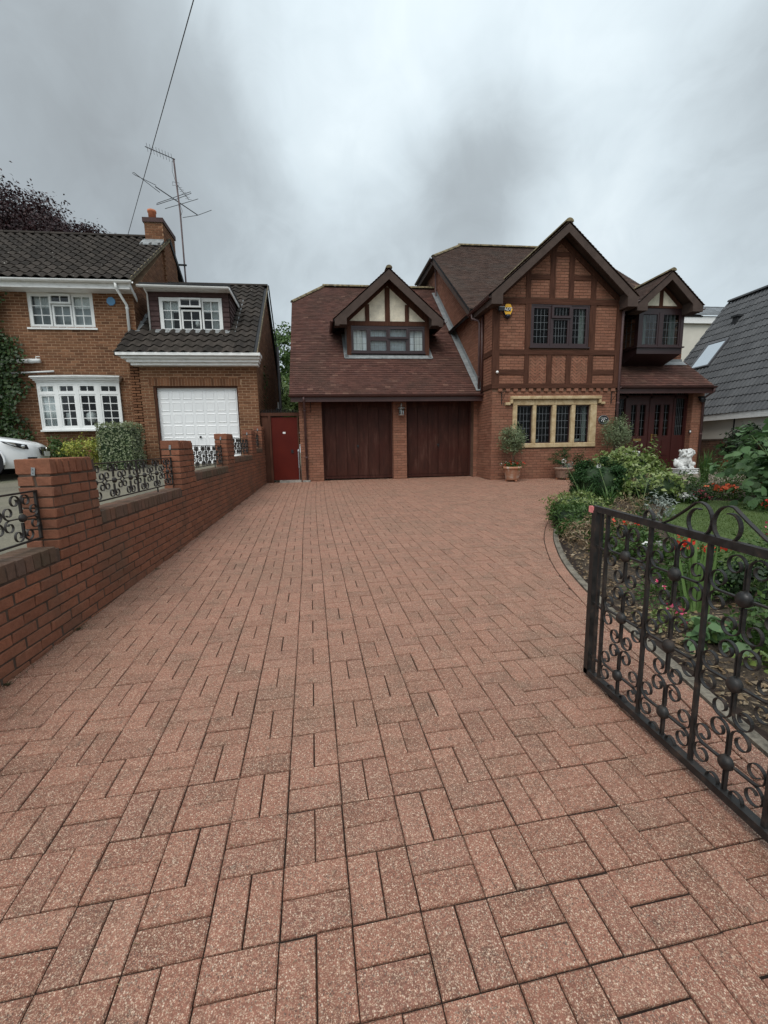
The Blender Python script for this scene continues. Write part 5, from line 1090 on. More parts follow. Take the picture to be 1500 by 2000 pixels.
# eaves of the main roof
mb = MB(SL); mb.box(-14.5, -5.42, 12.62, 12.65, 5.29, 5.44); mb.build('fascia', 'white_old', LH); mb = MB(SL); mb.box(-14.5, -5.42, 12.65, 13.0, 5.295, 5.31); mb.build('soffit', 'white_old', LH); gutter(LH, SL(-14.5, 12.56, 5.48), SL(-5.32, 12.56, 5.48), 'upvc_white', .062)
mb = MB(SL); mb.prism([(-5.42, 12.60, 5.34), (-5.42, 12.60, 5.46), (-5.42, 13.02, 5.22), (-5.42, 13.02, 5.10)], (.02, 0, 0)); mb.build('boxed_end', 'white_old', LH)
pipe(LH, [SL(-5.75, 12.56, 5.42), SL(-5.75, 12.58, 5.30), SL(-5.66, 12.93, 4.98), SL(-5.66, 12.93, 3.9)], 'upvc_white', .036, clips=[SL(-5.66, 12.93, 4.9)])
# main roof
lr = MB(SL); roof_deck(lr, [(-14.5, 12.6, 5.50), (-5.42, 12.6, 5.50), (-5.42, 16.42, 8.25), (-14.5, 16.42, 8.25)], .06); roof_deck(lr, [(-14.5, 20.24, 5.50), (-14.5, 16.42, 8.25), (-5.42, 16.42, 8.25), (-5.42, 20.24, 5.5)], .06); roof_deck(lr, [(-5.75, 12.02, 3.50), (-2.12, 12.02, 3.50), (-2.12, 15.95, 6.60), (-5.75, 15.95, 6.60)], .06); roof_deck(lr, [(-5.6, 19.9, 3.5), (-5.6, 15.95, 6.6), (-2.12, 15.95, 6.6), (-2.12, 19.9, 3.5)], .06)
lro = lr.build('roof', 'felt', LH)
S_roll = wave_tile('roof_tile', .272, .36, lambda t: .058*(.5-.5*math.cos(2*PI*t))**1.15, .016, .034)
sl1 = math.hypot(3.82, 2.75); sl2 = math.hypot(3.93, 3.10)
def keep_lg(u, v):
    x = -5.75+u; y = 12.02+v*3.93/sl2; return not (-5.12 < x < -2.93 and 13.05 < y < 14.75)
tile_roof(lro, SL, [((-13.52, 12.58, 5.505), (1, 0, 0), (0, 3.82, 2.75), 8.12, sl1, None), ((-5.75, 12.0, 3.505), (1, 0, 0), (0, 3.93, 3.10), 3.66, sl2, keep_lg)], S_roll, 'tile_concrete', .272, .338)
mb = MB(SL); ridge_run(mb, (-14.4, 16.42, 8.30), (-5.42, 16.42, 8.30), .12); ridge_run(mb, (-5.6, 15.95, 6.64), (-2.10, 15.95, 6.64), .11); mb.build('ridge_tiles', 'tile_concrete', lro)
mb = MB(SL); mb.prism([(-5.41, 12.6, 5.44), (-5.41, 16.42, 8.19), (-5.41, 16.42, 8.31), (-5.41, 12.6, 5.56)], (.02, 0, 0)); mb.build('verge', 'ridge_tile', lro); mb = MB(SL); mb.prism([(-2.11, 12.02, 3.44), (-2.11, 15.95, 6.54), (-2.11, 15.95, 6.66), (-2.11, 12.02, 3.56)], (.015, 0, 0)); mb.build('verge', 'ridge_tile', lro)
mb = MB(SL); mb.prism([(-2.09, 15.95, 6.5), (-2.09, 19.9, 3.4), (-2.09, 19.9, 3.55), (-2.09, 15.95, 6.68)], (.03, 0, 0)); mb.build('bargeboard', 'felt', lro); mb = MB(SL); mb.prism([(-5.40, 16.42, 8.1), (-5.40, 20.2, 5.4), (-5.40, 20.2, 5.55), (-5.40, 16.42, 8.3)], (.03, 0, 0)); mb.build('bargeboard', 'felt', lro)
pipe(LH, [SL(-2.02, 17.6, 5.0), SL(-2.02, 17.6, 2.7), SL(-2.02, 17.2, 2.55)], 'pipe_grey', .055)
# garage cornice gutter
mb = MB(SL)
for (a, b, yf, c, d) in [(-5.42, -2.12, 12.18, 3.245, 3.315), (-5.50, -2.09, 12.12, 3.318, 3.39), (-5.60, -2.06, 12.06, 3.393, 3.46), (-5.70, -2.03, 11.98, 3.463, 3.535)]: mb.box(a, b, yf, 12.42, c, d)
mb.build('cornice', 'white_old', LH)
# flat roofed dormer
DL = 13.1; X = XL(DL); dm = put('dormer', None, None, LH); x0, x1, z0, z1 = -4.86, -3.15, 4.33, 5.26
mb = MB(SL); wall_cells(mb, -5.13, -2.95, 4.15, 5.45, [(x0, x1, z0, z1)], wbox(DL, .1)); mb.box(-3.02, -2.95, DL+.1, 15.3, 4.15, 5.45); mb.box(-5.13, -5.06, DL+.1, 15.3, 4.15, 5.45); mb.build('dormer_wall', 'hung_tile', dm)
ht = MB(SL)
for j in range(9):
    z = 4.22+j*.135
    for (p, q) in ((-5.13, -4.88), (-3.13, -2.95)): ht.add([(p, DL-.028, z), (q, DL-.028, z), (q, DL-.006, z+.15), (p, DL-.006, z+.15), (p, DL-.002, z), (q, DL-.002, z)], [(0,1,2,3), (4,5,1,0)])
    ht.add([(-2.922, DL-.02, z), (-2.922, 15.3, z), (-2.944, 15.3, z+.15), (-2.944, DL-.02, z+.15), (-2.95, DL-.02, z), (-2.95, 15.3, z)], [(0,1,2,3), (4,5,1,0)])
for k in range(13): x = -5.13+k*.168; ht.add([(x, DL-.028, 5.275), (x+.165, DL-.028, 5.275), (x+.165, DL-.008, 5.44), (x, DL-.008, 5.44), (x, DL, 5.275), (x+.165, DL, 5.275)], [(0,1,2,3), (4,5,1,0)])
ht.build('hung_tiles', 'hung_tile', dm, kind='stuff')
lights = [(x0+.05, x0+.56, z0+.05, z1-.05, 2, 3, .01), (x0+.58, x0+1.12, z0+.05, z1-.32, 2, 2, .01), (x0+.555, x0+1.145, z1-.27, z1-.02, 2, 1, .075), (x0+1.15, x1-.05, z0+.05, z1-.05, 2, 3, .01)]
W2 = white_window(LH, X, x0, x1, z0, z1, lights); room(W2, X, x0+.2, x1-.2, z0, z1, 1.4, 'curtain_grey'); curtain(W2, X, x0+.08, x0+.33, z0+.06, z0+.6, -.12); curtain(W2, X, x1-.33, x1-.08, z0+.06, z0+.6, -.12); curtain(W2, X, x0+.08, x0+.55, z1-.36, z1-.06, -.12, 'curtain', 8, .006); curtain(W2, X, x1-.55, x1-.08, z1-.36, z1-.06, -.12, 'curtain', 8, .006)
mb = MB(SL); mb.lathe([(.05, 0), (.07, .08), (.06, .14), (.03, .2), (.001, .21)], (x0+.95, DL+.25, z0+.22), 10); mb.build('sill_ornament', 'white_plastic', W2, True)
mb = MB(SL); mb.box(-5.25, -2.84, DL-.30, 15.4, 5.50, 5.54); mb.build('flat_roof', 'felt', dm); mb = MB(SL); mb.box(-5.15, -2.88, DL-.24, DL-.02, 5.40, 5.50); mb.box(-2.89, -2.86, DL-.24, 15.1, 5.38, 5.50); mb.build('fascia', 'white_old', dm); gutter(dm, SL(-5.3, DL-.30, 5.47), SL(-2.86, DL-.30, 5.45), 'upvc_white', .06)
pipe(dm, [SL(-5.14, DL-.26, 5.42), SL(-5.14, DL-.05, 5.32), SL(-5.14, DL-.05, 4.22)], 'upvc_white', .022)
mb = MB(SL); gz2 = lambda y: 3.5+.789*(y-12.02)+.055
for k in range(6): a = -5.0+k*.35; mb.prism([(a, 12.93, gz2(12.93)), (a+.345, 12.93, gz2(12.93)), (a+.345, 13.1, gz2(13.1)), (a, 13.1, gz2(13.1))], (0, 0, .01))
mb.build('lead_apron', 'lead', lro); mb = MB(SL)
for k in range(6): y0 = 13.0+k*.33; mb.prism([(-2.92, y0, gz2(y0)), (-2.80, y0, gz2(y0)), (-2.80, y0+.32, gz2(y0+.32)), (-2.92, y0+.32, gz2(y0+.32))], (0, 0, .012))
mb.build('lead_flashing', 'lead', lro); mb = MB(SL)
for k in range(4): y0 = 12.98+k*.4; mb.prism([(-5.52, y0, gz2(y0)), (-5.30, y0, gz2(y0)), (-5.30, y0+.39, gz2(y0+.39)), (-5.52, y0+.39, gz2(y0+.39)+.08)], (0, 0, .012))
mb.build('lead_flashing', 'lead', lro)
# chimney
ch = MB(SL); ch.box(-6.0, -5.42, 15.85, 17.05, 5.0, 8.52); cho = ch.build('chimney', 'mortar_left', LH); cb = MB()
brick_field(cb, fl_(15.85), -6.0, -5.42, 6.4, 8.5, rs=rs); brick_field(cb, (lambda u, z, d: SL(-5.42+d, u, z)), 15.85, 17.05, 5.2, 8.5, rs=rs); cb.build('bricks', 'brick_left', cho, kind='stuff')
mb = MB(SL); mb.box(-6.04, -5.38, 15.81, 17.09, 8.52, 8.66); mb.box(-5.98, -5.44, 15.9, 17.0, 8.66, 8.69); mb.build('chimney_cap', 'hung_tile', cho); mb = MB(SL); mb.lathe([(.12, 0), (.12, .22), (.14, .24), (.14, .30), (.12, .30), (.1, .05)], (-5.80, 16.10, 8.70), 18); mb.build('chimney_pot', 'pot_orange', cho, True)
mb = MB(SL); mb.prism([(-6.1, 15.55, 7.70), (-5.42, 15.55, 7.70), (-5.42, 15.85, 7.95), (-6.1, 15.85, 7.95)], (0, 0, .03)); mb.build('lead_flashing', 'lead', cho); mb = MB(SL); mb.prism([(-6.05, 15.84, 7.85), (-5.42, 15.84, 7.85), (-5.42, 15.84, 8.0), (-6.05, 15.84, 8.0)], (0, -.012, 0)); mb.build('lead_flashing', 'lead', cho)
# blue octagon plaque, flue pipes
mb = MB(SL); mb.prism([(-6.08+.115*math.cos((k+.5)*PI/4), LW-.035, 5.09+.115*math.sin((k+.5)*PI/4)) for k in range(8)], (0, .03, 0)); mb.build('blue_plaque', 'plaque_blue', label='pale blue octagonal plaque high on the brown brick house', cat='plaque')
mb = MB(SL); mb.tube([(-9.2, LW-.08, 3.47), (-8.05, LW-.10, 3.49)], [.055, .055], 12); mb.lathe([(.062, 0), (.062, .12)], (-8.35, LW-.09, 3.485), 14, 'x'); mb.build('waste_pipe', 'upvc_white', LH, True); mb = MB(SL); mb.tube([(-9.2, LW-.06, 3.15), (-7.75, LW-.06, 3.22)], .024, 8); mb.build('waste_pipe', 'upvc_white', LH, True); mb = MB(SL); mb.tube([(-8.15, LW-.09, 3.54), (-8.15, LW-.09, 3.6), (-8.05, LW-.09, 3.6)], .012, 6); mb.build('overflow_pipe', 'upvc_white', LH)
mb = MB(SL); mb.tube([(-2.17, 17.3, 2.6), (-2.0, 17.3, 2.45), (-1.95, 17.3, 2.1)], .04, 8); mb.build('flue', 'pipe_grey', LH)
mb = MB(); mb.prism([(-2.36, 17.8, 2.92), (-2.36, 17.8, 2.62), (-2.20, 17.8, 2.42), (-2.20, 17.8, 2.78)], (0, .02, 0)); mb.build('white_board', 'white_plastic', label='white board edge showing behind the side gate', cat='board')
# forecourt
sheet(nz, [-30, -12, -8, -5, -2.13], [-3, 0, 3, 6, 9, 12.4, 13.2], -.0).build('neighbour_forecourt', 'old_paving', kind='structure')

# ------------------------------------------------------------------ aerial and cable
ae = thing('tv_aerial', 'tall television aerial mast beside the brick chimney', 'aerial', SL(-5.22, 17.5, 6.2)); ao = Vector(ae.location)
def al(px, py, Y=17.5): return on_y(px, py, Y)-ao
def rod(nm, pts, r, mat='aerial_dark'): mb = MB(); mb.tube(pts, r*1.6, 6); return mb.build(nm, mat, ae)
top, base_ = al(339, 310), al(363, 550); rod('mast', [base_+Vector((0, 0, -.3)), al(352, 415), al(343, 345), top], .021, 'steel_pole')
rod('bracket', [al(344, 517, 17.2), al(364, 518)], .022, 'felt')
b0, b1 = top, al(283, 286, 17.0); rod('boom', [b0+Vector((.05, 0, -.02)), b1], .009)
for k in range(9): p = b0.lerp(b1, (k+.6)/9.3); rod('element', [p+Vector((0, .05, -.11-.02*(k % 2))), p-Vector((0, .05, -.11))], .004)
m0, m1 = al(303, 364, 17.0), al(386, 420, 18.0); rod('boom', [m0, m1], .011)
rod('element', [al(305, 362, 16.9), al(262, 341, 16.6), al(258.5, 338, 16.6), al(261, 336.5, 16.6), al(312, 376, 17.3)], .006)
rod('element', [al(340, 389, 17.4), al(306, 400, 16.9), al(306.5, 397, 16.9), al(372, 374.5, 17.9), al(373.5, 377.5, 17.9), al(342, 390, 17.5)], .006); rod('element', [al(322.5, 407.5, 17.0), al(354, 398.5, 17.6), al(387, 388.5, 18.1)], .006); rod('element', [al(357, 425, 17.5), al(386, 420.5, 18.0), al(413, 410.5, 18.4)], .006)
c0, c1 = al(346, 361), al(369, 390, 17.0); rod('boom', [c0, c1], .007)
for k in range(6): p = c0.lerp(c1, (k+1)/6.2); rod('element', [p+Vector((.09, .05, .01)), p-Vector((.09, .05, .01))], .003)
rod('reflector', [al(337, 355), al(350, 357.5), al(350, 361.5), al(337, 362), al(337, 355)], .004)
rod('lead_cable', [al(336, 315), al(336.5, 335), al(342, 352), al(350, 395), al(356, 412), al(353, 425), al(360, 520)], .004, 'felt')
p0, p1 = on_y(248, 465, 16.4), on_y(378, 0, 8.0); d = p1-p0; pts = []
for k in range(31): t = k/30*2.1; q = p0+d*t; q.z -= .0*t*(1-t); pts.append(q)
mb = MB(); mb.tube(pts, .008, 6); mb.build('overhead_cable', 'cable_grey', label='black overhead cable rising from the brown house roof across the sky', cat='cable')

# ------------------------------------------------------------------ the white house on the right
RH = thing('white_house', 'white rendered house with a steep dark grey tiled roof and skylight', 'house', (0, 0, 0)); ident = lambda x, y, z: (x, y, z)
rm = MB(); rm.box(12.62, 12.85, 6, 16.1, -.1, 2.0); rm.prism([(12.62, 16.05, 2.0), (19.4, 16.05, 2.0), (16.0, 16.05, 6.4)], (0, .2, 0)); rm.box(12.62, 19.4, 15.9, 16.05, -.1, 2.0); rm.build('wall', 'render_white', RH)
mb = MB(); mb.box(12.42, 12.45, 6, 16.25, 1.66, 1.88); mb.build('fascia', 'white_old', RH); mb = MB(); mb.box(12.45, 12.65, 6, 16.25, 1.68, 1.70); mb.build('soffit', 'white_old', RH)
mb = MB(); mb.box(12.60, 12.622, 12.25, 12.285, .9, 1.7); mb.build('wall_joint', 'felt', RH)
mm = 1.31; rr_ = MB(); roof_deck(rr_, [(12.46, 6, 1.88), (12.46, 16.25, 1.88), (16.0, 16.25, 1.88+mm*3.54), (16.0, 6, 1.88+mm*3.54)], .07); roof_deck(rr_, [(19.54, 6, 1.88), (16.0, 6, 1.88+mm*3.54), (16.0, 16.25, 1.88+mm*3.54), (19.54, 16.25, 1.88)], .07); rro = rr_.build('roof', 'felt', RH)
R_tile = wave_tile('roof_tile', .30, .37, lambda t: .034*max(0, math.cos(2*PI*(2*t-.25)))**.8+.002, .018, .03, 12)
slr = math.hypot(3.54, 3.54*mm); tile_roof(rro, ident, [((12.42, 6.2, 1.84), (0, 1, 0), (1, 0, mm), 10.1, slr+.03, None)], R_tile, 'tile_grey', .30, .345)
mb = MB(); ridge_run(mb, (16.0, 6, 6.58), (16.0, 16.3, 6.58), .12); mb.prism([(12.42, 16.25, 1.82), (16.0, 16.25, 1.88+mm*3.54-.02), (16.0, 16.25, 1.88+mm*3.54+.06), (12.42, 16.25, 1.93)], (0, .09, 0)); mb.build('ridge_tiles', 'tile_grey', rro)
sk_ = put('skylight', None, None, RH); un = Vector((1, 0, mm)).normalized(); nn = Vector((-mm, 0, 1)).normalized(); so = Vector((13.87, 14.70, 1.88+mm*(13.87-12.46)))
def sp_(y, v, h): return so+Vector((0, y, 0))+un*v+nn*h
mb = MB()
for (y0, y1, v0, v1) in [(0, .9, 0, .06), (0, .9, 1.17, 1.28), (0, .07, .06, 1.17), (.83, .9, .06, 1.17)]: mb.add([sp_(y0, v0, -.02), sp_(y1, v0, -.02), sp_(y1, v1, -.02), sp_(y0, v1, -.02), sp_(y0, v0, .1), sp_(y1, v0, .1), sp_(y1, v1, .1), sp_(y0, v1, .1)], [(4,5,6,7), (0,1,5,4), (1,2,6,5), (2,3,7,6), (3,0,4,7)])
mb.build('frame', 'pipe_grey', sk_); mb = MB(); mb.quad(sp_(.07, .06, .085), sp_(.83, .06, .085), sp_(.83, 1.17, .085), sp_(.07, 1.17, .085)); mb.build('pane', 'skylight_glass', sk_)
c = Vector((15.15, 15.05, 1.88+mm*(15.15-12.46))); mb = MB(); mb.box(-.09, .09, -.1, .1, -.1, .22); mb.box(-.13, .13, -.14, .14, .2, .27); mb.v = [tuple(Vector(v)+c) for v in mb.v]; mb.build('roof_vent', 'felt', RH)
mb = MB(); mb.box(16.5, 24, 21, 25, 3, 7.5); mb.build('rear_wing', 'render_white', RH); mb = MB(); mb.box(16.3, 24.2, 20.85, 20.9, 7.1, 7.42); mb.build('fascia', 'white_old', RH)
rb2 = MB(); roof_deck(rb2, [(16.3, 20.8, 7.45), (19.0, 20.8, 7.45), (19.0, 23, 8.6), (17.2, 23, 8.6)], .06); rbo = rb2.build('rear_roof', 'felt', RH); tl2 = MB(); tile_field(tl2, (16.3, 20.78, 7.46), (1, 0, 0), (0, 2.2, 1.15), 6.5, 2.4, cover=.3, gauge=.34, th=.02, lift=.04, rs=rs); tl2.build('roof_tiles', 'tile_grey', rbo, kind='stuff')
gw_ = thing('garden_wall', 'low dark brick garden wall beside the porch', 'wall', (12.2, 11, 0)); mb = MB(); mb.box(-.02, .2, -4.5, 4.0, -.3, 1.0); mb.box(-.04, .22, -4.5, 4.0, 1.0, 1.05); mb.build('wall_core', 'mortar_dark', gw_); mb = MB(); brick_field(mb, lambda u, z, d: (-.02-d, u, z), -4.4, 4.0, -.1, .99, rs=rs); mb.build('bricks', 'brick_far', gw_, kind='stuff')
rw2 = MB(); rw2.box(-.6, .62, -.02, .2, -.3, .99)
# ------------------------------------------------------------------ parked white car
CX, CY = -6.86, 10.75; CZ = nz(-8, 10.7)
car = thing('parked_car', 'white hatchback car parked nose out on the neighbouring forecourt', 'car', (CX, CY, CZ)); car.rotation_euler = (0, 0, math.radians(22))
def loft(mb, secs):
    n = len(secs[0]); vs = [p for s in secs for p in s]; fs = [(i*n+k, i*n+k+1, (i+1)*n+k+1, (i+1)*n+k) for i in range(len(secs)-1) for k in range(n-1)]
    fs += [tuple(range(n)), tuple((len(secs)-1)*n+k for k in range(n))[::-1]]; mb.add(vs, fs)
def half(x, w, zb, zm, zs, zt, wt):    # one cross-section, near side to far side
    L = [(w*.90, zb), (w*.985, zb+.12), (w, zm), (w*.985, zs), (w*(wt*.55+.42), zs+(zt-zs)*.62), (w*wt, zt-.015), (w*wt*.5, zt+.005), (0, zt+.012)]
    P = [(x, -y, z) for y, z in L]; return P+[(x, y, z) for y, z in L[::-1][1:]]
S_ = [(0, .50, .30, .42, .52, .60, .72), (-.06, .68, .22, .46, .60, .70, .80), (-.18, .80, .19, .50, .68, .765, .84), (-.40, .87, .18, .52, .735, .82, .86), (-.75, .90, .18, .54, .785, .875, .88), (-1.10, .905, .18, .55, .815, .925, .88), (-1.42, .905, .18, .55, .84, .965, .88), (-2.2, .91, .18, .55, .87, 1.0, .88), (-3.4, .91, .18, .55, .90, 1.0, .88), (-4.05, .88, .22, .56, .90, .98, .86), (-4.28, .80, .30, .56, .86, .93, .8)]
mb = MB(); loft(mb, [half(*s) for s in S_]); bo = mb.build('body', 'car_paint', car, True); bo.modifiers.new('s', 'SUBSURF').levels = 2; bo.modifiers['s'].render_levels = 2
mb = MB(); G_ = [(-1.30, .80, .93, .95), (-1.75, .78, .93, 1.22), (-2.10, .74, .93, 1.40), (-2.8, .73, .93, 1.45), (-3.5, .73, .93, 1.42), (-4.15, .72, .93, 1.0)]
loft(mb, [[(x, -w, z0), (x, -w*.86, z1-.05), (x, -w*.7, z1), (x, w*.7, z1), (x, w*.86, z1-.05), (x, w, z0)] for x, w, z0, z1 in G_]); mb.build('glasshouse', 'car_black', car, True)
mb = MB(); loft(mb, [[(x, -w*.72, z1+.004), (x, 0, z1+.03), (x, w*.72, z1+.004)] for x, w, z0, z1 in G_[2:5]]); mb.build('roof_panel', 'car_paint', car, True)
for x in (-.93, -3.45):
    for s in (-1, 1):
        wh = put('wheel', None, None, car, loc=(x, s*.80, .325)); mb = MB(); mb.lathe([(.20, -.1), (.30, -.11), (.325, -.08), (.325, .08), (.30, .11), (.20, .1)], (0, 0, 0), 28, 'y'); mb.build('tyre', 'rubber', wh, True)
        mb = MB(); mb.lathe([(.21, s*.09), (.19, s*.06), (.05, s*.07), (.001, s*.075)], (0, 0, 0), 20, 'y'); mb.build('rim', 'car_black', wh, True)
        mb = MB(); mb.lathe([(.001, 0), (.385, 0), (.385, s*.10), (.001, s*.10)], (x, s*.815, .34), 32, 'y'); mb.build('wheel_arch', 'car_black', car)
        ar = MB(); ar.tube([(x+.40*math.cos(t*PI/16), s*.905, .34+.40*math.sin(t*PI/16)) for t in range(-1, 18)], .022, 6); ar.build('arch_lip', 'car_paint', car, True)
for s in (-1, 1):
    hl = put('headlight', None, None, car); out_ = [(-.135, .735, .595), (-.155, .755, .69), (-.36, .875, .735), (-.56, .905, .765), (-.50, .905, .715), (-.33, .885, .64), (-.20, .81, .60)]
    mb = MB(); mb.poly([(x, s*(y+.012), z) for x, y, z in out_]); mb.build('lens', 'car_black', hl); mb = MB()
    mb.poly([(-.30, s*.893, .655), (-.33, s*.902, .72), (-.50, s*.927, .752), (-.42, s*.925, .70)]); mb.build('reflector', 'chrome', hl); mb = MB(); mb.lathe([(.001, -.01), (.035, 0)], (-.21, s*.835, .655), 12, 'y'); mb.build('lamp', 'chrome', hl)
mb = MB(); mb.prism([(.012, -.40, .47), (.012, .40, .47), (.0, .46, .585), (-.02, .42, .645), (-.02, -.42, .645), (.0, -.46, .585)], (.02, 0, 0)); gro_ = mb.build('grille', 'car_black', car)
mb = MB(); mb.box(.03, .042, -.26, .26, .44, .55); mb.build('number_plate', 'plate_white', car); mb = MB(); mb.lathe([(.05, .036), (.05, .045)], (0, 0, .60), 16, 'x'); mb.build('badge', 'chrome', car)
mb = MB(); mb.prism([(-.05, -.70, .28), (-.03, -.72, .42), (-.16, -.815, .42), (-.18, -.80, .26)], (.02, -.01, 0)); mb.build('air_intake', 'car_black', car)

# ------------------------------------------------------------------ foliage kit
def leaf_mesh(name, pts, nor, size, wid=.5, fold=.12, mat='leaf_green', seed=0, align=.6, hang=0.0, big=False):
    r = np.random.default_rng(seed); pts = np.asarray(pts, float); nor = np.asarray(nor, float); n = len(pts)
    nor = nor/np.maximum(np.linalg.norm(nor, axis=1, keepdims=True), 1e-6)
    d = r.normal(size=(n, 3)); d -= (d*nor).sum(1, keepdims=True)*nor*align; d[:, 2] -= hang; d /= np.maximum(np.linalg.norm(d, axis=1, keepdims=True), 1e-6)
    n2 = nor+r.normal(size=(n, 3))*.45; s = np.cross(d, n2); s /= np.maximum(np.linalg.norm(s, axis=1, keepdims=True), 1e-6); up = np.cross(s, d)
    sz = (size*r.uniform(.65, 1.3, n))[:, None]
    a = pts; b = pts+d*sz*.45+s*sz*wid*.5+up*sz*fold; c = pts+d*sz; e = pts+d*sz*.45-s*sz*wid*.5+up*sz*fold
    if big:
        ts = [(0, 0), (.22, .42), (.5, .5), (.78, .34), (1.0, 0), (.78, -.34), (.5, -.5), (.22, -.42)]; A_ = [pts+d*sz*u*(1-.08*u)+s*sz*wid*v_+up*sz*(abs(v_)*fold*1.6-.22*u*u) for u, v_ in ts]; K_ = 8
    else: A_ = [a, b, c, e]; K_ = 4
    V = np.stack(A_, 1).reshape(-1, 3); me = bpy.data.meshes.new(name); me.vertices.add(K_*n); me.vertices.foreach_set('co', V.ravel())
    me.loops.add(K_*n); me.loops.foreach_set('vertex_index', np.arange(K_*n, dtype=np.int32)); me.polygons.add(n)
    me.polygons.foreach_set('loop_start', np.arange(0, K_*n, K_, dtype=np.int32)); me.polygons.foreach_set('loop_total', np.full(n, K_, dtype=np.int32)); me.update(calc_edges=True); me.validate()
    me.materials.append(MAT[mat]); return me
def lumps(c, rad, k, per, spread, seed, zmin=None, shell=.75, flat=1.0):
    """points of many small leaf clumps over an ellipsoid"""
    r = np.random.default_rng(seed); c = np.array(c, float); rad = np.array(rad, float)
    u = r.normal(size=(k, 3)); u /= np.linalg.norm(u, axis=1, keepdims=True); u[:, 2] = np.abs(u[:, 2])*1.0 if zmin == 'top' else u[:, 2]
    rr = (shell+(1.08-shell)*r.random(k)**.6)*(1+.16*np.sin(u[:, 0]*5+seed)*np.cos(u[:, 1]*4+seed)); cen = u*rr[:, None]
    P = np.repeat(cen, per, 0)+r.normal(size=(k*per, 3))*spread; Nn = np.repeat(u, per, 0)+r.normal(size=(k*per, 3))*.35; Nn[:, 2] += .35
    P = P*rad+c
    return P, Nn
def plant(name, label, cat, base, parts, group=None):
    t = thing(name, label, cat, base, group)
    for (nm, me, mat) in parts: put(nm, me, mat, t, kind='stuff' if 'flower' in nm else None)
    return t
def bush(name, label, base, rad, h, mat, n=1600, size=.06, wid=.5, seed=1, k=70, spread=.13, stem='bark', cat='shrub', group=None, shell=.6, core=None):
    per = max(1, n//k); P, Nn = lumps((0, 0, h*.55), (rad, rad*.95, h*.52), k, per, spread, seed, shell=shell); P[:, 2] = np.maximum(P[:, 2], .01)
    me = leaf_mesh('leaves', P, Nn, size, wid, .12, mat, seed); mb = MB(); rr = random.Random(seed)
    for q in range(7): a = rr.uniform(0, 6.28); mb.tube([(0, 0, -.02), (rad*.25*math.cos(a), rad*.25*math.sin(a), h*.35), (rad*.6*math.cos(a), rad*.6*math.sin(a), h*.7)], [.014, .009, .004], 5)
    t = plant(name, label, cat, base, [('leaves', me, None), ('stems', mb.mesh('stems'), stem)], group)
    if core: cb_ = MB(); cb_.lathe([(.001, .03), (rad*.7, .1*h), (rad*.85, .35*h), (rad*.84, .6*h), (rad*.58, .86*h), (.001, .95*h)], (0, 0, 0), 14); cb_.build('dark_core', core, t, True)  # solid core; its dark colour stands in for shade inside the foliage
    return t
def straps(mb, c, n, L, w0, spread, seed, bend=.6, up=.9):
    rr = random.Random(seed)
    for k in range(n):
        a = rr.uniform(0, 6.28); l = L*rr.uniform(.6, 1.1); tl = rr.uniform(.1, 1)*spread; p = Vector((c[0]+rr.gauss(0, .03), c[1]+rr.gauss(0, .03), c[2])); d = Vector((math.cos(a)*tl, math.sin(a)*tl, up)).normalized(); s = Vector((-math.sin(a), math.cos(a), 0)); vs = []
        m = 5
        for q in range(m+1):
            t = q/m; w = w0*(1-t**2.2)*.5+.0008; vs += [p-s*w, p+s*w]; p = p+d*(l/m); d = (d+Vector((math.cos(a), math.sin(a), 0))*bend*.16*t-Vector((0, 0, bend*.22*t))).normalized()
        mb.add(vs, [(2*q, 2*q+1, 2*q+3, 2*q+2) for q in range(m)])
def flower_heads(pts, size, mat, seed, petals=6):
    r = np.random.default_rng(seed); pts = np.asarray(pts, float); P = np.repeat(pts, petals, 0)+r.normal(size=(len(pts)*petals, 3))*size*.25; Nn = r.normal(size=P.shape); Nn[:, 2] += 1.5; return leaf_mesh('flowers', P, Nn, size, .9, .1, mat, seed, .8)

# ------------------------------------------------------------------ pots and clipped trees by the window
def pot(base, r, h, mat, label, feet=True):
    t = thing('plant_pot', label, 'pot', base); mb = MB(); mb.lathe([(r*.66, .03), (r*.72, .06), (r*.90, h*.80), (r*.92, h*.82), (r*1.0, h*.84), (r*1.02, h), (r*.9, h), (r*.86, h*.88)], (0, 0, 0), 26); mb.build('pot_body', mat, t, True).data.polygons.foreach_set('use_smooth', [True]*len(mb.f))
    mb = MB(); mb.lathe([(r*.88, h*.86), (r*.5, h*.90), (.001, h*.91)], (0, 0, 0), 20); mb.build('soil', 'soil', t)
    for k in range(3): a = k*2.1+.8; mb = MB(); mb.box(-.03, .03, -.03, .03, 0, .04); mb.v = [(x+r*.6*math.cos(a), y+r*.6*math.sin(a), z) for x, y, z in mb.v]; mb.build('pot_foot', 'terracotta', t)
    return t
b1 = Vector((4.76, 11.05, gz(4.76, 11.05)+.004)); pot(b1, .245, .40, 'pot_salt', 'large terracotta pot with a white salt bloom left of the stone window')
def topiary(base, label, R_, hs, seed, lean=0.0):
    t = thing('topiary_tree', label, 'tree', base); P, Nn = lumps((lean, 0, hs+R_*.9), (R_, R_, R_*1.08), 110, 26, .17, seed, shell=.25)
    put('crown', leaf_mesh('crown', P, Nn, .075, .24, .06, 'leaf_olive', seed, .2), None, t); mb = MB(); rr = random.Random(seed); mb.tube([(0, 0, -.08), (lean*.3+.01, 0, hs*.5), (lean, 0, hs+R_*.4)], [.018, .015, .012], 8)
    for k in range(16): a = rr.uniform(0, 6.28); e = rr.uniform(.2, 1.2); mb.tube([(lean, 0, hs+R_*.2), (lean+R_*.9*math.cos(a)*math.cos(e), R_*.9*math.sin(a)*math.cos(e), hs+R_*(.5+math.sin(e)))], [.008, .003], 5)
    mb.build('trunk', 'bark', t)
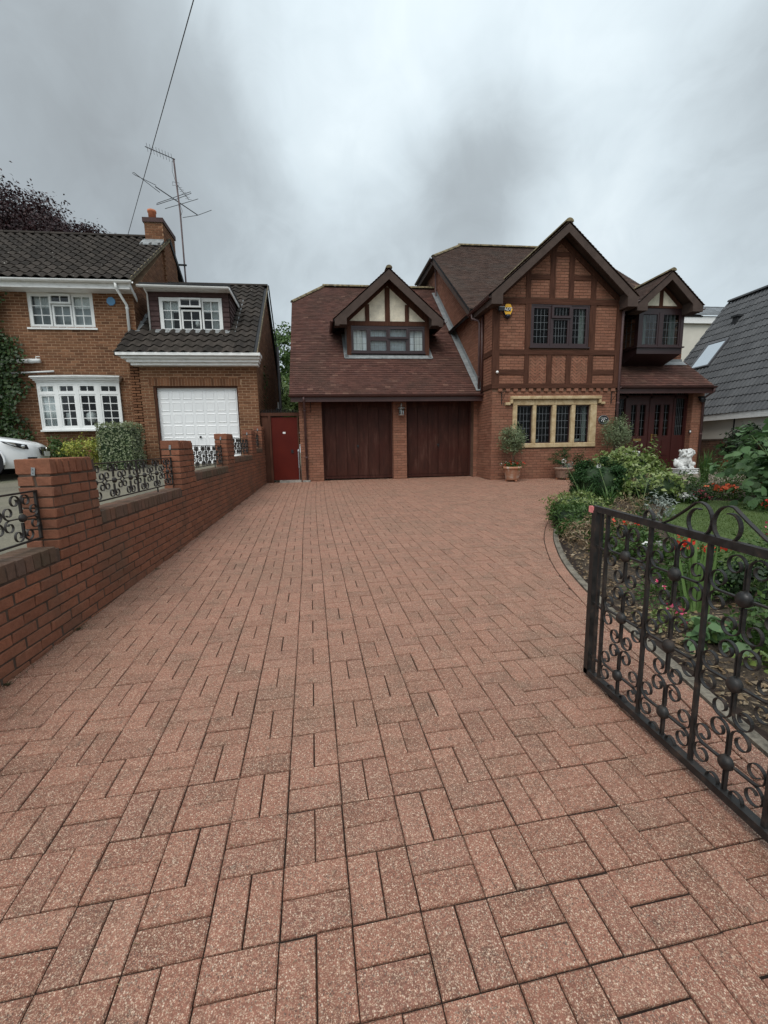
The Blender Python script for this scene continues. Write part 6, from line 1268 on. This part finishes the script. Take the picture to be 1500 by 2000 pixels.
topiary(b1+Vector((0, 0, .37)), 'round clipped olive tree in the salt-stained pot left of the stone window', .31, .50, 41)
r_ = np.random.default_rng(3); q = r_.normal(size=(70, 3))*np.array([.10, .10, .04])+np.array([0, 0, .07]); q[:, 2] = np.abs(q[:, 2])
plant('pot_flowers', 'red and white bedding flowers round the olive tree stem', 'flowers', b1+Vector((0, 0, .36)), [('leaves', leaf_mesh('leaves', np.repeat(q, 7, 0)+r_.normal(size=(490, 3))*.04, r_.normal(size=(490, 3))+np.array([0, 0, 1]), .05, .5, .1, 'leaf_green', 4), None), ('red_flowers', flower_heads(q[:12]+[0, 0, .06], .035, 'petal_red', 5), None), ('white_flowers', flower_heads(q[12:18]+[0, 0, .06], .03, 'petal_white', 6), None)])
b2 = Vector((6.26, 11.10, gz(6.26, 11.1)+.004)); pot(b2, .25, .33, 'terracotta_old', 'grey weathered bowl pot under the middle of the stone window')
bonsai = thing('bonsai_shrub', 'small spreading dark conifer in the weathered bowl pot', 'shrub', b2+Vector((0, 0, .29)))
Ps, Ns = [], []
for k, (x, y, z, a) in enumerate([(-.28, 0, .26, .16), (-.12, .05, .40, .17), (.02, 0, .47, .15), (-.02, -.05, .22, .14), (.10, 0, .36, .12), (-.18, -.08, .16, .12)]): P, Nn = lumps((x, y, z), (a, a, a*.62), 14, 26, .2, 50+k, shell=.4); Ps.append(P); Ns.append(Nn)
put('leaves', leaf_mesh('leaves', np.concatenate(Ps), np.concatenate(Ns), .035, .3, .1, 'leaf_yew', 9), None, bonsai); mb = MB(); mb.tube([(.05, 0, -.08), (0, 0, .12), (-.10, 0, .2), (-.22, 0, .26)], [.022, .018, .012, .006], 6); mb.tube([(0, 0, .12), (.02, 0, .3), (0, 0, .44)], [.016, .01, .005], 6); mb.build('stem', 'bark', bonsai)
plant('trailing_plant', 'pale trailing plant spilling over the bowl pot rim', 'plant', b2+Vector((.14, -.02, .30)), [('leaves', leaf_mesh('leaves', r_.normal(size=(240, 3))*[.09, .08, .05]+[0, 0, .05], r_.normal(size=(240, 3))+[0, 0, 1], .05, .5, .1, 'leaf_grey', 8), None)])
b3 = Vector((7.62, 10.9, gz(7.6, 10.9)+.004)); pot(b3, .22, .36, 'terracotta', 'terracotta pot half hidden behind the shrubs beside the porch'); topiary(b3+Vector((0, 0, .33)), 'loose grey-green olive tree in a pot beside the porch', .37, .58, 47, .06)
plant('pot_begonia', 'red begonia leaves at the foot of the porch olive tree', 'flowers', b3+Vector((0, 0, .33)), [('flowers', flower_heads(r_.normal(size=(14, 3))*[.10, .10, .03]+[0, -.05, .10], .05, 'petal_red', 15), None)])

# ------------------------------------------------------------------ stone lion
lion_at = Vector((10.14, 11.28, gz(10.1, 11.28)+.02)); lion = thing('lion_statue', 'white stone seated guardian lion on a carved base by the porch', 'statue', lion_at)
def blob(spec, name, vox=.016, mat='statue_stone', par=None, disp=.0):
    bm = bmesh.new()
    for (x, y, z, rx, ry, rz) in spec:
        M = Matrix.Translation((x, y, z)) @ Matrix.Diagonal((rx, ry, rz, 1)); bmesh.ops.create_icosphere(bm, subdivisions=3, radius=1, matrix=M)
    me = bpy.data.meshes.new(name); bm.to_mesh(me); bm.free(); o = put(name, me, mat, par); rm_ = o.modifiers.new('r', 'REMESH'); rm_.mode = 'VOXEL'; rm_.voxel_size = vox; sm_ = o.modifiers.new('s', 'SMOOTH'); sm_.iterations = 3; sm_.factor = .5
    tx = bpy.data.textures.new('c', 'CLOUDS'); tx.noise_scale = .06; dp = o.modifiers.new('d', 'DISPLACE'); dp.texture = tx; dp.strength = .025; return o
spec = [(-.06, .04, .36, .15, .13, .17), (-.14, .05, .30, .13, .14, .13), (-.19, -.04, .25, .09, .08, .11), (.02, -.02, .42, .12, .12, .15), (.09, -.09, .31, .045, .045, .14), (.12, .05, .31, .045, .045, .14), (.12, -.11, .19, .07, .05, .035), (.15, .05, .19, .07, .05, .035), (-.1, -.11, .19, .09, .05, .04),
        (.03, -.01, .56, .15, .15, .13), (-.03, .0, .60, .12, .13, .12), (.10, -.02, .64, .105, .105, .10), (.19, -.03, .60, .065, .07, .05), (.18, -.03, .66, .06, .065, .035), (.21, -.03, .64, .03, .03, .02), (.06, -.11, .70, .03, .03, .03), (.06, .08, .70, .03, .03, .03), (.155, -.075, .675, .022, .022, .02), (.19, -.03, .555, .045, .05, .022), (.17, -.10, .30, .06, .055, .06), (-.27, .06, .34, .05, .05, .12)]
for k in range(26): a = k*2.4; spec.append((-.03+.13*math.cos(a)*(.9 if k % 2 else 1.05), -.01+.13*math.sin(a), .50+.2*((k*7) % 26)/26, .035, .035, .035))
blob(spec, 'lion_body', .014, par=lion); mb = MB(); mb.box(-.30, .27, -.21, .21, 0, .06); mb.box(-.28, .25, -.19, .19, .06, .14); mb.box(-.31, .28, -.215, .215, .14, .165); o = mb.build('base_block', 'statue_stone', lion); bv = o.modifiers.new('b', 'BEVEL'); bv.width = .012
mb = MB(); rr = random.Random(3)
for k in range(11): x = -.27+k*.052; mb.lathe([(.022, 0), (.018, -.012), (.006, -.02)], (x, -.19, .10+.012*(k % 2)), 8, 'y')
mb.build('base_carving', 'statue_stone', lion)
lion2 = thing('lion_statue', 'white stone lion head just showing above the light green shrub', 'statue', (8.42, 11.22, gz(8.4, 11.2)+.02)); o = blob([(-x, y, z, a, b, c) for x, y, z, a, b, c in spec], 'lion_body', .016, par=lion2); mb = MB(); mb.box(-.28, .31, -.21, .21, 0, .06); mb.box(-.26, .29, -.19, .19, .06, .14); mb.box(-.28, .31, -.215, .215, .14, .165); mb.build('base_block', 'statue_stone', lion2)

# ------------------------------------------------------------------ garden on the right
OUT = offs(-.05); bed = MB(); n = len(OUT)
bz = lambda x, y, k: gz(x, y)+(-.02 if k == 0 else .015)
vs = []
for k in range(n):
    p = OUT[k]; row_ = [(p.x, p.y), (p.x+.25, p.y-.03), (p.x+1.0, p.y-.1), (p.x+2.2, p.y-.2), (13.0, p.y-.4)]; vs += [(x, y, bz(x, y, q)+(rr.uniform(-.012, .012) if q else 0)) for q, (x, y) in enumerate(row_)]
bed.add(vs, [(5*k+q, 5*k+q+1, 5*k+5+q+1, 5*k+5+q) for k in range(n-1) for q in range(4)]); bed.build('flower_bed', 'soil', kind='structure')
lawn_pts = smooth([Vector((x, y, 0)) for x, y in [(3.25, 2.2), (3.45, 3.2), (3.75, 4.1), (4.3, 5.0), (5.0, 5.9), (5.8, 6.6), (6.6, 6.95), (7.2, 6.7), (8.0, 6.2), (9.5, 5.5), (11.5, 4.6), (11.8, 2.5), (8, 1.6), (4, 1.7), (3.25, 2.2)]], 4)
lw_ = MB(); c = Vector((6.2, 4.6, 0)); vs = [(c.x, c.y, gz(c.x, c.y)+.045)]+[(p.x, p.y, gz(p.x, p.y)+.045) for p in lawn_pts]+[(p.x, p.y, gz(p.x, p.y)-.03) for p in lawn_pts]; m_ = len(lawn_pts)
lw_.add(vs, [(0, 1+k, 1+(k+1) % m_) for k in range(m_)]+[(1+k, 1+m_+k, 1+m_+(k+1) % m_, 1+(k+1) % m_) for k in range(m_)]); lw_.build('lawn', 'lawn_base', kind='structure')
def in_lawn(x, y):
    ins = False; j = m_-1
    for i in range(m_):
        a, b = lawn_pts[i], lawn_pts[j]
        if (a.y > y) != (b.y > y) and x < (b.x-a.x)*(y-a.y)/(b.y-a.y)+a.x: ins = not ins
        j = i
    return ins
gr_ = MB(); rg_ = random.Random(12); cnt = 0
while cnt < 26000:
    x = rg_.uniform(3.2, 9.5); y = rg_.uniform(2.0, 7.0)
    if rg_.random() < .45: x = rg_.uniform(3.2, 6.2); y = rg_.uniform(2.6, 6.2)
    if not in_lawn(x, y): continue
    cnt += 1; z = gz(x, y)+.045; h = rg_.uniform(.014, .034); a = rg_.uniform(0, 6.28); w_ = rg_.uniform(.002, .0045); lx, ly = rg_.gauss(0, .015), rg_.gauss(0, .015)
    gr_.add([(x-w_*math.cos(a), y-w_*math.sin(a), z), (x+w_*math.cos(a), y+w_*math.sin(a), z), (x+lx, y+ly, z+h)], [(0, 1, 2)])
me = bpy.data.meshes.new('grass'); me.from_pydata(gr_.v, [], gr_.f); put('grass', me, 'grass_blade', None, 'short mown grass of the front lawn', 'grass', None, 'stuff')
# flagstone path to the porch
pth = MB(); pth.add([(7.3, 9.6, gz(7.3, 9.6)+.012), (12.1, 9.0, gz(12, 9)+.012), (12.1, 12.4, gz(12, 12.4)+.012), (7.3, 12.4, gz(7.3, 12.4)+.012)], [(0, 1, 2, 3)]); po = pth.build('garden_path', 'mortar_dark', kind='structure')
rp = random.Random(9); y = 9.15
while y < 12.35:
    x = 7.35; hgt = rp.choice((.42, .5, .56))
    while x < 12.0:
        wd = rp.choice((.45, .6, .75)); mb = MB(); x1, y1 = min(x+wd, 12.05)-.015, min(y+hgt, 12.39)-.015
        zz = [gz(a, b)+.026+rp.uniform(-.003, .003) for a, b in ((x, y), (x1, y), (x1, y1), (x, y1))]; mb.add([(x, y, zz[0]), (x1, y, zz[1]), (x1, y1, zz[2]), (x, y1, zz[3]), (x, y, zz[0]-.03), (x1, y, zz[1]-.03), (x1, y1, zz[2]-.03), (x, y1, zz[3]-.03)], [(0,1,2,3), (0,4,5,1), (1,5,6,2), (2,6,7,3), (3,7,4,0)])
        if not (y < 9.9 and x < 8.1): mb.build('flagstone', 'flagstone', po)
        x += wd
    y += hgt
# shrubs of the bed
gp = lambda px, py, dz=.0: on_g(px, py)+Vector((0, 0, dz))
def at_g(x, y, dz=0): return Vector((x, y, gz(x, y)+dz))
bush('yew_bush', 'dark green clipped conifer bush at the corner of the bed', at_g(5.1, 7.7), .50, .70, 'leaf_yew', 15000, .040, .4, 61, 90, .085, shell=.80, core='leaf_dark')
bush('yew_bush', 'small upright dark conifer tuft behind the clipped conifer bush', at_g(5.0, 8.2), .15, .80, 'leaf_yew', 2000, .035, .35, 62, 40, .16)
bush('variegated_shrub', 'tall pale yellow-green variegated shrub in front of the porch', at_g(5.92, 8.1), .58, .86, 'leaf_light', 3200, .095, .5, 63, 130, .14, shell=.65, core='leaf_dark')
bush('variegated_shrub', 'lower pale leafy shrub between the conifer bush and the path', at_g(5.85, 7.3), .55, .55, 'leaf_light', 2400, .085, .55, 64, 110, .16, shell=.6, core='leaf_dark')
bush('leafy_shrub', 'slender leafy shrub with arching shoots in front of the doors', at_g(6.75, 8.4), .24, .92, 'leaf_light', 420, .08, .5, 65, 40, .18, shell=.5)
bush('leafy_shrub', 'mid green low shrub beside the flagstone path', at_g(6.9, 7.75), .42, .42, 'leaf_green', 1700, .05, .5, 66, 60, .15)
bush('leafy_shrub', 'dark low evergreen by the white bedding flowers', at_g(6.35, 7.05), .42, .32, 'leaf_dark', 1800, .045, .45, 67, 60, .15)
def strap_plant(name, label, base, n, L, w0, spread, mat, seed, bend=.6, up=.9, heads=None):
    t = thing(name, label, 'plant', base); mb = MB(); straps(mb, (0, 0, 0), n, L, w0, spread, seed, bend, up); me = bpy.data.meshes.new('leaves'); me.from_pydata(mb.v, [], mb.f); put('leaves', me, mat, t)
    for (x, y, h, m2) in heads or []:
        s_ = MB(); s_.tube([(0, 0, 0), (x*.4, y*.4, h*.5), (x, y, h)], [.006, .005, .004], 5); s_.build('flower_stem', 'stem_green', t); q = np.random.default_rng(seed+int(h*100)).normal(size=(26, 3)); q /= np.linalg.norm(q, axis=1, keepdims=True)
        put('flower_head', leaf_mesh('flower_head', q*.035+[x, y, h], q, .032, .5, .1, m2, seed), None, t)
strap_plant('agapanthus', 'agapanthus clump with tall pale flower stem beside the pavers', at_g(4.42, 7.10), 60, .48, .020, .9, 'leaf_strap', 71, .9, .8, [(-.35, .1, .82, 'petal_white')])
strap_plant('agapanthus', 'agapanthus clump with one pale flower head before the conifer bush', at_g(4.86, 7.0), 46, .42, .019, .85, 'leaf_strap', 72, .8, .8, [(-.12, .2, .72, 'petal_white')])
strap_plant('agapanthus', 'strappy clump with bare seed stalks beside the gate corner', at_g(4.95, 6.3), 44, .36, .018, .9, 'leaf_strap', 73, .9, .7, [(.2, .15, .6, 'leaf_dry'), (-.1, .1, .55, 'leaf_dry')])
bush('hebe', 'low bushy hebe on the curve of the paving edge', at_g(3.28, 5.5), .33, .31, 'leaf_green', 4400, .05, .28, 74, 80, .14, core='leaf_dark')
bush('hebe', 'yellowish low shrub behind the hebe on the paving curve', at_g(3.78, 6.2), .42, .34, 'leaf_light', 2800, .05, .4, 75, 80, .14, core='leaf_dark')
bush('leafy_shrub', 'shaggy green plant behind the gate top corner', at_g(3.1, 4.1), .3, .3, 'leaf_green', 1800, .05, .35, 275, 60, .16)
bush('leafy_shrub', 'broad green leafy mass behind the middle of the gate', at_g(2.75, 2.1), .34, .3, 'leaf_green', 1800, .05, .5, 276, 60, .16)
bush('leafy_shrub', 'dark green low mound at the lawn edge behind the gate', at_g(3.25, 2.85), .3, .26, 'leaf_dark', 1800, .045, .5, 277, 60, .16)
bush('leafy_shrub', 'bushy light green border plant at the right lawn edge', at_g(3.7, 2.55), .42, .36, 'leaf_tree', 2400, .05, .5, 278, 70, .16)
bush('dry_perennial', 'brown withered perennial along the bed edge', at_g(2.95, 4.6), .34, .26, 'leaf_dry', 1100, .06, .22, 76, 50, .2); bush('dry_perennial', 'dry twiggy clump behind the gate stile', at_g(3.5, 4.9), .36, .30, 'leaf_dry', 900, .06, .22, 77, 50, .2)
bush('leafy_shrub', 'dark green low cover along the bed between hebe and gate', at_g(3.05, 4.95), .28, .22, 'leaf_green', 1700, .045, .4, 280, 60, .16)
bush('dry_perennial', 'pale dead flower stalks beside the grey foliage', at_g(4.3, 5.6), .30, .34, 'leaf_dry', 600, .06, .2, 78, 40, .2)
strap_plant('iris', 'fresh green iris fan behind the gate', at_g(2.62, 2.72), 13, .66, .030, .28, 'leaf_iris', 79, .1, 1.0); strap_plant('iris', 'younger iris leaves right of the iris fan', at_g(3.05, 2.45), 8, .42, .03, .3, 'leaf_iris', 80, .2, 1.0)
def flowers(name, label, base, R_, h, leafmat, petal, seed, n=12, nl=600, ps=.05, lsz=.05):
    r = np.random.default_rng(seed); q = r.normal(size=(nl, 3))*[R_*.5, R_*.5, h*.25]+[0, 0, h*.45]; q[:, 2] = np.clip(q[:, 2], .01, h); f = r.normal(size=(n, 3))*[R_*.4, R_*.4, .02]+[0, 0, h]
    return plant(name, label, 'flowers', base, [('leaves', leaf_mesh('leaves', q, r.normal(size=q.shape)+[0, 0, 1], lsz, .6, .1, leafmat, seed), None), ('flowers', flower_heads(f, ps, petal, seed+1), None)])
flowers('geranium', 'bright red geranium heads behind the gate iris', at_g(3.25, 3.35), .26, .33, 'leaf_green', 'petal_red', 81, 16, 500, .035); flowers('geranium', 'red flowers low behind the gate stile', at_g(3.35, 4.45), .2, .28, 'leaf_dry', 'petal_red', 82, 5, 250, .04)
flowers('geranium', 'coral red geraniums at the far lawn edge', at_g(7.35, 7.15), .34, .24, 'leaf_green', 'petal_coral', 83, 16, 700, .06); flowers('geranium', 'dark red flowers under the big-leaved shrub', at_g(7.9, 6.7), .3, .34, 'leaf_green', 'petal_red', 84, 8, 500, .06)
flowers('geranium', 'small red flower tuft on the lawn under the big-leaved shrub', at_g(6.75, 5.85), .25, .16, 'leaf_green', 'petal_red', 85, 8, 400, .05)
flowers('begonia', 'white bedding flowers at the lawn edge', at_g(6.15, 6.78), .2, .16, 'leaf_green', 'petal_white', 86, 14, 300, .05); flowers('begonia', 'pink bedding flower beside the white bedding', at_g(6.5, 6.82), .12, .16, 'leaf_green', 'petal_pink', 87, 7, 150, .06)
flowers('begonia', 'white flowers beside the pavers behind the gate', at_g(3.0, 3.55), .2, .3, 'leaf_green', 'petal_white', 88, 4, 350, .035); flowers('primrose', 'magenta and white bedding plants by the kerb', at_g(2.30, 2.55), .16, .13, 'leaf_light', 'petal_pink', 89, 9, 260, .024, .035)
flowers('primrose', 'small pink flowers among the pale leaves behind the gate', at_g(2.5, 2.95), .2, .16, 'leaf_green', 'petal_pink', 90, 4, 420, .018, .03); flowers('fuchsia', 'pale pink speckled flowers along the right lawn edge', at_g(4.6, 3.4), .55, .34, 'leaf_green', 'petal_pink', 91, 10, 1800, .035, .045)
def broad(name, label, base, R_, h, mat, n, size, seed, wid=.75, k=40, flat=.3):
    t = thing(name, label, 'plant', base); P, Nn = lumps((0, 0, h*.55), (R_, R_, h*.5), k, max(1, n//k), .12, seed, shell=.55); Nn[:, 2] += 1.2; put('leaves', leaf_mesh('leaves', P, Nn, size, wid, .10, mat, seed, .85, .15, True), None, t); mb = MB(); r2 = random.Random(seed)
    for q in range(9): a = r2.uniform(0, 6.28); mb.tube([(0, 0, -.02), (R_*.3*math.cos(a), R_*.3*math.sin(a), h*.5), (R_*.7*math.cos(a), R_*.7*math.sin(a), h*.85)], [.014, .01, .005], 5)
    mb.build('stems', 'stem_green', t); return t
broad('hosta', 'rounded green leafy plant at the kerb behind the gate', at_g(2.36, 2.30), .17, .17, 'leaf_hydrangea', 70, .10, 92, .7, 20); broad('hosta', 'yellow-green leafy plant by the gate hinge end', at_g(2.42, 1.86), .2, .16, 'leaf_light', 120, .07, 93, .6, 24)
broad('hydrangea', 'large-leaved pale green shrub at the right of the lawn', at_g(7.35, 5.95), .95, 1.45, 'leaf_hydrangea', 900, .155, 94, .72, 130); broad('hydrangea', 'lower large-leaved shrub spreading over the lawn edge', at_g(8.3, 6.5), .8, .95, 'leaf_hydrangea', 620, .15, 95, .72, 100)
bush('ivy_shrub', 'dark ivy mass over the garden wall', Vector((12.05, 10.9, .35)), .75, .95, 'leaf_dark', 3200, .09, .7, 96, 90, .14); bush('ivy_shrub', 'dark leafy shrub below the big-leaved shrub', at_g(9.0, 6.9), .85, .8, 'leaf_dark', 2600, .07, .6, 97, 80, .15)
bush('leafy_shrub', 'feathery green perennial with yellow flowers before the porch path', at_g(8.9, 8.55), .55, .55, 'leaf_green', 2200, .055, .3, 98, 70, .17); bush('leafy_shrub', 'light green airy perennial beside the stone lion', at_g(9.7, 8.6), .55, .62, 'leaf_light', 1300, .055, .3, 99, 60, .2)
strap_plant('crocosmia', 'tall upright strappy clump in front of the stone lion', at_g(8.95, 9.35), 80, .82, .030, .32, 'leaf_strap', 100, .35, 1.0); flowers('geranium', 'dark red pot flowers against the garden wall', at_g(11.3, 10.9), .3, .3, 'leaf_green', 'petal_red', 101, 6, 300, .06)
bush('leafy_shrub', 'olive green low foliage along the right lawn edge', at_g(4.95, 2.9), .6, .42, 'leaf_green', 2600, .05, .5, 102, 80, .16); bush('leafy_shrub', 'small-leaved bushy plant beside the gate bars', at_g(2.9, 3.0), .26, .28, 'leaf_green', 1300, .035, .55, 103, 50, .17)
bush('silver_shrub', 'silver grey foliage plant at the lawn corner', at_g(4.85, 5.8), .17, .34, 'leaf_grey', 420, .06, .3, 104, 40, .2); bush('leafy_shrub', 'tangled green perennial in front of the silver foliage', at_g(3.95, 5.2), .3, .22, 'leaf_green', 900, .045, .4, 105, 40, .2)
lt = MB(); rl = random.Random(31)
for k in range(2600):
    t = rl.random()**.8*.62; i = int(t*(len(EC)-1)); p = OUT[i]; x = p.x+abs(rl.gauss(0, .45))+.02; y = p.y+rl.gauss(0, .1); z = gz(x, y)+.016; a = rl.uniform(0, 6.28); L = rl.uniform(.006, .03); w_ = L*rl.uniform(.15, .5)
    lt.add([(x, y, z), (x+L*math.cos(a)-w_*math.sin(a), y+L*math.sin(a)+w_*math.cos(a), z+rl.uniform(0, .015)), (x+2*L*math.cos(a), y+2*L*math.sin(a), z+rl.uniform(0, .012)), (x+L*math.cos(a)+w_*math.sin(a), y+L*math.sin(a)-w_*math.cos(a), z)], [(0, 1, 2, 3)])
me = bpy.data.meshes.new('mulch'); me.from_pydata(lt.v, [], lt.f); put('mulch', me, 'leaf_dry', None, 'dry bark and leaf mulch on the flower bed', 'mulch', None, 'stuff')

# moss and small weeds in the angle between wall and pavers
rm = np.random.default_rng(77); ym = 1.6+rm.random(2600)**1.3*10.6; ym += .12*np.sin(ym*9); xm = np.array([WALLX(v) for v in ym])+.004+np.abs(rm.normal(size=2600))*.022; zm = np.array([gz(a, b) for a, b in zip(xm, ym)])+rm.random(2600)*.012
cl_ = np.sin(ym*2.7)+np.sin(ym*7.3+1) > -.2; put('moss', leaf_mesh('moss', np.stack([xm, ym, zm], 1)[cl_], np.tile([.5, 0, 1.], (cl_.sum(), 1)), .008, .6, .2, 'leaf_moss', 78), None, None, 'thin line of moss at the foot of the boundary wall', 'moss', None, 'stuff')
# ------------------------------------------------------------------ planting on the left
hb = thing('box_hedge', 'square clipped variegated bush in front of the brown house', 'hedge', (-5.55, 11.6, nz(-5.5, 11.6))); r = np.random.default_rng(5); n = 5200
q = r.uniform(-1, 1, size=(n, 3)); ax = r.integers(0, 3, n); q[np.arange(n), ax] = np.sign(q[np.arange(n), ax])*r.uniform(.88, 1.06, n); q *= (1+.05*np.sin(q[:, [1]]*6)*np.cos(q[:, [2]]*5)); Nn = np.zeros((n, 3)); Nn[np.arange(n), ax] = np.sign(q[np.arange(n), ax])
put('leaves', leaf_mesh('leaves', q*[.41, .34, .56]+[0, 0, .57], Nn, .055, .5, .1, 'leaf_box', 6, .5), None, hb); mb = MB(); mb.box(-.36, .36, -.29, .29, 0, 1.04); mb.build('dark_core', 'leaf_dark', hb)  # solid dark box in place of the shaded inside of the hedge
bush('yellow_shrub', 'yellow variegated low shrub under the bow window', Vector((-6.55, 11.9, nz(-6.5, 11.9))), .52, .72, 'leaf_yellow', 2200, .07, .5, 111, 70, .15); bush('green_shrub', 'dark green low shrub beside the yellow shrub', Vector((-7.3, 12.0, nz(-7.3, 12))), .45, .68, 'leaf_green', 1600, .07, .5, 112, 60, .15)
bush('green_shrub', 'green low shrub between the yellow shrub and the clipped bush', Vector((-6.05, 12.1, nz(-6, 12.1))), .34, .66, 'leaf_tree', 1200, .07, .5, 113, 50, .15)
iv = thing('ivy', 'ivy climbing the left end of the brown brick house', 'ivy', (-9.5, 12.95, .65)); n = 11000; x = r.uniform(-11.4, -8.35, n); z = r.uniform(.6, 5.35, n)
edge = -8.62+.16*np.sin(z*2.3)+.10*np.sin(z*5.1+1)+.30*np.clip((3.2-z)/2.6, 0, 1)*(z < 3.2)-.25*np.clip((z-3.4)/2, 0, 1); keep = x < edge+r.normal(size=n)*.10; x, z = x[keep], z[keep]; P = np.stack([x+9.5, -.05-.16*np.abs(np.sin(x*3.1)*np.cos(z*2.7))-r.random(len(x))*.10, z-.65], 1); Nn = np.tile([0, -1, .5], (len(x), 1))+r.normal(size=(len(x), 3))*.4
put('leaves', leaf_mesh('leaves', P, Nn, .095, .85, .08, 'leaf_ivy', 7, .85, .35), None, iv)
n = 700; y = r.uniform(13.2, 15.2, n); z = .6+r.random(n)**1.2*3.0; P = np.stack([np.full(n, .05)+r.random(n)*.06, y-14, z], 1); keep = np.abs(y-13.9-.25*np.sin(z*2)) < .25+.1*r.random(n); iv2 = thing('ivy', 'thin ivy strands on the flank wall above the side gate', 'ivy', (-2.24, 14, 0)); put('leaves', leaf_mesh('leaves', P[keep], np.tile([1., 0, .3], (keep.sum(), 1)), .08, .8, .08, 'leaf_ivy', 8, .85, .3), None, iv2)

# ------------------------------------------------------------------ trees
def tree(name, label, base, h, R_, mat, bark, n, size, seed, k=160, clump=.10, zc=.62, squash=.85, wid=.55):
    t = thing(name, label, 'tree', base); rr = random.Random(seed); r = np.random.default_rng(seed); mb = MB(); mb.tube([(0, 0, -.3), (.1, 0, h*.2), (-.1, .1, h*.45), (0, 0, h*.75)], [R_*.075, R_*.06, R_*.045, R_*.015], 10); cen = []
    for q in range(26):
        a = rr.uniform(0, 6.28); z0 = h*rr.uniform(.22, .65); e = rr.uniform(.15, 1.1); L = R_*rr.uniform(.6, 1.0)*(1-.25*abs(z0/h-.45)); p = [Vector((0, 0, z0))]; d = Vector((math.cos(a)*math.cos(e), math.sin(a)*math.cos(e), math.sin(e)))
        for s in range(5): p.append(p[-1]+d*(L/5)); d = (d+Vector((rr.gauss(0, .18), rr.gauss(0, .18), rr.gauss(.02, .12)))).normalized()
        mb.tube(p, [R_*.026, R_*.02, R_*.015, R_*.011, R_*.007, R_*.003], 6); cen += [p[3], p[4], p[5]]
    mb.build('trunk', bark, t); u = r.normal(size=(k, 3)); u /= np.linalg.norm(u, axis=1, keepdims=True); C2 = u*(.45+.55*r.random((k, 1))**.5)*[R_, R_, h*(1-zc)*squash]+[0, 0, h*zc]; C2 = np.concatenate([C2, np.array([tuple(c) for c in cen])]); per = n//len(C2)
    P = np.repeat(C2, per, 0)+r.normal(size=(len(C2)*per, 3))*R_*clump*np.array([1, 1, .55]); Nn = np.repeat((C2-[0, 0, h*zc])/R_, per, 0)+r.normal(size=P.shape)*.5+[0, 0, .6]; put('crown', leaf_mesh('crown', P, Nn, size, wid, .1, mat, seed, .5, .1), None, t); return t
tree('copper_beech', 'dark purple copper beech rising behind the brown house roof', (-21.7, 29, 0), 17.7, 7.5, 'leaf_beech', 'bark_dark', 150000, .17, 121, 620, .070, .60, .95)
tree('copper_beech', 'low copper beech bough beyond the roof ridge near the chimney', (-17.3, 31, 0), 16.3, 3.8, 'leaf_beech', 'bark_dark', 50000, .165, 122, 240, .09, .78, .9)
tree('garden_tree', 'green tree seen in the gap between the two houses', (-3.6, 26, 0), 8.4, 2.6, 'leaf_tree', 'bark', 15000, .22, 123, 160, .10, .62, .95); tree('garden_tree', 'paler low tree in the gap above the side gate', (-2.6, 21.5, 0), 4.9, 1.5, 'leaf_tree_pale', 'bark', 7000, .16, 124, 90, .12, .6, .95)
